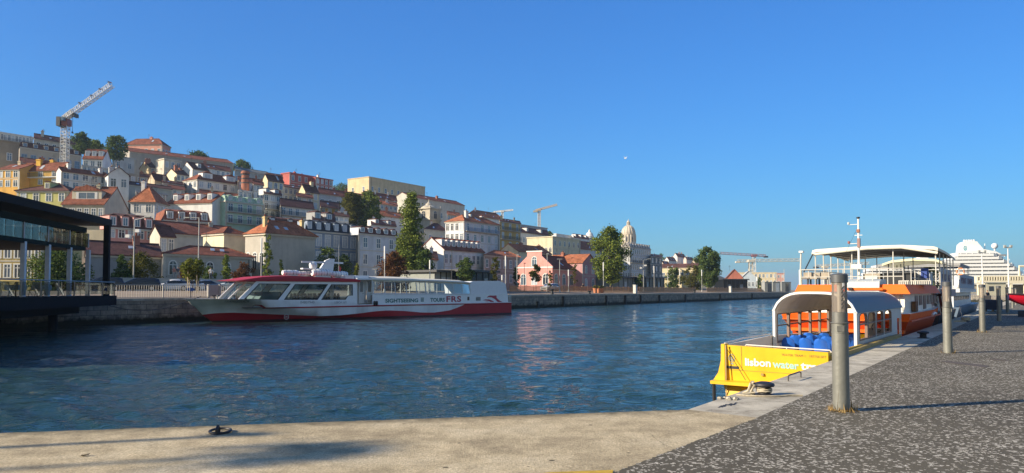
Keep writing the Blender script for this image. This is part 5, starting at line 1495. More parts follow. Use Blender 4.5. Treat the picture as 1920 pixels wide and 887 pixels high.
# ------------------------------------------------------------------ black pavilion on the far quay
def restaurant():
    C = at(210, 412, 57.0); zroof = C.z
    E2 = at(0, 358, 40.6)
    u = Vector((E2.x - C.x, E2.y - C.y, 0)).normalized()      # along the front, towards the viewer
    nrm = Vector((u.y, -u.x, 0))                               # into the building
    if nrm.x > 0: nrm = -nrm
    zd = 1.22
    T = Matrix(((u.x, nrm.x, 0, C.x), (u.y, nrm.y, 0, C.y), (0, 0, 1, 0), (0, 0, 0, 1)))
    root = thing('pavilion', 'black steel and glass waterside pavilion on a deck over the basin', 'restaurant', (C.x, C.y, zd))
    def W(mb): 
        mb.v = [tuple(T @ Vector(v) - Vector((C.x, C.y, zd))) for v in mb.v]; return mb
    Lp = 34.0; Dp = 13.0
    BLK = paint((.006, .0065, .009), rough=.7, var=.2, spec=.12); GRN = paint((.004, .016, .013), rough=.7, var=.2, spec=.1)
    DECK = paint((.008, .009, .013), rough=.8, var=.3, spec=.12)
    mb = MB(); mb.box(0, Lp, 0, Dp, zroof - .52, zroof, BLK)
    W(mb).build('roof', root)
    mb = MB(); mb.box(-.3, Lp, -.35, Dp, zd - .75, zd, DECK); W(mb).build('deck', root)
    mb = MB(); mb.box(4.5, Lp, .5, Dp, zd - 1.25, zd - .752, DECK); W(mb).build('deck_beam', root)
    mb = MB(); mb.box(.05, .42, .05, .45, zd, zroof - .522, BLK); W(mb).build('corner_post', root)
    b0, a0 = 1.2, 2.0
    zf0, zf1 = zat(168, 438, 55.5), zat(168, 428.5, 55.5)
    zm0, zm1 = zat(165, 471, 55.5), zat(165, 464, 55.5)
    mb = MB(); mb.box(a0, Lp, b0 - .15, b0 + .25, zf0, zf1, GRN); mb.box(a0 - .15, a0 + .2, b0, Dp, zf0, zf1, GRN); W(mb).build('fascia', root)
    mb = MB(); mb.box(a0, Lp, b0 - .1, b0 + .3, zm0, zm1, GRN); mb.box(a0 - .1, a0 + .25, b0 + .3, Dp, zm0, zm1, GRN); W(mb).build('beam', root)
    mb = MB(); mb.box(a0 + .3, Lp, b0 + .3, Dp, zm0, zm0 + .12, BLK); W(mb).build('ceiling', root)
    xs = []
    CW = paint((.62, .64, .68), rough=.5, var=.08)
    for px in (165, 130, 89.5, 43.5, -10, -80):
        r = ratio(px, 500); a = 0
        # position along the front where the column line meets this sight line
        b = b0
        ax = C.x + nrm.x * b; ay = C.y + nrm.y * b
        a = (r * ay - ax) / (u.x - r * u.y); xs.append(a)
        mb = MB(); mb.box(a - .13, a + .13, b - .13, b + .13, zd + .002, zm0 + .1, CW); W(mb).build('column', root)
        mb = MB(); mb.tube([(a, b, zm1), (a, b, zf0)], .045, CW, 8); W(mb).build('glazing_post', root)
    G = glass((.70, .74, .72), .9, .04); G2 = glass((.70, .76, .76), .35)
    xs2 = sorted(xs) + [Lp - .2]
    for i in range(len(xs2) - 1):
        n = 3
        for j in range(n):
            p0 = xs2[i] + (xs2[i + 1] - xs2[i]) * j / n + .03; p1 = xs2[i] + (xs2[i + 1] - xs2[i]) * (j + 1) / n - .03
            mb = MB(); mb.box(p0, p1, b0 + .02, b0 + .04, zm1, zf0, G); W(mb).build('glass_pane', root)
    mb = MB(); mb.box(a0 + 1, Lp, b0 + 2.6, b0 + 2.8, zm1, zf0, paint((.34, .26, .17), var=.6, scale=.7)); W(mb).build('upper_back_wall', root)
    mb = MB(); mb.box(7.2, 9.0, 6.2, 7.6, zd, zm0, BLK); W(mb).build('service_core', root)
    mb = MB(); mb.box(a0, Lp, Dp - .4, Dp - .2, zd, zd + .9, BLK); W(mb).build('back_parapet', root)
    for a in (4, 8, 12, 16, 20):
        mb = MB(); mb.box(a, a + .22, Dp - .42, Dp - .2, zd, zm0, BLK); W(mb).build('rear_post', root)
    # deck railing with glass
    rl = Vector((0, 0, 0)); RM = paint((.30, .29, .28), rough=.35, metal=.7)
    mb = MB(); mb.tube([(-.2, -.2, zd + 1.05), (Lp, -.2, zd + 1.05)], .04, RM, 6); ro = W(mb).build('handrail', root)
    n = 14
    for i in range(n + 1):
        a = -.2 + (Lp + .2) * i / n
        mb = MB(); mb.box(a - .03, a + .03, -.24, -.17, zd, zd + 1.05, RM); W(mb).build('baluster', ro)
        if i < n:
            mb = MB(); mb.box(a + .08, a + (Lp + .2) / n - .08, -.215, -.205, zd + .12, zd + .95, G2); W(mb).build('glass_pane', ro)
    mb = MB()
    for k in range(6): mb.tube([(-.2, -.2 + k * .34, zd + .12), (-.2, -.2 + k * .34, zd + 1.05)], .02, RM, 5)
    mb.tube([(-.2, -.2, zd + 1.05), (-.2, 1.6, zd + 1.05)], .03, RM, 6); W(mb).build('side_rail_grille', ro)
    # deck piles in the water
    for a in (6.5, 14, 21):
        mb = MB(); mb.tube([(a, 1.4, -3), (a, 1.4, zd - 1.253)], .3, DECK, 10); W(mb).build('pile', root)
    # folding chairs and clothed tables on the deck
    WOOD = paint((.46, .36, .22), rough=.7, var=.15); CLOTH = paint((.66, .66, .66), rough=.9, var=.06)
    def chair():
        t = thing('folding_chair', '', 'chair')
        b = MB(); 
        for k in range(5): b.box(-.21, .21, -.2 + k * .085, -.2 + k * .085 + .06, .44, .46, WOOD)
        b.build('seat', t)
        b = MB()
        for k in range(6): b.box(-.2 + k * .072, -.2 + k * .072 + .04, .22, .24, .48, .92, WOOD)
        b.box(-.22, .22, .215, .245, .9, .95, WOOD); b.build('backrest', t)
        for s in (-1, 1):
            b = MB(); b.tube([(s * .22, -.22, 0), (s * .22, .22, .9)], .018, WOOD, 5); b.build('leg', t)
            b = MB(); b.tube([(s * .19, .22, 0), (s * .19, -.2, .45)], .018, WOOD, 5); b.build('leg', t)
        return t
    def table():
        t = thing('dining_table', '', 'table')
        b = MB(); b.box(-.4, .4, -.4, .4, .72, .75, WOOD); b.build('tabletop', t)
        b = MB(); b.box(-.43, .43, -.43, .43, .753, .765, CLOTH); 
        for s in (-1, 1): b.box(s * .43 - .006, s * .43 + .006, -.43, .43, .42, .753, CLOTH); b.box(-.42, .42, s * .43 - .006, s * .43 + .006, .42, .753, CLOTH)
        b.build('tablecloth', t)
        b = MB(); b.tube([(0, 0, .03), (0, 0, .72)], .04, BLK, 8); b.lathe([(.25, 0), (.25, .02), (.05, .04)], BLK, 12); b.build('pedestal', t)
        return t
    ch, tb = chair(), table()
    spots = [(3.0, .35, 'the slatted wooden chair close to the corner post of the pavilion'), (5.6, .4, 'slatted wooden chair between the first and second white columns'),
             (8.3, .5, 'slatted wooden chair standing alone behind the middle column'), (9.1, .6, 'slatted wooden chair drawn up to the middle white table'),
             (12.0, .5, 'slatted wooden chair between the third and fourth white columns'), (12.9, .5, 'slatted wooden chair next to the table by the fourth column')]
    for i, (a, b, lab) in enumerate(spots):
        o = ch if i == 0 else copy_tree(ch)
        p = T @ Vector((a, b + .9, zd)); o.location = (p.x, p.y, zd); o.rotation_euler = (0, 0, .5 + i * 1.3)
        tag(o, lab, 'chair', 'wooden chairs on the pavilion deck')
    for i, (a, b, lab) in enumerate([(6.4, 2.2, 'white clothed table behind the second white column of the pavilion'), (9.9, 2.2, 'white clothed table in the middle bay of the pavilion'), (13.6, 2.2, 'white clothed table in the end bay of the pavilion, by the water')]):
        o = tb if i == 0 else copy_tree(tb)
        p = T @ Vector((a, b, zd)); o.location = (p.x, p.y, zd); tag(o, lab, 'table', 'tables on the pavilion deck')
restaurant()

# ------------------------------------------------------------------ sightseeing boat: white and red, across the basin
def ferry():
    O = gnd(400, 607, WZ); Eb = gnd(960, 588.5, WZ)
    ux = Vector((Eb.x - O.x, Eb.y - O.y, 0)); LN = ux.length; ux.normalize()
    ang = math.atan2(ux.y, ux.x)
    root = thing('sightseeing_boat', 'long white and red sightseeing boat with dolphin emblem and glazed deck', 'boat', (O.x, O.y, WZ), ang)
    M = frame_of((O.x, O.y, WZ), ang); MI = M.inverted()
    cam_l = MI @ Vector((0, 0, CZ))
    def lt(px, py, y=0.0):
        """photo point -> (x, z) on the boat's fore-and-aft plane at local y"""
        d = MI.to_3x3() @ ray(px, py); k = (y - cam_l.y) / d.y
        p = cam_l + d * k; return (p.x, p.z)
    def curve(pts, y=0.0):
        q = sorted(lt(a, b, y) for a, b in pts)
        def f(x):
            if x <= q[0][0]: return q[0][1]
            for (x0, z0), (x1, z1) in zip(q, q[1:]):
                if x <= x1: return z0 + (z1 - z0) * (x - x0) / (x1 - x0)
            return q[-1][1]
        return f
    HB = 2.5                                   # half beam
    HW = paint((.74, .76, .78), rough=.3, var=.07, scale=.6, spec=.5, stain=.22)
    HG = paint((.30, .33, .35), rough=.3, var=.06, scale=.5, spec=.5)
    HR = paint((.38, .017, .026), rough=.45, var=.10, scale=.6, spec=.3)
    HD = paint((.05, .008, .012), rough=.6, var=.3)
    tip = lt(343, 560.5, HB)
    stem0 = lt(398, 603, HB)
    XE = LN - .1
    sheer = curve([(425, 561), (506, 562.3), (600, 565.5), (664, 567), (670, 571), (697, 570.8), (760, 570.2), (960, 566.5)])
    greyline = curve([(425, 561.1), (506, 562.6), (568, 572.2), (600, 575)])
    redtop = curve([(398, 592), (420, 588.5), (453, 587), (535, 590.4), (606, 593), (640, 591), (680, 587), (700, 584), (727, 582), (760, 583.2), (790, 586), (815, 586), (843, 582), (860, 576), (872, 570.5), (958, 568.3)])
    st_t = curve([(496, 576.8), (680, 572.6), (760, 571.2), (960, 567.4)]); st_b = curve([(496, 579.2), (680, 575.2), (760, 573), (960, 569.0)])
    xs0 = lt(497, 577)[0]
    N_ = 90
    def hb(t, e): return HB * min(1.0, (max(0, t) / e)) ** .62 if t > 0 else 0.0
    levels = ('keel', 'wl', 'band', 'red', 'sb', 'st', 'gl', 'deck')
    def row(lv):
        r = []
        for i in range(N_ + 1):
            t = (i / N_) ** 1.5
            f = {'keel': -.15, 'wl': .0, 'band': .06, 'red': .35, 'sb': .62, 'st': .72, 'gl': .9, 'deck': 1.0}[lv]
            # stem position at this level
            x_st = stem0[0] + (tip[0] - stem0[0]) * max(0, f)
            x = x_st + t * (XE - x_st)
            z = {'keel': -.6, 'wl': .0, 'band': .16, 'red': redtop(x), 'sb': st_b(x), 'st': st_t(x), 'gl': 0, 'deck': max(sheer(x), 0)}[lv]
            zt_ = tip[1] + (sheer(x) - tip[1]) * min(1, t * 6)
            if lv == 'deck': z = zt_
            if lv == 'gl': z = max(min(greyline(x), zt_ - .01), st_t(x) + .01) if x >= xs0 else zt_ - .01
            if lv == 'red' : z = min(z, st_b(x)) if x > xs0 else z
            if lv in ('sb', 'st') and x < xs0: z = redtop(x) + (zt_ - redtop(x)) * (.55 if lv == 'sb' else .62)
            w = hb(t, .10 + .42 * (1 - f) ** 1.2)
            r.append((x, HB - w, z))
        return r
    rows = [row(l) for l in levels]
    def mm(j, i):
        x = rows[3][i][0]
        if j < 2: return HD
        if j == 2: return HR
        if j == 3: return (HR if redtop(x) >= st_b(x) - .04 else HW)
        if j == 4: return HR if x >= xs0 else HW
        return HW
    mb = MB(); mb.grid(rows, mm)
    mir = [[(x, 2 * HB - y, z) for x, y, z in r] for r in rows]
    mb.grid(mir, mm)
    mb.poly([r[-1] for r in rows] + [r[-1] for r in mir[::-1]], HR)
    mb.build('hull', root, True)
    mb = MB(); mb.grid([rows[-1], mir[-1]], paint((.45, .47, .48), rough=.6, var=.1)); mb.build('deck', root)
    # gunwale rubbing strake, proud of the hull
    def hull_y(x, z):
        f = max(0, min(1, z / tip[1])); xs_ = stem0[0] + (tip[0] - stem0[0]) * f
        return HB - hb((x - xs_) / (XE - xs_), .10 + .42 * (1 - f) ** 1.2)
    mb = MB(); p = []
    for i in range(41):
        x = xs0 + .3 + (XE - xs0 - .3) * i / 40; z = (st_t(x) + st_b(x)) / 2; p.append((x, hull_y(x, z) - .03, z))
    mb.tube(p, .055, HR, 6); mb.build('rubbing_strake', root)
    # forward cabin
    yn, yf = .35, 4.65
    L = lambda *pts: [lt(a, b, yn) for a, b in pts]
    wall = L((447, 561.4), (481, 527.5), (669.5, 528), (669.5, 571.5), (568, 571.5), (506, 563))
    wins = [L((458, 561.3), (521, 561.8), (544.5, 532), (486, 531.8)), L((533, 562), (595, 562), (614.5, 533), (553.5, 533)), L((603, 562), (648, 561.8), (652.5, 554.5), (661, 554), (661, 533.5), (621.5, 533.5))]
    CABW = paint((.76, .78, .80), rough=.25, var=.05, spec=.6, stain=.06); GASK = BLACK
    for y0, dirn in ((yn, 1), (yf, -1)):
        mb = MB(); mb.prism(wall, lambda u, v, w: (u, y0 + dirn * w, v), .07, CABW, holes=wins); wo = mb.build('cabin_wall', root)
        for wn_ in wins:
            c = Vector((sum(p[0] for p in wn_) / len(wn_), sum(p[1] for p in wn_) / len(wn_)))
            inn = [tuple(c + (Vector(p) - c) * .945) for p in wn_]
            out = [tuple(c + (Vector(p) - c) * 1.02) for p in wn_]
            mb = MB(); mb.prism(out, lambda u, v, w: (u, y0 - dirn * .012 + dirn * w, v), .05, GASK, holes=[inn]); f_ = mb.build('window_frame', wo)
            mb = MB(); mb.prism([tuple(c + (Vector(p) - c) * .96) for p in wn_], lambda u, v, w: (u, y0 + dirn * (.015 + w), v), .012, glass((.72, .80, .80), .7)); mb.build('pane', f_)
    # raked windscreen with pillars
    a0, a1 = lt(449, 561.5, yn), lt(483, 528.5, yn)
    mb = MB(); mb.poly([(a0[0], yn, a0[1]), (a0[0], yf, a0[1]), (a1[0], yf, a1[1]), (a1[0], yn, a1[1])], glass((.84, .90, .88), .12)); mb.build('windscreen', root)
    cz = lt(560, 529.5, yn)[1]; mb = MB(); mb.box(a1[0] + .1, lt(669, 550, yn)[0] - .05, yn + .08, yf - .08, cz - .04, cz, CABW); mb.build('cabin_ceiling', root)
    for y in (yn + .06, (yn + yf) / 2, yf - .06):
        mb = MB(); mb.tube([(a0[0] - .02, y, a0[1]), (a1[0] - .02, y, a1[1])], .085, CABW, 6); mb.build('windscreen_pillar', root)
    # red roof with pointed visor
    tipr = lt(443, 526, yn); rt = [(x, z) for x, z in L((470, 522.2), (492, 518.9), (520, 517.2), (549, 516.6), (602, 519.2), (669, 523))]
    rl_ = L((457, 527.2), (544, 527.7), (669, 528.4))
    mb = MB(); prof = [tipr] + rt + rl_[::-1]
    def rsec(y, k, dx):
        return [(x + dx, y, (z - rl_[0][1]) * k + rl_[0][1]) for x, z in prof]
    secs = [rsec(yn - .12, .55, .35), rsec(yn - .02, .95, 0), rsec(yn + 1.0, 1.04, -.25), rsec(yf - 1.0, 1.04, -.25), rsec(yf + .02, .95, 0), rsec(yf + .12, .55, .35)]
    mb.grid(secs, paint((.42, .026, .032), rough=.5, var=.07, spec=.25), close=True); mb.poly(secs[0], HR); mb.poly(secs[-1], HR); mb.build('cabin_roof', root, True)
    # rear wall, passage and doors amidships
    xw = lt(669.5, 550, yn)[0]; zt1, zb1 = lt(669.5, 528, yn)[1], lt(669.5, 571, yn)[1]
    xd1 = lt(698.5, 550, yn)[0]
    mb = MB(); mb.box(xw, xd1, 1.5, 1.58, zb1 - .1, zt1 + .05, paint((.50, .52, .53), var=.06)); mb.build('passage_wall', root)
    for i, (pa, pb) in enumerate(((672.5, 682), (687, 697))):
        x0, x1 = lt(pa, 550, 1.5)[0], lt(pb, 550, 1.5)[0]; z0, z1 = lt(pa, 569, 1.5)[1], lt(pa, 526, 1.5)[1]
        mb = MB(); mb.prism([(x0, z0), (x1, z0), (x1, z1), (x0, z1)], lambda u, v, w: (u, 1.5 - .02 - w, v), .05, CABW, holes=[[(x0 + .12, z0 + (z1 - z0) * .5), (x1 - .12, z0 + (z1 - z0) * .5), (x1 - .12, z1 - .15), (x0 + .12, z1 - .15)]]); do = mb.build('door', root)
        mb = MB(); mb.box(x0 + .12, x1 - .12, 1.46, 1.47, z0 + (z1 - z0) * .5, z1 - .15, PANES['dark'] if i else PANES['sky']); mb.build('pane', do)
        mb = MB(); mb.box(x1 - .2, x1 - .08, 1.38, 1.43, z0 + (z1 - z0) * .42, z0 + (z1 - z0) * .45, STEEL); mb.build('handle', do)
    # cabin floor, console and rows of seats behind the glass
    x0, x1 = lt(462, 560, yn)[0], xw
    zf = zb1 - .1
    mb = MB(); mb.box(x0, x1, yn + .1, yf - .1, zf - .05, zf, DARKM); mb.build('cabin_floor', root)
    xc = lt(478, 556, yn)[0]
    mb = MB(); mb.prism([(xc, zf), (xc + 3.0, zf), (xc + 2.6, zf + 1.35), (xc + .9, zf + 1.25)], lambda u, v, w: (u, yn + .3 + w, v), 3.2, paint((.22, .26, .28), rough=.6)); mb.build('helm_console', root)
    seat = MB(); SD = paint((.025, .04, .06), rough=.7, var=.2)
    seat.box(-.25, .25, -.22, .22, .42, .5, SD); seat.box(.18, .28, -.22, .22, .5, 1.0, SD); seat.lathe([(.1, 1.0), (.12, 1.1), (.08, 1.2)], SD, 8, c=(.22, 0, 0)); seat.tube([(0, 0, 0), (0, 0, .42)], .06, DARKM, 6)
    sm = seat.mesh('passenger_seat')
    x = xc + 4.2
    while x < xw - 1.2:
        for y in (yn + .5, yn + 1.1, yf - 1.1, yf - .5): put('passenger_seat', sm, root, (x, y, zf))
        x += 1.05
    # canopied passenger deck with slanted frames
    ys = .25; yb = 2 * HB - .25
    G = lambda px, py: lt(px, py, ys)
    low = [G(698.5, 571), G(698.5, 551), G(952, 551.3), G(953, 566.6)]
    for y0, dirn in ((ys, 1), (yb, -1)):
        mb = MB(); mb.prism(low, lambda u, v, w: (u, y0 + dirn * w, v), .08, CABW); mb.build('bulwark', root)
    mb = MB(); mb.box(G(700, 551)[0], G(950, 551)[0], ys + .1, yb - .1, G(700, 571)[1] - .12, G(700, 571)[1] - .06, DARKM); mb.build('passenger_deck', root)
    bars = [(699, 523.5), (721, 525), (741, 525.4), (761.5, 525.7), (781, 526), (798, 526.4), (815, 526.8), (833, 527.6), (850, 528.4), (866.5, 529.2), (881.5, 530)]
    FRM = paint((.60, .63, .66), rough=.4, var=.06)
    for y0 in (ys + .02, yb - .02):
        inn = 1 if y0 < 2 else -1
        for i, (px, py) in enumerate(bars):
            b0, t0 = G(px + 1.0, 551), G(px, py)
            mb = MB(); mb.tube([(b0[0], y0, b0[1]), (t0[0], y0 + inn * .12, t0[1])], .05 if i not in (0, 5, 10) else .075, FRM, 6); mb.build('window_post', root)
            if i < len(bars) - 1:
                b1, t1 = G(bars[i + 1][0] + 1.0, 551), G(*bars[i + 1])
                mb = MB(); mb.poly([(b0[0], y0, b0[1]), (b1[0], y0, b1[1]), (t1[0], y0 + inn * .12, t1[1]), (t0[0], y0 + inn * .12, t0[1])], glass((.80, .84, .84), .5)); mb.build('pane', root)
        p0, p1 = G(699, 551), G(882, 551.2)
        mb = MB(); mb.tube([(p0[0], y0, p0[1]), (p1[0], y0, p1[1])], .06, FRM, 6); mb.build('sill_rail', root)
    CAN = paint((.66, .62, .52), rough=.75, var=.12, scale=1.2); CANW = paint((.72, .74, .78), rough=.6, var=.05)
    topc = [G(*p) for p in ((697, 519), (745, 519.3), (773, 520.3), (788, 522), (830, 523.3), (868, 525.3), (882.5, 529))]
    edge_ = [G(*p) for p in ((697, 524), (745, 525.4), (773, 525.8), (788, 526.3), (830, 527.6), (868, 529.4), (882.5, 530.3))]
    mb = MB(); cr = []
    for k, (yy, hh) in enumerate(((ys - .06, 0), (ys + .05, .55), (ys + .7, 1.0), (HB, 1.25), (yb - .7, 1.0), (yb - .05, .55), (yb + .06, 0))):
        cr.append([(a[0], yy, e[1] + (a[1] - e[1]) * hh) for a, e in zip(topc, edge_)])
    mb.grid(cr, CAN)
    mb.grid([[(x, y, z - .06) for x, y, z in r] for r in cr], CAN)
    co = mb.build('canopy', root, True)
    for i in range(len(topc)):
        mb = MB(); mb.tube([(r[i][0], r[i][1], r[i][2] - .09) for r in cr], .035, FRM, 5); mb.build('canopy_hoop', co)
    # scalloped valance under the canopy edge
    mb = MB(); pts = [(edge_[0][0] + (edge_[-1][0] - edge_[0][0]) * i / 60) for i in range(61)]
    ez = lambda x: next(((e0[1] + (e1[1] - e0[1]) * (x - e0[0]) / (e1[0] - e0[0])) for e0, e1 in zip(edge_, edge_[1:]) if x <= e1[0] + 1e-6), edge_[-1][1])
    mb.grid([[(x, ys + .10, ez(x)) for x in pts], [(x, ys + .10, ez(x) - .16 - .06 * abs(math.sin(i * .5))) for i, x in enumerate(pts)]], CAN); mb.build('valance', co)
    # seats on the passenger deck
    zf2 = G(700, 571)[1] - .06; bench = MB(); WD = paint((.30, .27, .24), rough=.7, var=.1)
    bench.box(-.22, .22, -.9, .9, .42, .48, WD); bench.box(.18, .24, -.9, .9, .48, .98, WD)
    for yy in (-.8, .8): bench.box(-.2, .2, yy - .04, yy + .04, 0, .42, WD)
    bm_ = bench.mesh('bench'); x = G(705, 560)[0]
    while x < G(875, 560)[0]:
        for yy in (1.25, 2 * HB - 1.25): put('bench', bm_, root, (x, yy, zf2))
        x += .95
    # solid stern block
    blk = [G(881.5, 551.2), G(880.5, 530), G(886, 527.4), G(936, 526.6), G(948, 531.8), G(951.5, 551.3)]
    mb = MB()
    fs = [[(x, y, z if k else z) for x, z in blk] for k, y in ((0, ys + .02), (1, yb - .02))]
    ins = [[(x, y, z) for x, z in blk] for y in (ys + .0,)]
    mb.prism(blk, lambda u, v, w: (u, ys + .02 + w, v), yb - ys - .04, CANW); mb.build('stern_house', root)
    mb = MB()
    for px in (956.5, 959): 
        q = G(px, 567); mb.tube([(q[0], ys + .1, q[1]), (q[0], ys + .1, q[1] + 1.0)], .04, STEEL, 6)
    q0, q1 = G(952, 556), G(959, 556); mb.tube([(q0[0], ys + .1, q0[1]), (q1[0], ys + .1, q1[1]), (q1[0], yb - .1, q1[1])], .03, STEEL, 6); mb.build('stern_rail', root)
    for (pa, pb, ya, yb_, m) in ((876.3, 880, 556.5, 563.3, PANES['dark']), (892.5, 901, 557, 563.7, DARKM)):
        a, b = G(pa, ya), G(pb, yb_); mb = MB(); mb.box(a[0], b[0], ys - .02, ys - .003, b[1], a[1], m)
        if m is DARKM:
            for k in range(4):
                zz = b[1] + (a[1] - b[1]) * (k + .3) / 4; mb.box(a[0], b[0], ys - .035, ys - .02, zz, zz + .04, GALV)
        mb.build('vent' if m is DARKM else 'side_window', root)
    # life raft canisters, radar arch and deck boxes on the roof
    zr0 = lt(600, 519.2, 2)[1]
    RAFT = paint((.76, .77, .77), rough=.4, var=.06, spec=.5)
    def raft(pa, pb, pyt, pyb, y):
        a, b = lt(pa, pyb, y), lt(pb, pyt, y); r = (b[1] - a[1]) / 2; zc = (a[1] + b[1]) / 2; n = 12
        mb = MB(); prof = [(0, a[0]), (r * .8, a[0] + .03), (r, a[0] + .2), (r, b[0] - .2), (r * .8, b[0] - .03), (0, b[0])]
        mb.lathe([(p[0], p[1]) for p in prof], RAFT, 16)
        mb.v = [(v[2], y + v[0], zc + v[1]) for v in mb.v]; o = mb.build('life_raft', root, True)
        k = int((b[0] - a[0]) / .28)
        for i in range(1, k):
            x = a[0] + (b[0] - a[0]) * i / k; s = MB(); s.tube([(x, y + r * 1.02 * math.cos(q * math.pi / 6), zc + r * 1.02 * math.sin(q * math.pi / 6)) for q in range(13)], .022, DARKM if i % 2 else GALV, 4); s.build('strap', o)
        c = MB(); c.box(a[0] + .2, b[0] - .2, y - r * .9, y + r * .9, zc - r - .12, zc - r * .72, STEEL); c.build('cradle', o)
    raft(529, 560, 506.8, 516.6, 2.0); raft(557, 585, 509.2, 517.6, 2.6); raft(584.5, 620.5, 505.7, 518.5, 1.9); raft(622.5, 651, 509, 520, 2.0)
    y = 2.5; PT = lambda px, py: lt(px, py, y)
    mb = MB(); mb.prism([PT(*p) for p in ((612, 518), (622, 518), (626.5, 485.5), (618, 485.2), (609.5, 488.5), (600, 503), (578.5, 503.5), (577.5, 505.5), (603, 506.2))], lambda u, v, w: (u, y - .12 + w, v), .24, RAFT); mo = mb.build('radar_arch', root)
    mb = MB(); a, b = PT(564, 491.3), PT(642, 492.4); mb.box(a[0], b[0], y - .16, y - .125, a[1] - .07, a[1] + .10, RAFT); mb.build('radar_scanner', mo)
    q = PT(586, 498.5); mb = MB(); mb.lathe([(0, -.42), (.3, -.35), (.38, -.05), (.38, .1), (.25, .3), (0, .36)], RAFT, 14, c=(q[0], y - .1, q[1] + .05)); mb.build('radome', mo, True)
    q = PT(587, 503); mb = MB(); mb.box(q[0] - 1.2, q[0] + 1.0, y - .25, y + .25, q[1] - .12, q[1], RAFT); mb.build('bracket', mo)
    q = PT(635, 518); mb = MB(); mb.tube([(q[0], y, q[1]), (q[0], y, q[1] + 3.1)], .025, STEEL, 5); mb.build('flag_staff', root)
    r = PT(638, 503); mb = MB(); mb.grid([[(q[0] + .02, y, r[1] + .30), (q[0] + .15, y + .03, r[1] + .2), (q[0] + .26, y - .03, r[1] + .05)], [(q[0] + .02, y, r[1] - .25), (q[0] + .12, y - .03, r[1] - .4), (q[0] + .2, y + .03, r[1] - .5)]], paint((.45, .06, .05), rough=.9)); mb.build('flag', root)
    for pa, pb, pt, pb_ in ((648, 664, 516.4, 521.5), (666, 692, 516.8, 520.5)):
        a, b = lt(pa, pb_, .8), lt(pb, pt, .8); mb = MB(); mb.box(a[0], b[0], .8, 3.2, a[1] - .1, b[1], RAFT); mb.build('deck_box', root)
    # boards over the passage
    a, b = lt(669, 524.5, yn), lt(699.5, 522, yn); mb = MB(); mb.box(a[0], b[0], yn - .05, yf + .05, a[1], b[1], CANW); mb.build('passage_roof', root)
    # bow fittings
    for px in (398, 404, 436, 458):
        q = lt(px, 560, HB); mb = MB(); mb.tube([(q[0], HB - .35, q[1] - .1), (q[0], HB - .35, q[1] + .32)], .07, DARKM if px != 404 else GALV, 8); mb.tube([(q[0] - .2, HB - .35, q[1] + .25), (q[0] + .2, HB - .35, q[1] + .25)], .05, DARKM, 6); mb.build('bitt', root)
    # lettering and emblem on the side
    TEAL = paint((.02, .14, .13), rough=.4, var=.05); CRIM = paint((.38, .02, .05), rough=.35, var=.05); GREYT = paint((.20, .22, .27), rough=.5); NAVY = paint((.10, .13, .17), rough=.5)
    def wr(body, pa, pb, yt_, yb_, mat, y, bold=.0, skew=0.0, space=1.0, name='lettering'):
        a, b = lt(pa, yb_, y), lt(pb, yt_, y); a2 = lt(pb, yb_ + skew, y)
        w, h = b[0] - a[0], lt(pa, yt_, y)[1] - a[1]
        polys = text_mesh(body, w, h, mat, bold=bold, space=space); k = (a2[1] - a[1]) / w
        put_text(name, polys, lambda u, v, t: (a[0] + u, y - t, a[1] + v + k * u), mat, root)
    wr('SIGHTSEEING', 722.3, 784, 560.2, 567.8, TEAL, ys, .035, -1.0)
    wr('TOURS', 806.6, 834, 558.7, 566.3, TEAL, ys, .035, -.5)
    wr('FRS', 836.8, 864.5, 555.2, 566.6, CRIM, ys, .03, -.4, 1.12)
    def hull_y(x, z):
        f = max(0, min(1, z / tip[1])); xs_ = stem0[0] + (tip[0] - stem0[0]) * f
        return HB - hb((x - xs_) / (XE - xs_), .10 + .42 * (1 - f) ** 1.2)
    ym = hull_y(lt(445, 565, 1.0)[0], lt(445, 565, 1.0)[1])
    (ba, bb), (bc_, bd) = lt(424.5, 567.6, ym), lt(465, 563.4, ym)
    put_text('lettering', text_mesh('TRANSBELICA', bc_ - ba, bd - bb, NAVY), lambda u, v, t: (ba + u, hull_y(ba + u, bb + v) - .03, bb + v), NAVY, root)
    wr('04807940', 563, 589.5, 564.5, 569.2, GREYT, -.005, .0, -.2)
    wr('LISBOA 1671', 627, 649.8, 564.8, 569.2, GREYT, -.005, .0, -.2)
    a, b = lt(789, 566, ys), lt(795, 559.5, ys); mb = MB()
    for k in range(4): mb.box(a[0] + (b[0] - a[0]) * k / 4, a[0] + (b[0] - a[0]) * (k + .6) / 4, ys - .012, ys - .003, a[1], b[1], TEAL)
    mb.box(a[0], b[0], ys - .012, ys - .003, b[1] + .02, b[1] + .08, TEAL); mb.build('emblem', root)
    Z5 = lambda X, Yy: lt(660 + X / 6, 490 + Yy / 6, ys)
    for poly in ([(1515, 412), (1530, 392), (1550, 384), (1590, 386), (1620, 384), (1632, 392), (1622, 400), (1640, 425), (1665, 445), (1695, 458), (1640, 458), (1605, 425), (1570, 406), (1540, 402)],
                 [(1468, 440), (1500, 428), (1540, 428), (1575, 440), (1600, 458), (1560, 458), (1535, 445), (1500, 440)], [(1490, 458), (1520, 452), (1545, 458)]):
        mb = MB(); mb.prism([Z5(*p) for p in poly], lambda u, v, w: (u, ys - .004 - w, v), .012, CRIM); mb.build('dolphin_emblem', root)
    q = lt(536.8, 594.3, -.01); mb = MB(); mb.tube([(q[0] + .22 * math.cos(k * .5236), -.03, q[1] + .22 * math.sin(k * .5236)) for k in range(13)], .03, GALV, 4); mb.box(q[0] - .12, q[0] + .12, -.04, -.02, q[1] - .03, q[1] + .03, GALV); mb.build('thruster_mark', root)
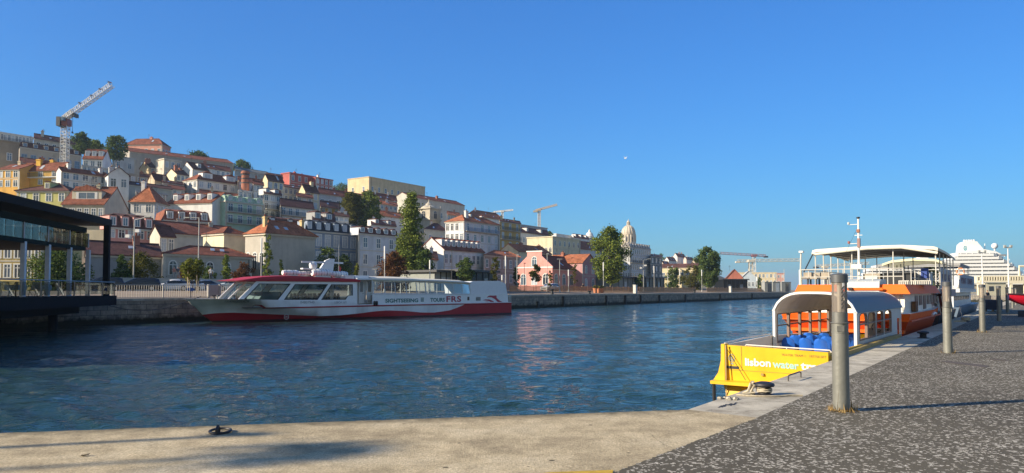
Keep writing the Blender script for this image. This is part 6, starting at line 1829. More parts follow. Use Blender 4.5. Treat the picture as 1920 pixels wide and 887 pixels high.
    for px in (702, 706):
        q = lt(px, 568.5, -.06); mb = MB(); mb.lathe([(.07, -.22), (.12, -.15), (.12, .15), (.07, .22)], BLACK, 10, c=(q[0], -.10, q[1])); mb.build('fender', root, True)
    # mooring rope from the bow to the quay
    pts = []
    A = M @ Vector((tip[0] + 1.5, HB, tip[1] + .2)); B = qpt(160, .3, 1.0, 570)
    for i in range(15):
        k = i / 14; p = A.lerp(B, k); p.z -= 1.1 * math.sin(math.pi * k); pts.append(MI @ p)
    mb = MB(); mb.tube(pts, .035, DARKM, 5); mb.build('mooring_rope', root)
ferry()
# ------------------------------------------------------------------ boats moored along the kerb: frame x along the kerb, y out over the water
KANG = math.atan2(KD.y, KD.x)
KM = frame_of((EC.x, EC.y, 0), KANG); KMI = KM.inverted()
kcam = KMI @ Vector((0, 0, CZ))
def kx(px, py, x):
    """photo point -> (y, z) on the crosswise plane at local x"""
    d = KMI.to_3x3() @ ray(px, py); k = (x - kcam.x) / d.x; p = kcam + d * k; return (p.y, p.z)
def ky(px, py, y=0.0):
    """photo point -> (x, z) on the lengthwise plane at local y"""
    d = KMI.to_3x3() @ ray(px, py); k = (y - kcam.y) / d.y; p = kcam + d * k; return (p.x, p.z)
def kz(px, py, z=0.0):
    p = KMI @ gnd(px, py, z); return (p.x, p.y)

def water_tram():
    x0 = 8.65
    root = thing('water_tram', 'yellow flat fronted passenger boat with grey arched canopy and blue seats', 'boat', (EC.x, EC.y, 0), KANG)
    YL = paint((.76, .46, .018), rough=.42, var=.12, scale=1.6, stain=.25, spec=.4)
    OCH = paint((.34, .24, .06), rough=.6, var=.2); IN = paint((.78, .71, .62), rough=.7, var=.1, stain=.1)
    GRYW = paint((.60, .59, .56), rough=.5, var=.05, stain=.06); FR = paint((.72, .71, .68), rough=.4, var=.05)
    ROOF = paint((.13, .16, .18), rough=.6, var=.08)
    yl = kx(1353, 660, x0)[0]; yr = .08
    ztl = kx(1358, 646, x0)[1]; ztr = kx(1556, 661, x0)[1]
    zpl = kx(1352, 712, x0)[1]
    top = lambda y: ztr + (ztl - ztr) * (y - yr) / (yl - yr)
    # front panel, slightly proud of the sides
    mb = MB()
    mb.prism([(yl, zpl), (yr, zpl - .02), (yr, top(yr)), (yl, top(yl))], lambda u, v, w: (x0 + w + .10 * (v - zpl) * -.6, u, v), .14, YL); mb.build('front_panel', root)
    # seams and hatch
    sy = kx(1391, 660, x0)[0]
    mb = MB(); tf = lambda u, v, w: (x0 - .06 * (v - zpl) - .004 - w, u, v); mb.prism([(sy - .005, zpl + .28), (sy + .005, zpl + .28), (sy + .005, top(sy) - .01), (sy - .005, top(sy) - .01)], tf, .004, OCH); mb.build('panel_seam', root)
    mb = MB(); mb.prism([(yr, zpl + .27), (yl - .05, zpl + .27), (yl - .05, zpl + .279), (yr, zpl + .279)], tf, .004, OCH); mb.build('panel_seam', root)
    a, b = kx(1360, 692, x0), kx(1386, 687, x0)
    mb = MB(); mb.prism([(b[0], b[1] - .07), (a[0], b[1] - .07), (a[0], b[1]), (b[0], b[1])], tf, .005, DARKM); mb.build('boarding_slot', root)
    q = kx(1430.5, 702, x0); mb = MB(); mb.box(x0 - .06, x0 - .03, q[0] - .035, q[0] + .035, q[1] - .03, q[1] + .03, OCH); mb.build('drain_cover', root)
    # corner fairing and platform at the foot of the panel
    mb = MB(); mb.prism([(yl - .02, zpl - .04), (yl + .20, zpl - .06), (yl + .18, zpl + .0), (yl + .05, zpl + .20), (yl - .02, zpl + .50), (yl - .03, top(yl) + .02), (yl - .12, top(yl) + .02), (yl - .12, zpl - .04)], lambda u, v, w: (x0 - .12 + w, u, v), .30, YL); mb.build('corner_fairing', root)
    mb = MB(); mb.box(x0 - .40, x0 + .05, yr, yl + .16, zpl - .07, zpl + .01, YL); mb.box(x0 - .42, x0 - .38, yr, yl - .9, zpl - .065, zpl - .01, BLACK); mb.build('platform', root)
    for y in (yl + .15,):
        mb = MB(); mb.tube([(x0 - .3, y - .05, zpl - .05), (x0 - .28, y - .05, WZ - .4)], .045, BLACK, 8); mb.build('rudder_post', root)
    # hull under the sides
    XE = ky(1690, 632, 0)[0] + 1.0
    mb = MB()
    mb.grid([[(x0, yr, -.6), (XE - 1.5, yr, -.6), (XE, .6, -.5)], [(x0, yr, -.06), (XE - 1.5, yr, -.06), (XE, .6, -.02)]], YL)
    yp = yl
    mb.grid([[(x0 - .3, yr + .3, WZ - .3), (x0 - .3, yp - .35, WZ - .3), (XE - 2, yp - .5, WZ - .3), (XE - .6, 1.2, WZ - .3), (XE - 2, yr + .3, WZ - .3)], [(x0 + .02, yr, zpl), (x0 + .02, yp, zpl), (XE - 1.5, yp, zpl), (XE, 1.2, zpl + .2), (XE - 1.5, yr, zpl)]], YL, close=True)
    mb.grid([[(x0 + .02, yr, zpl), (x0 + .02, yp, zpl), (XE - 1.5, yp, zpl), (XE, 1.2, zpl + .2), (XE - 1.5, yr, zpl)], [(x0 + .02, yr, -.03), (x0 + .02, yp, -.03), (XE - 1.5, yp, -.03), (XE, 1.2, 0), (XE - 1.5, yr, -.03)]], YL, close=True)
    mb.build('hull', root)
    # ochre rubbing rail along the kerb
    mb = MB(); mb.box(x0 + .1, XE - 1.2, -.03, .13, -.10, .10, OCH); mb.build('rubbing_rail', root)
    # gunwale and inner side walls up to the canopy
    xc = ky(1605, 640, .25)[0]; xe = ky(1690, 600, .25)[0]
    wl_ = kx(1452, 600, xc)[0]; wr_ = .25
    for y in (yl - .06, yr + .03):
        mb = MB()
        ze = .30; xq = xe if y > 1 else xc + .1; zq = ze - .02 if y > 1 else .12
        mb.prism([(x0 + .1, -.6), (xq, -.6), (xq, zq - (.23 if y > 1 else .06)), (xc, zq), (x0 + .1, top(y) - .01)], lambda u, v, w: (u, y - .03 + w, v), .06, IN if y > 1 else YL); mb.build('gunwale', root)
    fl = -.50
    mb = MB(); mb.box(x0 + .15, xe, yr + .1, yl - .1, fl - .06, fl, paint((.62, .60, .55), rough=.8, var=.2)); mb.build('floor', root)
    # canopy: arched roof, posts, side walls with windows
    zs = kx(1605, 588, xc)[1]; zap = kx(1532, 552, xc)[1]
    zsl = kx(1452, 580, xc)[1]
    W_ = wl_ - wr_; n = 18
    def arc(o=0.0, dz=0.0):
        r = []
        for i in range(n + 1):
            t = i / n; y = wr_ - o + (W_ + 2 * o) * t
            e = (2 * t - 1); k = (1 - abs(e) ** 3.6) ** .8
            z = zs + (zsl - zs) * t * .3 + (zap - zs + dz) * k + dz * .2
            r.append((y, z))
        return r
    A, Bc = arc(.05, .05), arc(-.02, 0)
    mb = MB()
    mb.grid([[(x, y, z) for y, z in A] for x in [xc - .05 + (xe - xc + .1) * i / 6 for i in range(7)]], ROOF); mb.build('canopy_roof', root, True)
    mb = MB(); mb.grid([[(x, y, z) for y, z in Bc] for x in (xc, xe)], IN); mb.build('canopy_lining', root, True)
    for x in (xc - .06, xe - .04):
        mb = MB(); mb.grid([[(x, y, z) for y, z in arc(.056, .056)], [(x, y, z) for y, z in arc(.0, .0)], [(x + .09, y, z) for y, z in arc(.0, .0)], [(x + .09, y, z) for y, z in arc(.056, .056)]], FR)
        mb.grid([[(x, y, z) for y, z in arc(.056, .056)], [(x + .09, y, z) for y, z in arc(.056, .056)]], FR)
        ab = mb.build('canopy_arch', root, True)
    for y in (wr_, wl_):
        mb = MB(); mb.box(xc - .06, xc + .03, y - .035, y + .035, fl, zs + .05, FR); mb.build('front_post', root)
    def side_wall(y, pxw, mat, name, dirn):
        holes = []
        for xa, xb, za, zb in pxw:
            cx = (xa + xb) / 2; hw = (xb - xa) / 2
            if y > 1:
                holes.append([(xa, za), (xb, za), (xb, zb - .06), (xb - .06, zb), (xa + .06, zb), (xa, zb - .06)]); continue
            holes.append([(xa, za), (xb, za), (xb, zb - hw * .38)] + [(cx + hw * math.cos(a * math.pi / 6) ** 3 if 0 else cx + hw * math.copysign(abs(math.cos(a * math.pi / 6)) ** .5, math.cos(a * math.pi / 6)), zb - hw * .38 + hw * .38 * math.sin(a * math.pi / 6) ** .7) for a in range(1, 6)] + [(xa, zb - hw * .38)])
        mb = MB(); mb.prism([(xc, -.18), (xe - 1.0, -.18), (xe - 1.0, .62), (xe, .62), (xe, zs + .05), (xc, zs + .05)] if y < 1 else [(xc, fl), (xe, fl), (xe, zsl + .05), (xc, zsl + .05)], lambda u, v, w: (u, y + dirn * w, v), .05, mat, holes=holes)
        wo = mb.build(name, root)
        for h in holes:
            za = h[0][1] * .42 + max(p[1] for p in h) * .58
            mb = MB(); c = Vector((sum(p[0] for p in h) / len(h), sum(p[1] for p in h) / len(h)))
            mb.prism([tuple(c + (Vector(p) - c) * 1.06) for p in h], lambda u, v, w: (u, y - dirn * .012 + dirn * w, v), .075, paint((.22, .15, .12), rough=.6), holes=[[tuple(c + (Vector(p) - c) * .97) for p in h]])
            mb.box(h[0][0], h[1][0], y - .01, y + .03, za - .02, za + .02, paint((.22, .15, .12), rough=.6)); f = mb.build('window_frame', wo)
            mb = MB(); mb.poly([(h[0][0], y + .02, za), (h[1][0], y + .02, za), (h[1][0], y + .02, h[2][1]), (h[0][0], y + .02, h[2][1])], glass((.86, .89, .90), .35)); mb.build('pane', f)
    wins = []; zwb, zwt = ky(1618, 636, .25)[1], ky(1618, 587.5, .25)[1]
    for pa, pb in ((1611.5, 1625.5), (1627.5, 1641), (1643.5, 1656), (1658.5, 1671)):
        wins.append((ky(pa, 600, .25)[0], ky(pb, 600, .25)[0], zwb, zwt))
    side_wall(wr_, wins, GRYW, 'side_wall', 1)
    lx = [xc + .12 + i * 1.35 for i in range(5)]
    side_wall(wl_, [(a, a + 1.25, .08, .92) for a in lx], IN, 'side_wall', -1)
    mb = MB(); mb.box(xe - .05, xe, .25, .33, -.2, .62, FR); mb.build('rear_post', root)
    for x in [xc + .4 + i * 1.05 for i in range(6)]:
        mb = MB(); mb.grid([[(x + dx, y, z - .02) for y, z in arc(-.05, -.03)] for dx in (0, .06)], IN); mb.build('canopy_rib', root)
    # rear bulkhead with an open doorway
    mb = MB(); out = [(wr_ + .02, fl), (wl_ - .02, fl)] + [(y, z) for y, z in arc(-.04, -.03)[::-1]]
    ydo = (wl_ * .56, wl_ * .83)
    mb.prism(out, lambda u, v, w: (xe - .9 + w, u, v), .05, IN, holes=[[(wl_ * .5, fl + .05), (wl_ * .78, fl + .05), (wl_ * .78, .95), (wl_ * .5, .95)], [(wr_ + .15, .15), (wl_ * .42, .15), (wl_ * .42, .95), (wr_ + .15, .95)]]); mb.build('rear_bulkhead', root)
    mb = MB(); mb.box(xe - 1.7, xe - 1.1, wr_ + .25, wr_ + .85, fl, .25, paint((.16, .15, .15), rough=.6)); cn = mb.build('helm_console', root)
    mb = MB(); mb.tube([(xe - 1.75, wr_ + .55 + .17 * math.cos(k * .5236), .30 + .17 * math.sin(k * .5236)) for k in range(13)], .018, BLACK, 6); mb.build('steering_wheel', cn)
    # handrail over the panel
    HRM = paint((.70, .66, .62), rough=.35, var=.05)
    pts = [kx(1396, 651, x0 + .1), kx(1399, 646.5, x0 + .1), kx(1556, 657, x0 + .1), kx(1559, 661, x0 + .1)]
    mb = MB(); mb.tube([(x0 + .1, y, z) for y, z in pts], .016, HRM, 6)
    for px, py in ((1475, 655),): 
        q = kx(px, py - 3, x0 + .1); mb.tube([(x0 + .1, q[0], top(q[0]) - .02), (x0 + .1, q[0], q[1])], .012, HRM, 5)
    mb.build('handrail', root)
    for y in (yl + .0,):
        mb = MB(); mb.tube([(x0 - .14, y - .16, top(yl) - .0), (x0 - .14, y - .16, WZ + .1)], .014, paint((.55, .42, .2), rough=.8), 5); mb.build('rope', root)
        mb = MB(); mb.tube([(x0 - .13, y - .14, top(yl) - .02), (x0 - .12, y - .65, zpl + .05)], .008, DARKM, 4); mb.build('rope', root)
    mb = MB(); mb.tube([(x0 + .15, yl - .03, top(yl) + .02), (x0 + 1.6, yl - .03, .33), (xc, yl - .03, .32)], .02, HRM, 6); mb.build('side_rail', root)
    # moulded blue seats in rows
    BL = paint((.02, .12, .50), rough=.35, var=.08, spec=.5)
    rows = []
    for i in range(13):
        t = i / 12
        if t < .45: y, z = .0 + t / .45 * -.40, .0 + .02 * math.cos(t * 9)
        else:
            q = (t - .45) / .55; y, z = -.40 - .07 * q - .04 * math.sin(q * 2), .02 + .40 * math.sin(q * 1.5708)
        hw = .19 * (1 if t < .6 else max(.25, (1 - ((t - .6) / .4) ** 2.4 * .8)))
        rows.append([(-y, hw * (2 * j / 8 - 1), z + .05 * abs(2 * j / 8 - 1) ** 2.5 * (1 if t < .5 else 0)) if t < .5 else (-y - .06 * abs(2 * j / 8 - 1) ** 2, hw * (2 * j / 8 - 1), z) for j in range(9)])
    sb = MB(); sb.grid(rows, BL); sb.grid([[(x + .012, y, z - .012) for x, y, z in r] for r in rows], BL)
    shell = sb.mesh('seat', 'all')
    lg = MB(); lg.tube([(.2, 0, -.34), (.2, 0, 0)], .035, DARKM, 8); lg.box(.05, .35, -.12, .12, -.345, -.325, DARKM); leg = lg.mesh('leg')
    sx = xc + .75
    for i in range(4):
        for j, y in enumerate((wl_ - .30, wl_ - .76, wl_ - 1.22, wl_ - 1.66)):
            if j == 2 and i == 3: continue
            # back shells face the panel: seats look along the boat
            o = put('seat', shell, root, (sx + i * .80 + (j % 2) * .12, y, fl + .30 + .03 * (i % 2)), math.pi)
            o.rotation_euler = (0, 0, math.pi)
            put('leg', leg, o)
    # lettering and crest on the panel
    WL = paint((.80, .80, .78), rough=.4, var=.03); TQ = paint((.36, .66, .55), rough=.4, var=.05); BW = paint((.24, .16, .05), rough=.6)
    slope = (kx(1540, 689, x0)[1] - kx(1400, 681.0, x0)[1]) / (kx(1400, 681.0, x0)[0] - kx(1540, 689, x0)[0])
    def wr(body, pa, pb, yt, yb, mat, bold, sp=1.0, yb2=None):
        a, b = kx(pa, yb, x0), kx(pb, yb2 if yb2 else yb, x0); t = kx(pa, yt, x0)
        w, h = a[0] - b[0], t[1] - a[1]; k = (b[1] - a[1]) / w
        polys = text_mesh(body, w, h, mat, bold=bold, space=sp)
        put_text('lettering', polys, lambda u, v, tt: (x0 - .06 * (a[1] + v + k * u - zpl) - .004 - tt, a[0] - u, a[1] + v + k * u), mat, root, .006)
    wr('lisbon', 1398, 1446, 671, 685.5, WL, .03, 1.0, 688.3)
    wr('water', 1449.5, 1499, 677, 689.2, TQ, .03, 1.0, 693.0)
    wr('tram', 1502, 1555, 679.5, 693.2, WL, .03, 1.0, 698.4)
    wr('WATER TRAM 1   187750-SPT', 1467, 1550, 662.5, 666.8, BW, .0, 1.08, 671.6)
    q = kx(1373, 671, x0); CR = paint((.30, .34, .30), rough=.6, var=.3)
    cf = lambda y, z, d: (x0 - .06 * (z - zpl) - .004 - d, y, z)
    mb = MB()
    mb.prism([(q[0] + .085 * math.cos(k * .3927), q[1] + .10 * math.sin(k * .3927)) for k in range(16)], lambda u, v, w: cf(u, v, w), .006, CR, holes=[[(q[0] + .068 * math.cos(k * .3927), q[1] + .082 * math.sin(k * .3927)) for k in range(16)]])
    mb.prism([(q[0] - .05, q[1] - .02), (q[0] + .05, q[1] - .02), (q[0] + .03, q[1] - .06), (q[0] - .03, q[1] - .06)], lambda u, v, w: cf(u, v, w), .006, CR)
    mb.prism([(q[0] - .04, q[1] - .01), (q[0], q[1] + .065), (q[0] + .04, q[1] - .01)], lambda u, v, w: cf(u, v, w), .006, CR)
    mb.prism([(q[0] - .045, q[1] - .16), (q[0] + .045, q[1] - .16), (q[0] + .03, q[1] - .12), (q[0] - .03, q[1] - .12)], lambda u, v, w: cf(u, v, w), .006, CR)
    mb.build('crest_emblem', root)
water_tram()

def orange_boat():
    x0 = 22.4
    root = thing('passenger_ferry', 'orange and white ferry with open upper deck under a cream canopy', 'boat', (EC.x, EC.y, 0), KANG)
    OR = paint((.80, .145, .015), rough=.6, var=.06, spec=.2); ORD = paint((.55, .075, .012), rough=.45, var=.12)
    WH = paint((.78, .76, .70), rough=.4, var=.05, stain=.10); GR = paint((.46, .50, .50), rough=.5, var=.06); RL = paint((.60, .57, .50), rough=.4, var=.1)
    yl = kx(1463.5, 586, x0)[0]; yr = .10
    z1 = kx(1600, 587, x0)[1]; zc = kx(1500, 598, x0)[1]; zb = kx(1480, 627, x0)[1]
    XE = 34.5; XF = 50.0
    # hull: front face with chine, sides drawn in towards the far end
    def sec(x, k, dz):
        yc = (yl + yr) / 2; hw = (yl - yr) / 2 * k
        return [(x + .9, yc + hw * .80, WZ - .3), (x + .5, yc + hw * .86, zb + .12), (x + .12, yc + hw * .97, zc + dz), (x, yc + hw, z1 + dz), (x, yc - hw, z1 + dz), (x + .12, yc - hw * .97, zc + dz), (x + .5, yc - hw * .86, zb + .12), (x + .9, yc - hw * .80, WZ - .3)]
    S = [sec(x0, 1, 0), sec(x0 + 2, 1, 0), sec(x0 + 8, 1, 0), sec(XE - 1.5, .97, .06), sec(XE, .7, .18)]
    mb = MB(); mb.grid(S, lambda j, i: OR if i in (2, 4) else (ORD if i in (0, 1, 5, 6) else WH))
    f = S[0]
    mb.poly([f[0], f[1], f[6], f[7]], ORD); mb.poly([f[1], f[2], f[5], f[6]], ORD); mb.poly([f[2], f[3], f[4], f[5]], OR); mb.poly(S[-1], OR)
    mb.build('hull', root)
    mb = MB(); zz = kx(1500, 617, x0 + .3)[1]; mb.box(x0 + .10, x0 + .5, yr + .25, yl - .4, zz - .06, zz + .07, OR); mb.build('chine_rail', root)
    mb = MB(); ymid, yh = (yl + yr) / 2, (yl - yr) / 2 * .97 + .01; mb.box(x0 + .04, x0 + .2, ymid - yh, ymid + yh, zc - .03, zc + .02, OR); mb.box(x0 + .1, XE - 1.5, yr - .03, yr + .05, zc - .03, zc + .03, ORD); mb.build('rubbing_strake', root)
    mb = MB(); mb.prism([(1.1, -.95), (.2, -.62), (-.12, -.30), (-.02, -.22), (.5, -.5), (1.1, -.62)], lambda u, v, w: (x0 + .05 + w, u + .2, v), .3, WH); mb.build('fender_beam', root)
    # white cabin
    yfl, yfr = kx(1492, 560, x0)[0], yr + .30
    zt = kx(1600, 551, x0 + .3)[1]
    front = [(yfr, z1), (yfl, z1), (yfl - .12, zt), (yfr + .12, zt)]
    fw = [(kx(a, 560, x0 + .3)[0], kx(b, 560, x0 + .3)[0]) for a, b in ((1686, 1696), (1654, 1680), (1626, 1648), (1596, 1620), (1566, 1590), (1536, 1560))]
    za, zb_ = kx(1690, 576, x0 + .3)[1], kx(1690, 557.5, x0 + .3)[1]
    holes = [[(b, za), (a, za), (a, zb_), (b, zb_)] if a > b else [(a, za), (b, za), (b, zb_), (a, zb_)] for a, b in fw]
    mb = MB(); mb.prism(front, lambda u, v, w: (x0 + .3 + w - .05 * (v - z1) * -1, u, v), .08, WH, holes=holes); cf = mb.build('cabin_front', root)
    for h in holes:
        mb = MB(); mb.prism(h, lambda u, v, w: (x0 + .36 + .05 * (v - z1) + w, u, v), .015, PANES['dark']); mb.build('window', cf)
    xr_ = XE - 2.2
    mb = MB(); mb.box(x0 + .40, xr_, yfr, yfr + .07, z1, zt, WH); sw_ = mb.build('cabin_side', root)
    n = 7; xa = ky(1714, 565, yfr)[0]; xb = ky(1761, 565, yfr)[0]
    for k in range(n):
        a = xa + (xb - xa) * (k + .14) / n; b = xa + (xb - xa) * (k + .86) / n
        mb = MB(); mb.box(a, b, yfr - .02, yfr - .003, z1 + (.05 if k in (2,) else .26), zt - .09, BGL); mb.build('window', sw_)
    mb = MB(); mb.box(x0 + .40, xr_, yfl - .07, yfl, z1, zt, WH); mb.build('cabin_side', root)
    mb = MB(); mb.box(x0 + 2.6, x0 + 3.3, yfr - .18, yfr - .03, z1 + .02, z1 + .45, paint((.16, .08, .035), rough=.9, var=.3)); mb.build('canvas_bundle', root)
    # orange fascia of the upper deck, sloped
    zu = kx(1600, 533.5, x0)[1]
    mb = MB(); XD = XE - 1.4; o1, o2 = .10, -.08
    lo = [(x0 - .05, yr - .02), (x0 - .05, yfl + .06), (XD, yfl + .06), (XD, yr - .02)]; hi = [(x0 + .10, yr + .20), (x0 + .10, yfl - .08), (XD, yfl - .08), (XD, yr + .20)]
    mb.grid([[(x, y, zt + .002) for x, y in lo], [(x, y, zu) for x, y in hi]], OR, close=True); mb.poly([(x, y, zu) for x, y in hi], GR); mb.poly([(x, y, zt + .002) for x, y in lo], OR); mb.build('deck_fascia', root)
    # wheelhouse front hump
    a, b = kx(1588, 524, x0 + .3), kx(1652, 547, x0 + .3)
    mb = MB(); mb.prism([(-.06, zt + .02), (1.6, zt + .02), (1.6, a[1]), (.5, a[1]), (.06, a[1] - .10)], lambda u, v, w: (x0 - .08 + u, b[0] + w * (a[0] - b[0]), v), 1.0, GR); wh = mb.build('wheelhouse', root)
    q = kx(1594, 541.5, x0 - .1); mb = MB(); mb.box(x0 - .16, x0 - .081, q[0] - 1.2, q[0] + .1, q[1] - .06, q[1] + .04, OR); mb.build('trim_band', wh)
    mb = MB(); mb.box(x0 - .24, x0 - .161, q[0] - .1, q[0] + .05, q[1] - .03, q[1] + .05, BLACK); mb.build('lamp', wh)
    # canopy on many posts
    xc0 = 25.7; xc1 = 33.8; ya = kx(1522.5, 472, xc0)[0]; yb = kx(1758, 466, xc0)[0]
    zA = kx(1525, 470.5, xc0)[1]; zM = kx(1625, 464.2, xc0)[1]; zB = kx(1757, 465, xc0)[1]; ym = kx(1625, 465, xc0)[0]
    CAN = paint((.70, .65, .52), rough=.8, var=.08, scale=1.0); UND = paint((.24, .21, .19), rough=.9, var=.15)
    mb = MB(); sect = [(ya, zA - .10), (ya + .02, zA - .02), (ya - .15, zA + .03), (ym, zM + .03), ((ym + yb) / 2, zM + .03), (yb + .15, zB + .03), (yb, zB - .03), (yb, zB - .14)]
    rows_ = [[(x, y, z - (.10 if i in (0, 4) else 0) + .05 * math.sin(i * 1.3)) for y, z in sect] for i, x in enumerate((xc0, xc0 + .15, xc0 + 3, xc0 + 5.5, xc1))]
    mb.grid(rows_, CAN); co = mb.build('canopy', root, True)
    mb = MB(); mb.grid([[(x, y, z - .07) for y, z in sect[2:6]] for x in (xc0 + .06, xc1)], UND); mb.build('canopy_lining', co)
    mb = MB(); mb.tube([(xc0, y, z - .07) for y, z in (sect[0], sect[3], sect[4], sect[7])], .06, CAN, 8); mb.build('canopy_edge', co, True)
    for i in range(6):
        x = xc0 + .2 + (xc1 - xc0 - .3) * i / 5
        mb = MB(); mb.tube([(x, ya - .05, zA - .13), (x, ym, zM - .08), (x, yb + .05, zB - .13)], .03, UND, 5); mb.build('roof_bow', co)
        for y, z in ((ya - .1, zA), (yb + .1, zB)):
            mb = MB(); mb.tube([(x, y, zu), (x, y, z - .1)], .026, RL, 6); mb.build('post', root)
        if i in (0, 2, 4):
            for k in (.33, .66):
                y = ya + (yb - ya) * k; mb = MB(); mb.tube([(x, y, zu), (x, y, zM - .08)], .024, RL, 6); mb.build('post', root)
    mb = MB(); mb.tube([(xc0 - .1, ya - .06, zA - .15), (xc0 - .9, ya + .15, zu + .6)], .03, DARKM, 5); mb.build('brace', root)
    # railings round the upper deck
    def rl(y0, xa, xb, step, infill, name='railing'):
        zr = kx(1500, 506, x0 + .2)[1]
        mb = MB()
        for h in (zr, zu + (zr - zu) * .45): mb.tube([(xa, y0, h), (xb, y0, h)], .018, RL, 5)
        ro = mb.build(name, root); k = int(abs(xb - xa) / step)
        for i in range(k + 1):
            x = xa + (xb - xa) * i / max(1, k); p = MB(); p.tube([(x, y0, zu), (x, y0, zr)], .018, RL, 5); p.build('stanchion', ro)
        return ro
    rl(yfl - .2, x0 + .2, XD, 1.1, 0); rl(yr + .25, x0 + 2.4, XD, 1.1, 0)
    zr = kx(1500, 506, x0 + .2)[1]
    mb = MB()
    for h in (zr, zu + (zr - zu) * .5): mb.tube([(x0 + .2, yfl - .2, h), (x0 + .2, yr + .25, h)], .018, RL, 5)
    ro = mb.build('railing', root)
    for k in range(8):
        y = yfl - .2 + (yr + .45 - yfl) * k / 7; mb = MB(); mb.tube([(x0 + .2, y, zu), (x0 + .2, y, zr)], .018, RL, 5); mb.build('stanchion', ro)
    ya2, yb2 = kx(1686, 530, x0 + .5)[0], kx(1745, 530, x0 + .5)[0]; mb = MB()
    for k in range(16):
        y = ya2 + (yb2 - ya2) * k / 15; mb.box(x0 + .45, x0 + .49, y - .018, y + .018, zu, kx(1700, 526, x0 + .5)[1], RL)
    mb.box(x0 + .44, x0 + .5, yb2, ya2, kx(1700, 527.5, x0 + .5)[1], kx(1700, 526, x0 + .5)[1], RL); mb.build('gate_grille', root)
    q = kx(1501, 506, x0 + .3); mb = MB(); mb.tube([(x0 + .3, q[0], zu), (x0 + .3, q[0], zr)], .07, paint((.66, .63, .55)), 8); mb.tube([(x0 + .3, q[0], zr), (x0 + .3, q[0] - .03, kx(1502, 473, x0 + .3)[1])], .03, RL, 6); mb.build('lamp_post', root)
    h_ = kx(1502, 472, x0 + .3); mb = MB(); mb.box(x0 + .15, x0 + .4, h_[0] - .10, h_[0] + .06, h_[1] - .05, h_[1] + .03, WH); mb.build('floodlight', root)
    # benches, bar counter and boxes on the deck
    TAN = paint((.36, .31, .24), rough=.9, var=.25)
    for i, (pa, pb) in enumerate(((1507, 1522), (1524, 1538), (1540, 1556))):
        a, b = kx(pa, 511, x0 + 1.6), kx(pb, 526, x0 + 1.6); mb = MB(); mb.box(x0 + 1.55, x0 + 1.75, b[0], a[0], zu + .25, a[1], TAN); mb.box(x0 + 1.05, x0 + 1.55, b[0], a[0], zu + .25, zu + .36, TAN)
        mb.box(x0 + 1.1, x0 + 1.16, b[0] + .02, b[0] + .08, zu, zu + .25, DARKM); mb.box(x0 + 1.6, x0 + 1.66, b[0] + .02, b[0] + .08, zu, zu + .25, DARKM); mb.build('bench', root)
    a, b = kx(1657, 513, x0 + 4), kx(1710, 533, x0 + 4); mb = MB(); mb.box(x0 + 4, x0 + 5.2, b[0], a[0], zu, a[1], BLACK); mb.box(x0 + 3.9, x0 + 5.3, b[0] - .05, a[0] + .05, a[1] + .003, a[1] + .05, DARKM); mb.build('bar_counter', root)
    a, b = kx(1715, 513, x0 + 5), kx(1744, 533, x0 + 5); mb = MB(); mb.box(x0 + 5, x0 + 6, b[0], a[0], zu, a[1], paint((.40, .42, .46), var=.15)); mb.build('drinks_cooler', root)
    mb = MB(); mb.box(x0 + 4.97, x0 + 4.997, b[0] + .05, b[0] + .35, zu + .3, zu + .75, paint((.03, .07, .30))); mb.build('cooler_sticker', root)
    a, b = kx(1618, 513, x0 + 4), kx(1650, 524, x0 + 4); mb = MB(); mb.box(x0 + 4, x0 + 4.8, b[0], a[0], zu, a[1], TAN); mb.box(x0 + 3.95, x0 + 3.998, b[0] + .1, a[0] - .1, zu + .1, a[1] - .1, GR); mb.build('storage_box', root)
    # mast with radar, lights and stay
    q = kx(1611, 520, x0 + .7); xm = x0 + .7; Z = lambda py: kx(1611, py, xm)[1]; Yp = lambda px: kx(px, 480, xm)[0]
    mb = MB(); mb.tube([(xm, q[0], zu), (xm, q[0], Z(465)), (xm, q[0], Z(407))], .055, WH, 8, .03); mo = mb.build('mast', root)
    mb = MB(); mb.box(xm - .1, xm + .1, q[0] - .06, q[0] + .04, Z(464), Z(447), paint((.30, .17, .15))); mb.build('lamp_box', mo)
    mb = MB(); mb.box(xm - .08, xm + .08, q[0] - .05, q[0] + .06, Z(436), Z(430), paint((.30, .12, .06))); mb.build('lamp_box', mo)
    mb = MB(); mb.lathe([(.05, Z(410)), (.07, Z(409)), (.07, Z(407)), (.02, Z(406.5))], BLACK, 8, c=(xm, q[0], 0)); mb.build('top_light', mo)
    for py, px in ((420.5, 1592), (456.5, 1592)):
        mb = MB(); mb.tube([(xm, q[0], Z(py)), (xm, Yp(px), Z(py))], .015, WH, 5); ao = mb.build('yard_arm', mo)
        mb = MB(); mb.lathe([(.04, 0), (.05, .04), (.05, .09), (.03, .11)], paint((.30, .10, .08)) if py > 430 else GR, 8, c=(xm, Yp(px), Z(py))); mb.build('signal_lamp', ao)
    mb = MB(); mb.box(xm - .02, xm + .02, q[0] - .15, q[0] + .15, Z(441.5), Z(440.5), WH); mb.build('spreader', mo)
    mb = MB(); mb.tube([(xm, q[0], Z(424)), (xm + .5, Yp(1582), Z(470))], .006, DARKM, 4); mb.build('stay', mo)
    mb = MB(); mb.box(xm - .2, xm + .14, q[0] - .12, q[0] + .26, Z(503), Z(496), WH); mb.box(xm - .24, xm + .1, q[0] - .2, q[0] + .16, Z(505), Z(503.3), WH); mb.build('radar', mo)
    # lifebuoy-free side: rope and bracket at the bow
    for px in (1757, 1764):
        a, b = ky(px, 556, yr), ky(px + 6, 587, yr); mb = MB(); mb.tube([(a[0], yr - .02, a[1]), (b[0], yr - .02, b[1])], .025, WH, 5); mb.build('stay_rail', root)
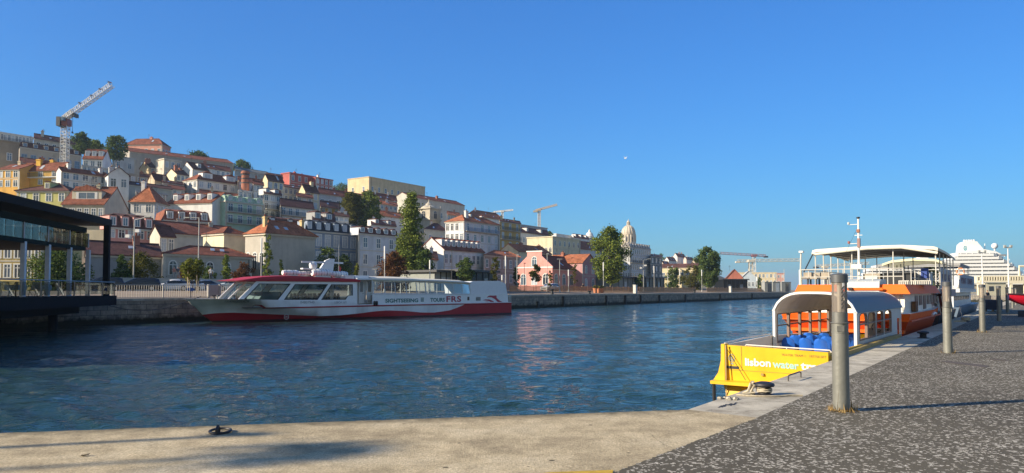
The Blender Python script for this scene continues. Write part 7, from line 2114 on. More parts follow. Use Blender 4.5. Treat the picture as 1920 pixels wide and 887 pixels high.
    q = ky(1752, 589, yr); mb = MB(); mb.tube([(q[0] - .8, yr, q[1] - .02), (q[0] - .3, yr - .02, q[1] + .07), (q[0] + .5, yr - .02, q[1] + .02)], .06, WH, 6); mb.build('fairlead', root)
orange_boat()

def side_boat(label, x0, x1, w, hullc, zdeck, zdeck2, seed):
    root = thing('excursion_boat', label, 'boat', (EC.x, EC.y, 0), KANG)
    H = paint(hullc, rough=.4, var=.1); WH = paint((.66, .68, .70), rough=.4, var=.06, stain=.1)
    mb = MB(); yr = .15
    def sec(x, k, dz): return [(x, w / 2 + yr + k * w / 2 * .8, WZ - .3), (x, w / 2 + yr + k * w / 2, zdeck + dz), (x, w / 2 + yr - k * w / 2, zdeck + dz), (x, w / 2 + yr - k * w / 2 * .8, WZ - .3)]
    S = [sec(x0, .95, 0), sec(x0 + 1, 1, 0), sec(x1 - 3, 1, .05), sec(x1, .25, .35)]
    mb.grid(S, H); mb.poly(S[0], H); mb.poly(S[-1], H); mb.build('hull', root)
    mb = MB(); mb.box(x0 + .6, x1 - 3.5, yr + .5, w - .3, zdeck, zdeck2 - .25, WH); cb = mb.build('cabin', root)
    n = int((x1 - x0 - 5) / 1.5)
    for i in range(n):
        a = x0 + 1.0 + i * 1.5; mb = MB(); mb.box(a, a + 1.1, yr + .48, yr + .497, zdeck + .45, zdeck2 - .5, PANES['dark']); mb.build('window', cb)
    for j in range(3):
        a = yr + 1.0 + j * 1.2; mb = MB(); mb.box(x0 + .58, x0 + .597, a, a + .8, zdeck + .45, zdeck2 - .5, PANES['dark']); mb.build('window', cb)
    mb = MB(); mb.box(x0 + .1, x1 - 3.2, yr + .1, w, zdeck2 - .25, zdeck2, WH); mb.build('upper_deck', root)
    return root, yr
def far_boats():
    # second boat: sign screen along its upper deck, dark red stair
    root, yr = side_boat('white excursion boat with lettered deck screen and dark red stair post', 35.2, 45.5, 5.2, (.03, .035, .05), .45, 1.72, 1)
    RD = paint((.16, .022, .02), rough=.5, var=.15); CL = paint((.46, .48, .52), rough=.8, var=.25, scale=1.5); LT = paint((.22, .10, .12), rough=.7)
    RL = paint((.60, .60, .58), rough=.4)
    y = yr + .12
    zs0, zs1 = 1.73, 2.85
    mb = MB(); mb.box(35.4, 41.6, y, y + .05, zs0, zs1, CL); so = mb.build('deck_screen', root)
    def wr(body, xa, xb, za, zb, m, par, yy): 
        polys = text_mesh(body, xb - xa, zb - za, m, bold=.02); put_text('lettering', polys, lambda u, v, t: (xa + u, yy - t, za + v), m, par)
    wr('PORT', 36.2, 38.2, 2.15, 2.55, LT, so, y); wr('TAGUS', 38.6, 41.0, 2.15, 2.55, LT, so, y)
    mb = MB(); mb.prism([(36.6, .35), (38.2, .35), (37.0, 1.47), (35.4, 1.47)], lambda u, v, w: (u, yr + .02 + w, v), .25, RD); mb.build('stair_post', root)
    for k in range(3):
        mb = MB(); mb.tube([(39 + k * .5, yr + .1, 1.46), (40.4 + k * .5, yr + .1, .5)], .025, RL, 5); mb.build('stair_rail', root)
    mb = MB(); mb.box(35.0, 42.3, yr - .02, yr + .06, 1.30, 1.715, paint((.36, .26, .26), rough=.6, var=.1)); mb.build('deck_edge', root)
    AW = paint((.72, .67, .44), rough=.8, var=.06)
    zc = kx(1700, 489, 36)[1]; ya = kx(1657, 493, 36)[0]
    mb = MB(); S = [[(x, y_, zc + dz) for y_, dz in ((ya, -.16), (ya - .5, .02), (ya / 2, .10), (.5, .04), (.2, -.10))] for x in (35.4, 42.0)]
    mb.grid(S, AW); mb.grid([[(x, y_, z - .12) for x, y_, z in r] for r in S], AW); mb.poly([S[0][i] for i in range(5)] + [(p[0], p[1], p[2] - .12) for p in S[0][::-1]], AW); co = mb.build('awning', root)
    for x in (35.6, 38.6, 41.6):
        for yy in (.35, 2.6, ya - .3):
            mb = MB(); mb.tube([(x, yy, 1.72), (x, yy, zc - .1)], .03, DARKM, 6); mb.build('awning_post', root)
    mb = MB(); mb.tube([(35.2, yr + .1, 2.75), (35.2, ya - .3, 2.75)], .02, RL, 5); mb.tube([(35.2, yr + .1, 2.25), (35.2, ya - .3, 2.25)], .02, RL, 5); mb.build('railing', root)
    # third boat further along
    root, yr = side_boat('grey blue excursion boat with lettered white name board, further along the kerb', 46.5, 66.0, 5.5, (.12, .17, .24), .5, 1.75, 2)
    y = yr + .10
    mb = MB(); mb.box(47.0, 60.5, y, y + .06, 1.76, 2.75, paint((.36, .40, .46), rough=.7, var=.15)); so = mb.build('name_board', root)
    wr('POINT', 47.9, 52.2, 2.08, 2.52, LT, so, y); wr('DINER', 53.2, 58.4, 2.08, 2.52, LT, so, y)
    mb = MB(); 
    for k in range(22): mb.box(47.1 + k * .61, 47.35 + k * .61, y - .01, y + .02, 1.60, 1.755, paint((.5, .52, .55)))
    mb.build('fringe_trim', root)
    mb = MB(); mb.lathe([(.0, -.06), (.34, -.05), (.34, .05), (0, .06)], WHITE, 16); mb.v = [(46.6 + v[2], y + .2 + v[0] * .5, 2.2 + v[1] * 1.25) for v in mb.v]; mb.build('end_disc', root, True)
    zc = kx(1800, 494, 46)[1]; mb = MB(); mb.box(46.8, 55, .2, 5.2, zc - .1, zc + .05, paint((.30, .30, .30), rough=.8)); mb.build('awning', root)
    for x in (47, 51, 54.8):
        for yy in (.3, 5.1): mb = MB(); mb.tube([(x, yy, 1.75), (x, yy, zc - .1)], .03, RL, 5); mb.build('awning_post', root)
    mb = MB()
    for h in (2.95, 3.25): mb.tube([(46.8, y, h), (56, y, h)], .02, RL, 5)
    mb.tube([(46.8, y, h), (46.8, 5, h)], .02, RL, 5); mb.build('railing', root)
    # lifebuoy hung on the rail
    q = kx(1800.5, 509, 46.5); P = KM @ Vector((46.62, q[0], q[1]))
    t = thing('lifebuoy', 'orange lifebuoy hanging on the upper rail of the grey blue boat', 'lifebuoy', P, KANG)
    mb = MB(); mb.tube([(0, .21 * math.cos(k * math.pi / 10), .21 * math.sin(k * math.pi / 10)) for k in range(21)], .05, paint((.62, .26, .12), rough=.6), 8); mb.build('ring', t, True)
    for k in range(4):
        a = math.pi / 4 + k * math.pi / 2; mb = MB(); mb.tube([(0, .21 * math.cos(a - .15), .21 * math.sin(a - .15)), (0, .21 * math.cos(a + .15), .21 * math.sin(a + .15))], .054, WHITE, 8); mb.build('tape', t)
    put('plant', crown_mesh('deckplant', 1.3, .8, ROUND, 500, .2, 16, leafmat(*DEEP), 0), tag(thing('potted_shrub', 'dark leafy shrub in a box on the deck behind the lifebuoy', 'plant', KM @ Vector((48.6, 2.2, 1.75)), 0)), (0, 0, .35))
    o = [x for x in COL.objects if x.name.startswith('potted_shrub')][0]; mb = MB(); mb.box(-.4, .4, -.4, .4, 0, .5, DARKM); mb.build('box', o)
far_boats()

# red open boat laid up at the end of the paving
def red_boat():
    A = at(1891, 560, 44); L_ = 5.2
    P = Vector((A.x, A.y, 0)); t = thing('rowing_boat', 'bright red open boat laid up on trestles at the end of the paving', 'boat', P, R(6))
    RD = paint((.62, .012, .035), rough=.3, var=.08, spec=.5); DK = paint((.05, .015, .02), rough=.6)
    zt = zat(1905, 556, 44.5); rows = []
    for i in range(13):
        k = i / 12; w = .95 * min(1, (k * 1.9 + .03)) ** .7; x = k * L_; s = .16 * (1 - k) ** 2; kb = .32 + .72 * (1 - min(1, k * 1.6)) ** 1.8
        rows.append([(x, -w, zt + s), (x, -w * .93, (zt + kb) / 2 + .15), (x, -w * .5, kb + .08), (x, 0, kb), (x, w * .5, kb + .08), (x, w * .93, (zt + kb) / 2 + .15), (x, w, zt + s)])
    mb = MB(); mb.grid(rows, RD); mb.poly(rows[-1], RD); mb.build('hull', t, True)
    mb = MB(); mb.tube([r[0] for r in rows], .05, DK, 6); mb.tube([r[-1] for r in rows], .05, DK, 6); mb.build('gunwale', t)
    for k in (5, 8):
        mb = MB(); r = rows[k]; mb.box(r[0][0] - .12, r[0][0] + .12, r[0][1] + .05, r[-1][1] - .05, zt - .2, zt - .16, DK); mb.build('thwart', t)
    for x in (1.3, 3.6):
        mb = MB(); mb.box(x - .1, x + .1, -.7, .7, 0, .38, DARKM); mb.build('trestle', t)
red_boat()

# dark litter, drums and people at the far end of the kerb
for i, (px, py, Y, w, d, h, lab, c) in enumerate(((1862, 590, 56, 1.6, 1.2, .9, 'dark blue covered pallet on the paving beyond the fourth bollard lamp', (.02, .03, .06)), (1850, 575, 75, 1.0, .8, 1.1, 'dark cabinet standing by the end of the kerb', (.02, .02, .025)))):
    P = at(px, py, Y); P.z = 0; t = thing('covered_pallet' if i == 0 else 'cabinet', lab, 'pallet' if i == 0 else 'cabinet', P, KANG)
    mb = MB(); mb.box(-w / 2, w / 2, -d / 2, d / 2, .14, h, paint(c, rough=.7, var=.3)); mb.build('cover' if i == 0 else 'body', t)
    mb = MB()
    for k in (-1, 0, 1): mb.box(-w / 2, w / 2, k * d * .4 - .06, k * d * .4 + .06, 0, .137, paint((.3, .22, .13), rough=.9)); 
    mb.build('base', t)
P = at(1852.5, 584, 78); P.z = 0
person('person in dark clothes at the far end of the kerb', P, R(200), (.02, .02, .03), (.02, .02, .03))

# cream cruise terminal with slatted gallery
def terminal():
    P = at(1838, 545, 215); P.z = .55
    t = thing('terminal_building', 'long cream cruise terminal with slatted gallery on slim pillars', 'terminal building', P, R(-9))
    C = paint((.66, .60, .44), rough=.8, var=.06); k = P.y / F; z = lambda y: zat(1838, y, 215) - .55
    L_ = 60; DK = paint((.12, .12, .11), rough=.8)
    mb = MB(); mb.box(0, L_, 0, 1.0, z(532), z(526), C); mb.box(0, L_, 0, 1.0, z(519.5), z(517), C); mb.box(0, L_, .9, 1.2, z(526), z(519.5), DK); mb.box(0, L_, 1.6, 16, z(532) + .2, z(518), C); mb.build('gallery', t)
    n = 84
    for i in range(n):
        x = L_ * (i + .5) / n; mb = MB(); mb.box(x - .17, x + .17, -.05, .6, z(526) - .003, z(519.5) + .003, C); mb.build('slat', t)
    for i in range(16):
        x = L_ * (i + .3) / 16; mb = MB(); mb.box(x - .3, x + .3, .1, .7, 0, z(532), C); mb.build('pillar', t)
    mb = MB(); mb.box(0, L_, 7, 16, 0, z(533), paint((.34, .33, .29), var=.2)); mb.build('ground_floor', t)
    mb = MB(); mb.tube([(11.2, 1, z(517)), (11.2, 1, z(499.5)), (L_, 1, z(499.5))], .35, C, 6); mb.build('portal', t)
    P2 = at(1849, 545, 150); P2.z = 0 if False else .55
    t2 = thing('site_hut', 'small cream cabin on pillars under the terminal gallery', 'cabin', P2, R(0))
    mb = MB(); mb.box(0, 4.2, 0, 3, 0, 2.6, C); mb.build('wall', t2)
    mb = MB(); mb.box(-.2, 4.4, -.2, 3.2, 2.6, 2.75, GALV); mb.build('roof', t2)
    mb = MB(); mb.box(.6, 1.6, -.03, -.003, .9, 1.9, PANES['dark']); mb.build('window', t2)
    for px, Y, h0, lab in ((1892, 140, 464.5, 'tall white floodlight mast before the cruise ship stern'), (1843, 150, 474, 'thin mast in front of the cruise ship middle decks')):
        P3 = at(px, 560, Y); P3.z = .0; q = thing('floodlight_mast', lab, 'mast', P3)
        h = zat(px, h0, Y); mb = MB(); mb.tube([(0, 0, 0), (0, 0, h)], .16, WHITE, 8, .08); mb.build('mast', q)
        mb = MB(); mb.box(-.8, .8, -.1, .1, h - .05, h + .15, GALV); mb.box(-.8, -.4, -.2, .1, h + .15, h + .5, GALV); mb.box(.4, .8, -.2, .1, h + .15, h + .5, GALV); mb.build('lamp_head', q)
    P4 = at(1855, 545, 120); P4.z = 0
terminal()

# cruise ship out on the river
def cruise():
    Y = 460.0; P = at(1780, 545, Y); P.z = WZ
    t = thing('cruise_ship', 'white many decked cruise ship with funnel and radar dome, stern tiers facing the quay', 'cruise ship', P, R(-18))
    X = lambda px: (px - 1780) / F * Y * 1.0; Z = lambda py: zat(1780, py, Y) - WZ
    W = paint((.70, .70, .68), rough=.5, var=.04); DK = paint((.20, .21, .23), rough=.4, var=.3); BW = 28.0
    mb = MB(); mb.prism([(X(1600), -1), (X(1902), -1), (X(1910), Z(522)), (X(1590), Z(522))], lambda u, v, w: (u, w, v), BW, W); mb.build('hull', t)
    decks = [(1640, 1908, 521), (1642, 1906, 514), (1645, 1900, 507), (1660, 1893, 500), (1685, 1884, 493.5), (1790, 1876, 487), (1795, 1868, 481)]
    for i, (a, b, y) in enumerate(decks):
        h = Z(decks[i + 1][2]) - Z(y) if i + 1 < len(decks) else 2.2
        mb = MB(); mb.box(X(a) + 1, X(b) - 3.5, 1.6, BW - 1.6, Z(y) - .3, Z(y) + h - .2, DK if i > 0 else W); mb.build('deck_house', t)
        # bulwark slab with rounded stern
        mb = MB(); n = 8; outl = [(X(a), 0), (X(b) - 5, 0)] + [(X(b) - 5 + 5 * math.sin(q * math.pi / n), BW / 2 - BW / 2 * math.cos(q * math.pi / n)) for q in range(1, n)] + [(X(b) - 5, BW), (X(a), BW)]
        mb.prism(outl, lambda u, v, w: (u, v, Z(y) + w), 1.55, W); dk = mb.build('deck', t)
        k = int((X(b) - X(a)) / 3.2)
        for q in range(k):
            x = X(a) + 2 + q * 3.2
            mb = MB(); mb.box(x, x + .18, .9, 1.7, Z(y) + 1.55, Z(y) + h, W); mb.build('balcony_divider', dk)
    mb = MB(); mb.prism([(X(1793), Z(481)), (X(1872), Z(481)), (X(1860), Z(473)), (X(1840), Z(468)), (X(1793), Z(474))], lambda u, v, w: (u, 2 + w, v), BW - 4, W); mb.build('sun_deck', t)
    mb = MB(); mb.box(X(1838), X(1875), 1.9, 1.99, Z(481.5), Z(478), DK); mb.build('window_band', t)
    for k in range(14):
        mb = MB(); x = X(1796 + k * 3); mb.box(x, x + .6, 1.9, 1.99, Z(480.5), Z(478.2), DK); mb.build('porthole', t)
    mb = MB(); mb.prism([(X(1806), Z(473)), (X(1845), Z(473)), (X(1843), Z(466)), (X(1835), Z(455)), (X(1833), Z(452)), (X(1813), Z(452)), (X(1808), Z(457))], lambda u, v, w: (u, 8 + w, v), 12, W); fo = mb.build('funnel', t)
    for k in range(5):
        mb = MB(); x = X(1816 + k * 4); mb.lathe([(.75, Z(452) - .2), (.65, Z(448.5)), (.5, Z(448))], W, 10, c=(x, 13, 0)); mb.build('exhaust_pipe', fo)
    mb = MB(); c = (X(1813.5), Z(465)); TEAL = paint((.12, .33, .38)); mb.prism([(c[0] + 1.0 * math.cos(q * .524), c[1] + 1.7 * math.sin(q * .524)) for q in range(12)], lambda u, v, w: (u, 7.99 - w, v), .1, TEAL, holes=[[(c[0] + .6 * math.cos(q * .524), c[1] + 1.2 * math.sin(q * .524)) for q in range(12)]])
    mb.prism([(c[0] - .4, c[1] - .8), (c[0] + .4, c[1] - .8), (c[0], c[1] + 1.0)], lambda u, v, w: (u, 7.99 - w, v), .1, TEAL); mb.build('funnel_emblem', fo)
    mb = MB(); r = 1.9; mb.lathe([(.5, 0), (.5, 1.5)] + [(r * math.cos(q), 1.5 + r * .85 + r * math.sin(q)) for q in [-1.1 + k * .267 for k in range(11)]] + [(.01, 1.5 + r * 1.85)], W, 16, c=(X(1865), 12, Z(470))); mb.build('radar_dome', t, True)
    mb = MB(); mb.lathe([(.3, 0), (1.1, .5), (1.2, 1.2), (.6, 2.0), (.01, 2.2)], W, 12, c=(X(1782), 10, Z(478))); mb.build('small_dome', t, True)
    mb = MB(); mb.tube([(X(1849), 12, Z(472)), (X(1849), 12, Z(456))], .25, W, 6); mb.build('mast', t)
    mb = MB(); mb.box(X(1728), X(1758), 6, 20, Z(489), Z(484), W); mb.box(X(1736), X(1750), 6, 18, Z(484), Z(480), W); mb.build('forward_house', t)
cruise()

# ------------------------------------------------------------------ bollard lamps on the paving
LAMPB = paint((.205, .205, .18), rough=.5, metal=.3, var=.22, scale=2.2, bump=.15, stain=.15)
LAMPD = paint((.17, .17, .155), rough=.5, metal=.4, var=.2, scale=4)
CAPM = paint((.10, .105, .11), rough=.5, metal=.3, var=.15)
def plexi():
    m, nt, N, L, bs = new_mat('old_plexiglass'); N.remove(bs); out = N['Material Output']
    tr = N.new('ShaderNodeBsdfTransparent'); tr.inputs[0].default_value = (.86, .80, .72, 1)
    df = N.new('ShaderNodeBsdfDiffuse'); df.inputs[0].default_value = (.72, .63, .54, 1)
    tl = N.new('ShaderNodeBsdfTranslucent'); tl.inputs[0].default_value = (.72, .63, .54, 1)
    gl = N.new('ShaderNodeBsdfGlossy'); gl.inputs['Roughness'].default_value = .08
    m1 = N.new('ShaderNodeMixShader'); m1.inputs[0].default_value = .5; L.new(df.outputs[0], m1.inputs[1]); L.new(tl.outputs[0], m1.inputs[2])
    m2 = N.new('ShaderNodeMixShader'); m2.inputs[0].default_value = .42; L.new(tr.outputs[0], m2.inputs[1]); L.new(m1.outputs[0], m2.inputs[2])
    fr = N.new('ShaderNodeFresnel'); fr.inputs[0].default_value = 1.5; m3 = N.new('ShaderNodeMixShader'); L.new(fr.outputs[0], m3.inputs[0]); L.new(m2.outputs[0], m3.inputs[1]); L.new(gl.outputs[0], m3.inputs[2])
    L.new(m3.outputs[0], out.inputs['Surface']); return m
PLEX = plexi()
def bollard_lamp():
    t = thing('bollard_lamp', '', 'bollard lamp')
    r = .108
    mb = MB(); mb.lathe([(r, -.15), (r, 1.06), (r + .004, 1.062), (r + .004, 1.075), (r, 1.077), (r, 1.19)], LAMPB, 32); mb.build('post', t, True)
    mb = MB(); mb.lathe([(r + .003, 1.19), (r + .016, 1.195), (r + .016, 1.207), (r - .004, 1.21)], LAMPD, 32); mb.build('collar', t, True)
    mb = MB(); mb.lathe([(r - .006, 1.21), (r - .006, 1.345), (r - .012, 1.35)], LAMPD, 32); mb.build('ballast_ring', t, True)
    mb = MB(); mb.box(-.045, .045, -r - .006, -r + .01, 1.085, 1.16, LAMPD); mb.build('hatch', t)
    mb = MB(); n = 32
    mb.grid([[((r - .008) * math.cos(2 * math.pi * q / n), (r - .008) * math.sin(2 * math.pi * q / n), z) for q in range(n)] for z in (1.35, 1.755)], PLEX, close=True); mb.build('lamp_glass', t, True)
    mb = MB(); mb.tube([(0, 0, 1.35), (0, 0, 1.75)], .03, GALV, 10); mb.tube([(.03, .02, 1.36), (.03, .02, 1.74)], .012, paint((.6, .58, .5)), 6); mb.build('lamp_tube', t)
    mb = MB()
    for k in range(6):
        z = 1.40 + k * .052; sgn = 1 if k % 2 else -1
        mb.prism([(.012, z), (.030, z), (.058 if sgn > 0 else .050, z + .045), (.040 if sgn > 0 else .034, z + .045)], lambda u, v, w: (u, -.0995 - w, v), .003, DARKM)
    mb.build('louvre_plate', t)
    mb = MB(); mb.lathe([(r - .004, 1.752), (r + .004, 1.755), (r + .004, 1.86), (r - .012, 1.874), (.02, 1.88)], CAPM, 32); mb.build('cap', t, True)
    return t
bl = bollard_lamp()
spots = [(gnd(1577.5, 770), 'bollard lamp with a white sticker and dry weeds at its foot, tallest in view'), (gnd(1777.5, 662), 'grey bollard lamp beside the long drain slot'),
         (gnd(1842.5, 623), 'grey bollard lamp in front of the lettered name board'), (gnd(1873.5, 602), 'grey bollard lamp standing before the cream cabin'),
         (at(1889, 580, 53), 'grey bollard lamp next to the red boat bow'), (at(1899, 575, 66), 'bollard lamp rising behind the red boat, first of two'), (at(1905, 572, 80), 'bollard lamp rising behind the red boat, last of the line')]
for i, (p, lab) in enumerate(spots):
    o = bl if i == 0 else copy_tree(bl)
    o.location = (p.x, p.y, 0); o.rotation_euler = (0, 0, -.35 + (0 if i == 0 else .5 + i * .7)); tag(o, lab, 'bollard lamp', 'row of bollard lamps on the paving')
p0 = spots[0][0]
mb = MB(); mb.grid([[(.1045 * math.cos(a), .1045 * math.sin(a), z) for a in (-1.3, -1.15, -1.0)] for z in (1.66, 1.75)], WHITE); s_ = mb.build('sticker', bl)
# dry weeds at the foot of the lamps
DRY = leafmat((.20, .13, .05), (.42, .30, .14))
for i, (p, lab) in enumerate(spots[:3]):
    r = random.Random(i); mb = MB(); k = mb.slot(DRY)
    for q in range(150 if i == 0 else 60):
        a = r.uniform(0, 6.28); rr_ = .108 + abs(r.gauss(0, .05)); x, y = rr_ * math.cos(a), rr_ * math.sin(a); h = abs(r.gauss(.03, .04)) * (2.2 if r.random() < .12 else 1)
        d = Vector((r.uniform(-.05, .05), r.uniform(-.05, .05), h + .01)); w = Vector((r.uniform(-.012, .012), r.uniform(-.012, .012), .002)); j = len(mb.v)
        mb.v += [(x - w.x, y - w.y, .002), (x + w.x, y + w.y, .003), (x + d.x, y + d.y, d.z)]; mb.f.append((j, j + 1, j + 2)); mb.mi.append(k)
    tag(mb.build('dry_weeds', normals=False, loc=(p.x, p.y, 0)), ['straw coloured dry weeds round the foot of the stickered bollard lamp', 'dry weeds round the foot of the lamp by the drain slot', 'dry weeds round the foot of the lamp before the name board'][i], 'weeds', kind='stuff')

# ------------------------------------------------------------------ small things on the quay
IRON = paint((.030, .030, .034), rough=.55, metal=.3, var=.3, scale=8)
ROPE = paint((.46, .40, .29), rough=.95, var=.3, scale=20)
def kerb_bollard(label, p, s=1.0, roped=False, rz=0):
    t = thing('mooring_bollard', label, 'mooring bollard', (p.x, p.y, 0), rz, 'iron mooring bollards on the kerb')
    mb = MB(); mb.lathe([(.20 * s, 0), (.20 * s, .015), (.115 * s, .03), (.105 * s, .13 * s), (.125 * s, .165 * s)], IRON, 24); mb.build('base', t, True)
    mb = MB(); mb.lathe([(.125 * s, .16 * s), (.185 * s, .175 * s), (.20 * s, .20 * s), (.185 * s, .235 * s), (.10 * s, .262 * s), (.01, .27 * s)], IRON, 24); mb.build('head', t, True)
    return t
bp = gnd(1433, 741)
b1 = kerb_bollard('iron mooring bollard wound with pale rope on the kerb by the yellow boat', bp, .80)
rp = thing('mooring_rope', 'pale mooring rope wound on the bollard and trailing across the kerb', 'rope', (bp.x, bp.y, 0))
r = random.Random(4); mb = MB(); pts = []
for i in range(46):
    a = i * .38; pts.append((.108 * math.cos(a) + r.uniform(-.004, .004), .108 * math.sin(a), .05 + i * .0017 + r.uniform(-.006, .006)))
mb.tube(pts, .014, ROPE, 6); mb.build('coil', rp, True)
mb = MB(); mb.tube([(-.13, .0, .12), (-.19, .03, .21), (-.17, .06, .14), (-.20, .02, .06), (-.16, -.03, .16), (-.21, .0, .19), (-.24, .04, .06), (-.30, .10, .02)], .019, ROPE, 6); mb.tube([(-.17, -.02, .22), (-.20, .05, .10), (-.15, .02, .03), (-.22, -.02, .015)], .016, ROPE, 6); mb.build('knot', rp, True)
pts = [(-.16, -.04, .05), (-.30, .0, .02), (-.45, -.06, .015), (-.30, -.16, .015), (-.05, -.22, .015), (.16, -.20, .015), (.36, -.10, .015), (.55, -.13, .015)]
mb = MB(); mb.tube(pts, .015, ROPE, 6); mb.build('tail', rp, True)
mb = MB(); mb.tube([(-.2, .1, .03), (-.5, .4, .01), (-.62, .62, -.02), (-.5, 1.2, -.3), (.6, 2.6, -.2), (2.0, 5.0, -.2)], .016, ROPE, 6)
mb.v = [tuple((KM.to_3x3() @ Vector((0, 0, 0))) + Vector(v)) for v in mb.v]
kerb_bollard('iron mooring bollard on the kerb in front of the orange ferry bow', gnd(1731, 634), .95)
b3 = kerb_bollard('low pale rope covered bollard on the kerb beyond the orange ferry', gnd(1811, 603), .9)
mb = MB(); mb.tube([(.19 * math.cos(i * .5), .19 * math.sin(i * .5), .06 + i * .004) for i in range(40)], .035, ROPE, 6); mb.tube([(-.2, 0, .05), (-.8, -.3, .03), (-.3, -.5, .03)], .035, ROPE, 6)
q_ = gnd(1811, 603); tag(mb.build('mooring_rope', loc=(q_.x, q_.y, 0)), 'thick pale rope heaped on the bollard beyond the orange ferry', 'rope')
mb = MB(); A_, B_ = Vector((q_.x, q_.y, .2)), KM @ Vector((47, .3, .6)); mb.tube([A_.lerp(B_, k / 10) - Vector((0, 0, .35 * math.sin(math.pi * k / 10))) for k in range(11)], .03, DARKM, 6); tag(mb.build('mooring_rope'), 'dark mooring line slung from the roped bollard to the grey blue boat', 'rope')
# ladder handle
ha, hb_ = gnd(1478, 715), gnd(1501.5, 708)
t = thing('ladder_handle', 'bent steel ladder handle set in the kerb beside the yellow boat', 'handle', ha)
d_ = hb_ - ha; mb = MB(); mb.tube([(0, 0, -.05), (0, 0, .085), (.02, .02, .105), (d_.x * .9, d_.y * .9, .115), (d_.x, d_.y, .095), (d_.x, d_.y, -.05)], .015, paint((.13, .115, .10), rough=.6, metal=.3, var=.3), 8); mb.build('bar', t, True)
# mooring ring in the apron
rp_ = gnd(413, 811)
t = thing('mooring_ring', 'rusty iron mooring ring lying at the edge of the tan apron', 'mooring ring', (rp_.x, rp_.y, 0), .1)
mb = MB(); mb.tube([(.17 * math.cos(k * math.pi / 12) , .085 + .17 * math.sin(k * math.pi / 12) - .085, .028 + .01 * math.sin(k * .26)) for k in range(25)], .022, IRON, 8); mb.build('ring', t, True)
mb = MB(); mb.tube([(.0, -.20, -.02), (.0, -.20, .09), (.0, -.14, .135), (.0, -.08, .09), (.0, -.08, -.02)], .026, IRON, 8); mb.lathe([(.11, .0), (.10, .012)], IRON, 14, c=(0, -.13, 0)); mb.build('staple', t, True)
t.scale = (.68, .68, .68)
# drain slot, small cover, cracks, yellow line, scribble
def ground_patch(name, pts, mat, label=None, cat=None, z=.004):
    c = sum((Vector(p) for p in pts), Vector((0, 0, 0))) / len(pts)
    mb = MB(); mb.prism([(p[0] - c.x, p[1] - c.y) for p in pts], lambda u, v, w: (u, v, w), .004, mat)
    o = mb.build(name, loc=(c.x, c.y, z - .002)); return tag(o, label, cat) if label else o
RUSTM = paint((.085, .068, .055), rough=.9, var=.4, scale=12)
ground_patch('drain_slot', [gnd(1765, 679), gnd(1848, 689.5), gnd(1855, 686), gnd(1776, 676.5)], RUSTM, 'long rusty drain slot let into the dark paving behind the lamp'.replace('behind', 'beyond'), 'drain cover')
ground_patch('drain_slot', [gnd(1852, 674), gnd(1889, 677), gnd(1892, 675.4), gnd(1858, 672.6)], RUSTM, 'smaller rusty drain slot further along the dark paving', 'drain cover')
CRK = paint((.03, .027, .022), rough=1.0, var=.2)
def crack(label, pxs, w):
    r = random.Random(label); mb = MB(); a = []
    P_ = [gnd(*p) for p in pxs]; fine = []
    for p, q in zip(P_, P_[1:]):
        for k in range(6): v = p.lerp(q, k / 6); fine.append(v + Vector((r.uniform(-.018, .018), r.uniform(-.012, .012), 0)))
    fine.append(P_[-1]); up = []; dn = []
    for i, p in enumerate(fine):
        ww = w * r.uniform(.35, 1.0) * (1 - abs(2 * i / (len(fine) - 1) - 1) ** 3 * .9); up.append((p.x, p.y + ww, .003)); dn.append((p.x, p.y - ww, .003))
    mb.grid([up, dn], CRK); o = mb.build('concrete_crack'); tag(o, label, 'crack')
crack('branching crack in the tan apron running to the dark paving', [(1217, 812), (1228, 822), (1244, 834), (1262, 847)], .010)
crack('short crack running from the main crack along the paving edge', [(1240, 831), (1256, 839), (1272, 843)], .009)
crack('fine hairline crack across the middle of the tan apron', [(1146, 811), (1160, 817), (1175, 822)], .006)
crack('long hairline joint crossing the tan apron from water to paving', [(1118, 806), (1180, 832), (1240, 846)], .004)
YLW = paint((.50, .32, .03), rough=.9, var=.45, scale=9)
ya_, yb_ = gnd(1030, 883), gnd(1150, 884)
mb = MB(); P_ = [gnd(1035, 886.5), gnd(1150, 882.5), gnd(1138, 888) + Vector((0, -.25, 0)), gnd(1035, 887) + Vector((-.6, -.25, 0))]
ground_patch('yellow_line', P_, YLW, 'worn yellow painted line at the bottom of the tan apron', 'road marking', .005)
GF = paint((.035, .04, .05), rough=.8, var=.3)
r = random.Random(11); mb = MB(); base = gnd(1343, 766); ex = (gnd(1382, 758) - base); ey = gnd(1352, 762) - gnd(1349, 767)
for i in range(6):
    u = .1 + i * .15; p = [base + ex * (u + r.uniform(-.05, .05)) + ey * r.uniform(-.1, .3), base + ex * (u + r.uniform(.0, .12)) + ey * r.uniform(.5, 1.0), base + ex * (u + .16) + ey * r.uniform(-.1, .5)]
    for a, b in zip(p, p[1:]):
        d = (b - a).normalized(); nn = Vector((-d.y, d.x, 0)) * .012; mb.poly([(q.x, q.y, .0035 + i * .0002) for q in (a - nn, a + nn, b + nn, b - nn)], GF)
a = gnd(1329, 770); mb.poly([(a.x + x, a.y + y, .0035) for x, y in ((-.03, 0), (.05, .015), (.06, .05), (.045, .05), (.035, .03), (-.03, .015))], GF)
tag(mb.build('graffiti_scrawl'), 'dark sprayed scrawl on the grey kerb near the apron', 'graffiti')
# loose stones and rubble where apron meets kerb
for i in range(7):
    p = gnd(1350 + r.uniform(0, 35), 747 + r.uniform(0, 5)); s = r.uniform(.02, .05)
    t_ = MB(); t_.lathe([(s * .7, -.01), (s, s * .3), (s * .6, s * .7), (.002, s * .75)], KERB, 7); o = t_.build('stone_chip', loc=(p.x, p.y, 0)); o.rotation_euler = (0, 0, r.uniform(0, 6)); tag(o, 'small broken stone chip on the kerb edge before the roped bollard', 'stone', 'stone chips on the kerb edge')
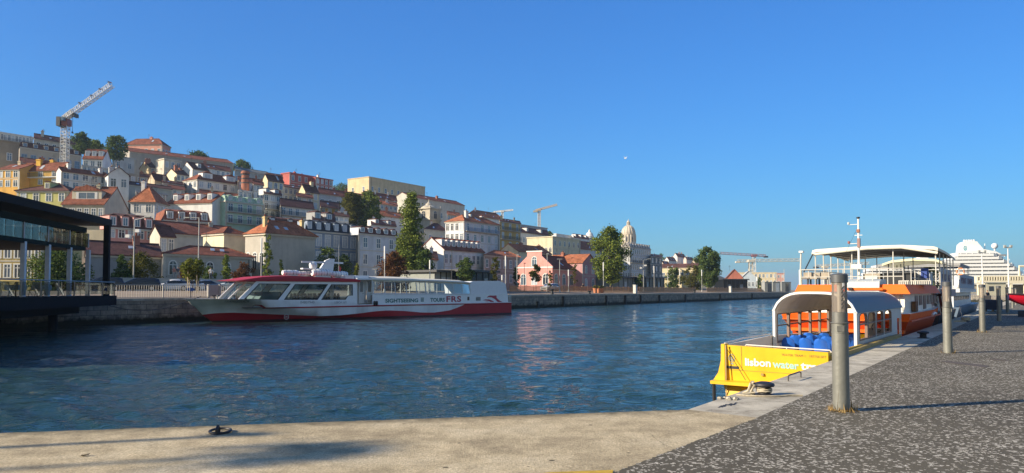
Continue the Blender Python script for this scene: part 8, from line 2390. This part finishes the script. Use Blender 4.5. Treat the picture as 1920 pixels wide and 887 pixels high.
# dead leaf on the apron
lp = gnd(160, 855); mb = MB(); mb.grid([[(-.035, -.03, .004), (0, -.035, .02), (.04, -.02, .014)], [(-.04, .01, .012), (0, .012, .004), (.045, .015, .024)]], paint((.05, .035, .02), rough=.9)); tag(mb.build('dead_leaf', loc=(lp.x, lp.y, 0)), 'curled dark dead leaf lying on the tan apron', 'leaf')

# gull high over the water
P = at(1173, 297, 90); t = thing('seagull', 'small seagull gliding high in the clear sky', 'bird', P, .4)
mb = MB(); GW = paint((.62, .62, .62)); 
mb.lathe([(.005, -.22), (.05, -.12), (.075, .0), (.05, .14), (.035, .2), (.01, .26)], GW, 10); mb.v = [(v[0], v[2], v[1]) for v in mb.v]
for s in (-1, 1):
    mb.grid([[(s * .05, .10, .02), (s * .15, .12, .16), (s * .26, .02, .26)], [(s * .05, -.06, .02), (s * .15, -.02, .15), (s * .26, -.03, .25)]], GW)
mb.build('body', t)

# trees and a lamp mast on the quay beside the viewer, whose shade falls across the apron
def off_tree(lab, gx, gy, d, h, w):
    base = gnd(gx, gy); s2 = Vector((SUN_AZ[0], SUN_AZ[1], 0)).normalized()
    B = base + s2 * d; B.z = 0
    t = thing('plane_tree', lab, 'tree', B, 0, 'trees behind the viewer on the near quay')
    zc = d * math.tan(SUN_EL)
    mb = MB(); mb.tube([(0, 0, -.3), (.05, 0, zc * .5), (0, .05, zc + h * .2)], .09, BARK, 8, .05); mb.build('trunk', t, True)
    put('crown', crown_mesh(lab, h, w / 2, WIDE, 420, .16, 30, leafmat(*GREEN), zc - h / 2), t)
off_tree('tall plane tree shading the middle of the apron', 575, 848, 24.0, .55, 1.1)
g0 = gnd(470, 815); s2 = Vector((SUN_AZ[0], SUN_AZ[1], 0)).normalized()
B = g0 + s2 * 17.5; B.z = 0; t = thing('street_lamp', 'plain lamp mast on the near quay beyond the apron', 'street lamp', B, 0)
h = 17.5 * math.tan(SUN_EL); mb = MB(); mb.tube([(0, 0, -.2), (0, 0, h)], .09, GALV, 8, .06); mb.build('post', t)
mb = MB(); mb.box(-.5, .1, -.1, .1, h, h + .08, GALV); mb.build('lamp_head', t)

# ------------------------------------------------------------------ thin sea haze over the whole place
hz, nt, N, L, bs = new_mat('thin_haze')
N.remove(bs)
pv = N.new('ShaderNodeVolumePrincipled'); pv.inputs['Color'].default_value = (0.60, 0.80, 1.0, 1)
pv.inputs['Density'].default_value = 0.00016; pv.inputs['Anisotropy'].default_value = 0.25
L.new(pv.outputs[0], N['Material Output'].inputs['Volume'])
mb = MB(); mb.box(-9300, 9300, -9300, 9300, -12.0, 150.0, hz)
tag(mb.build('haze'), kind='stuff')
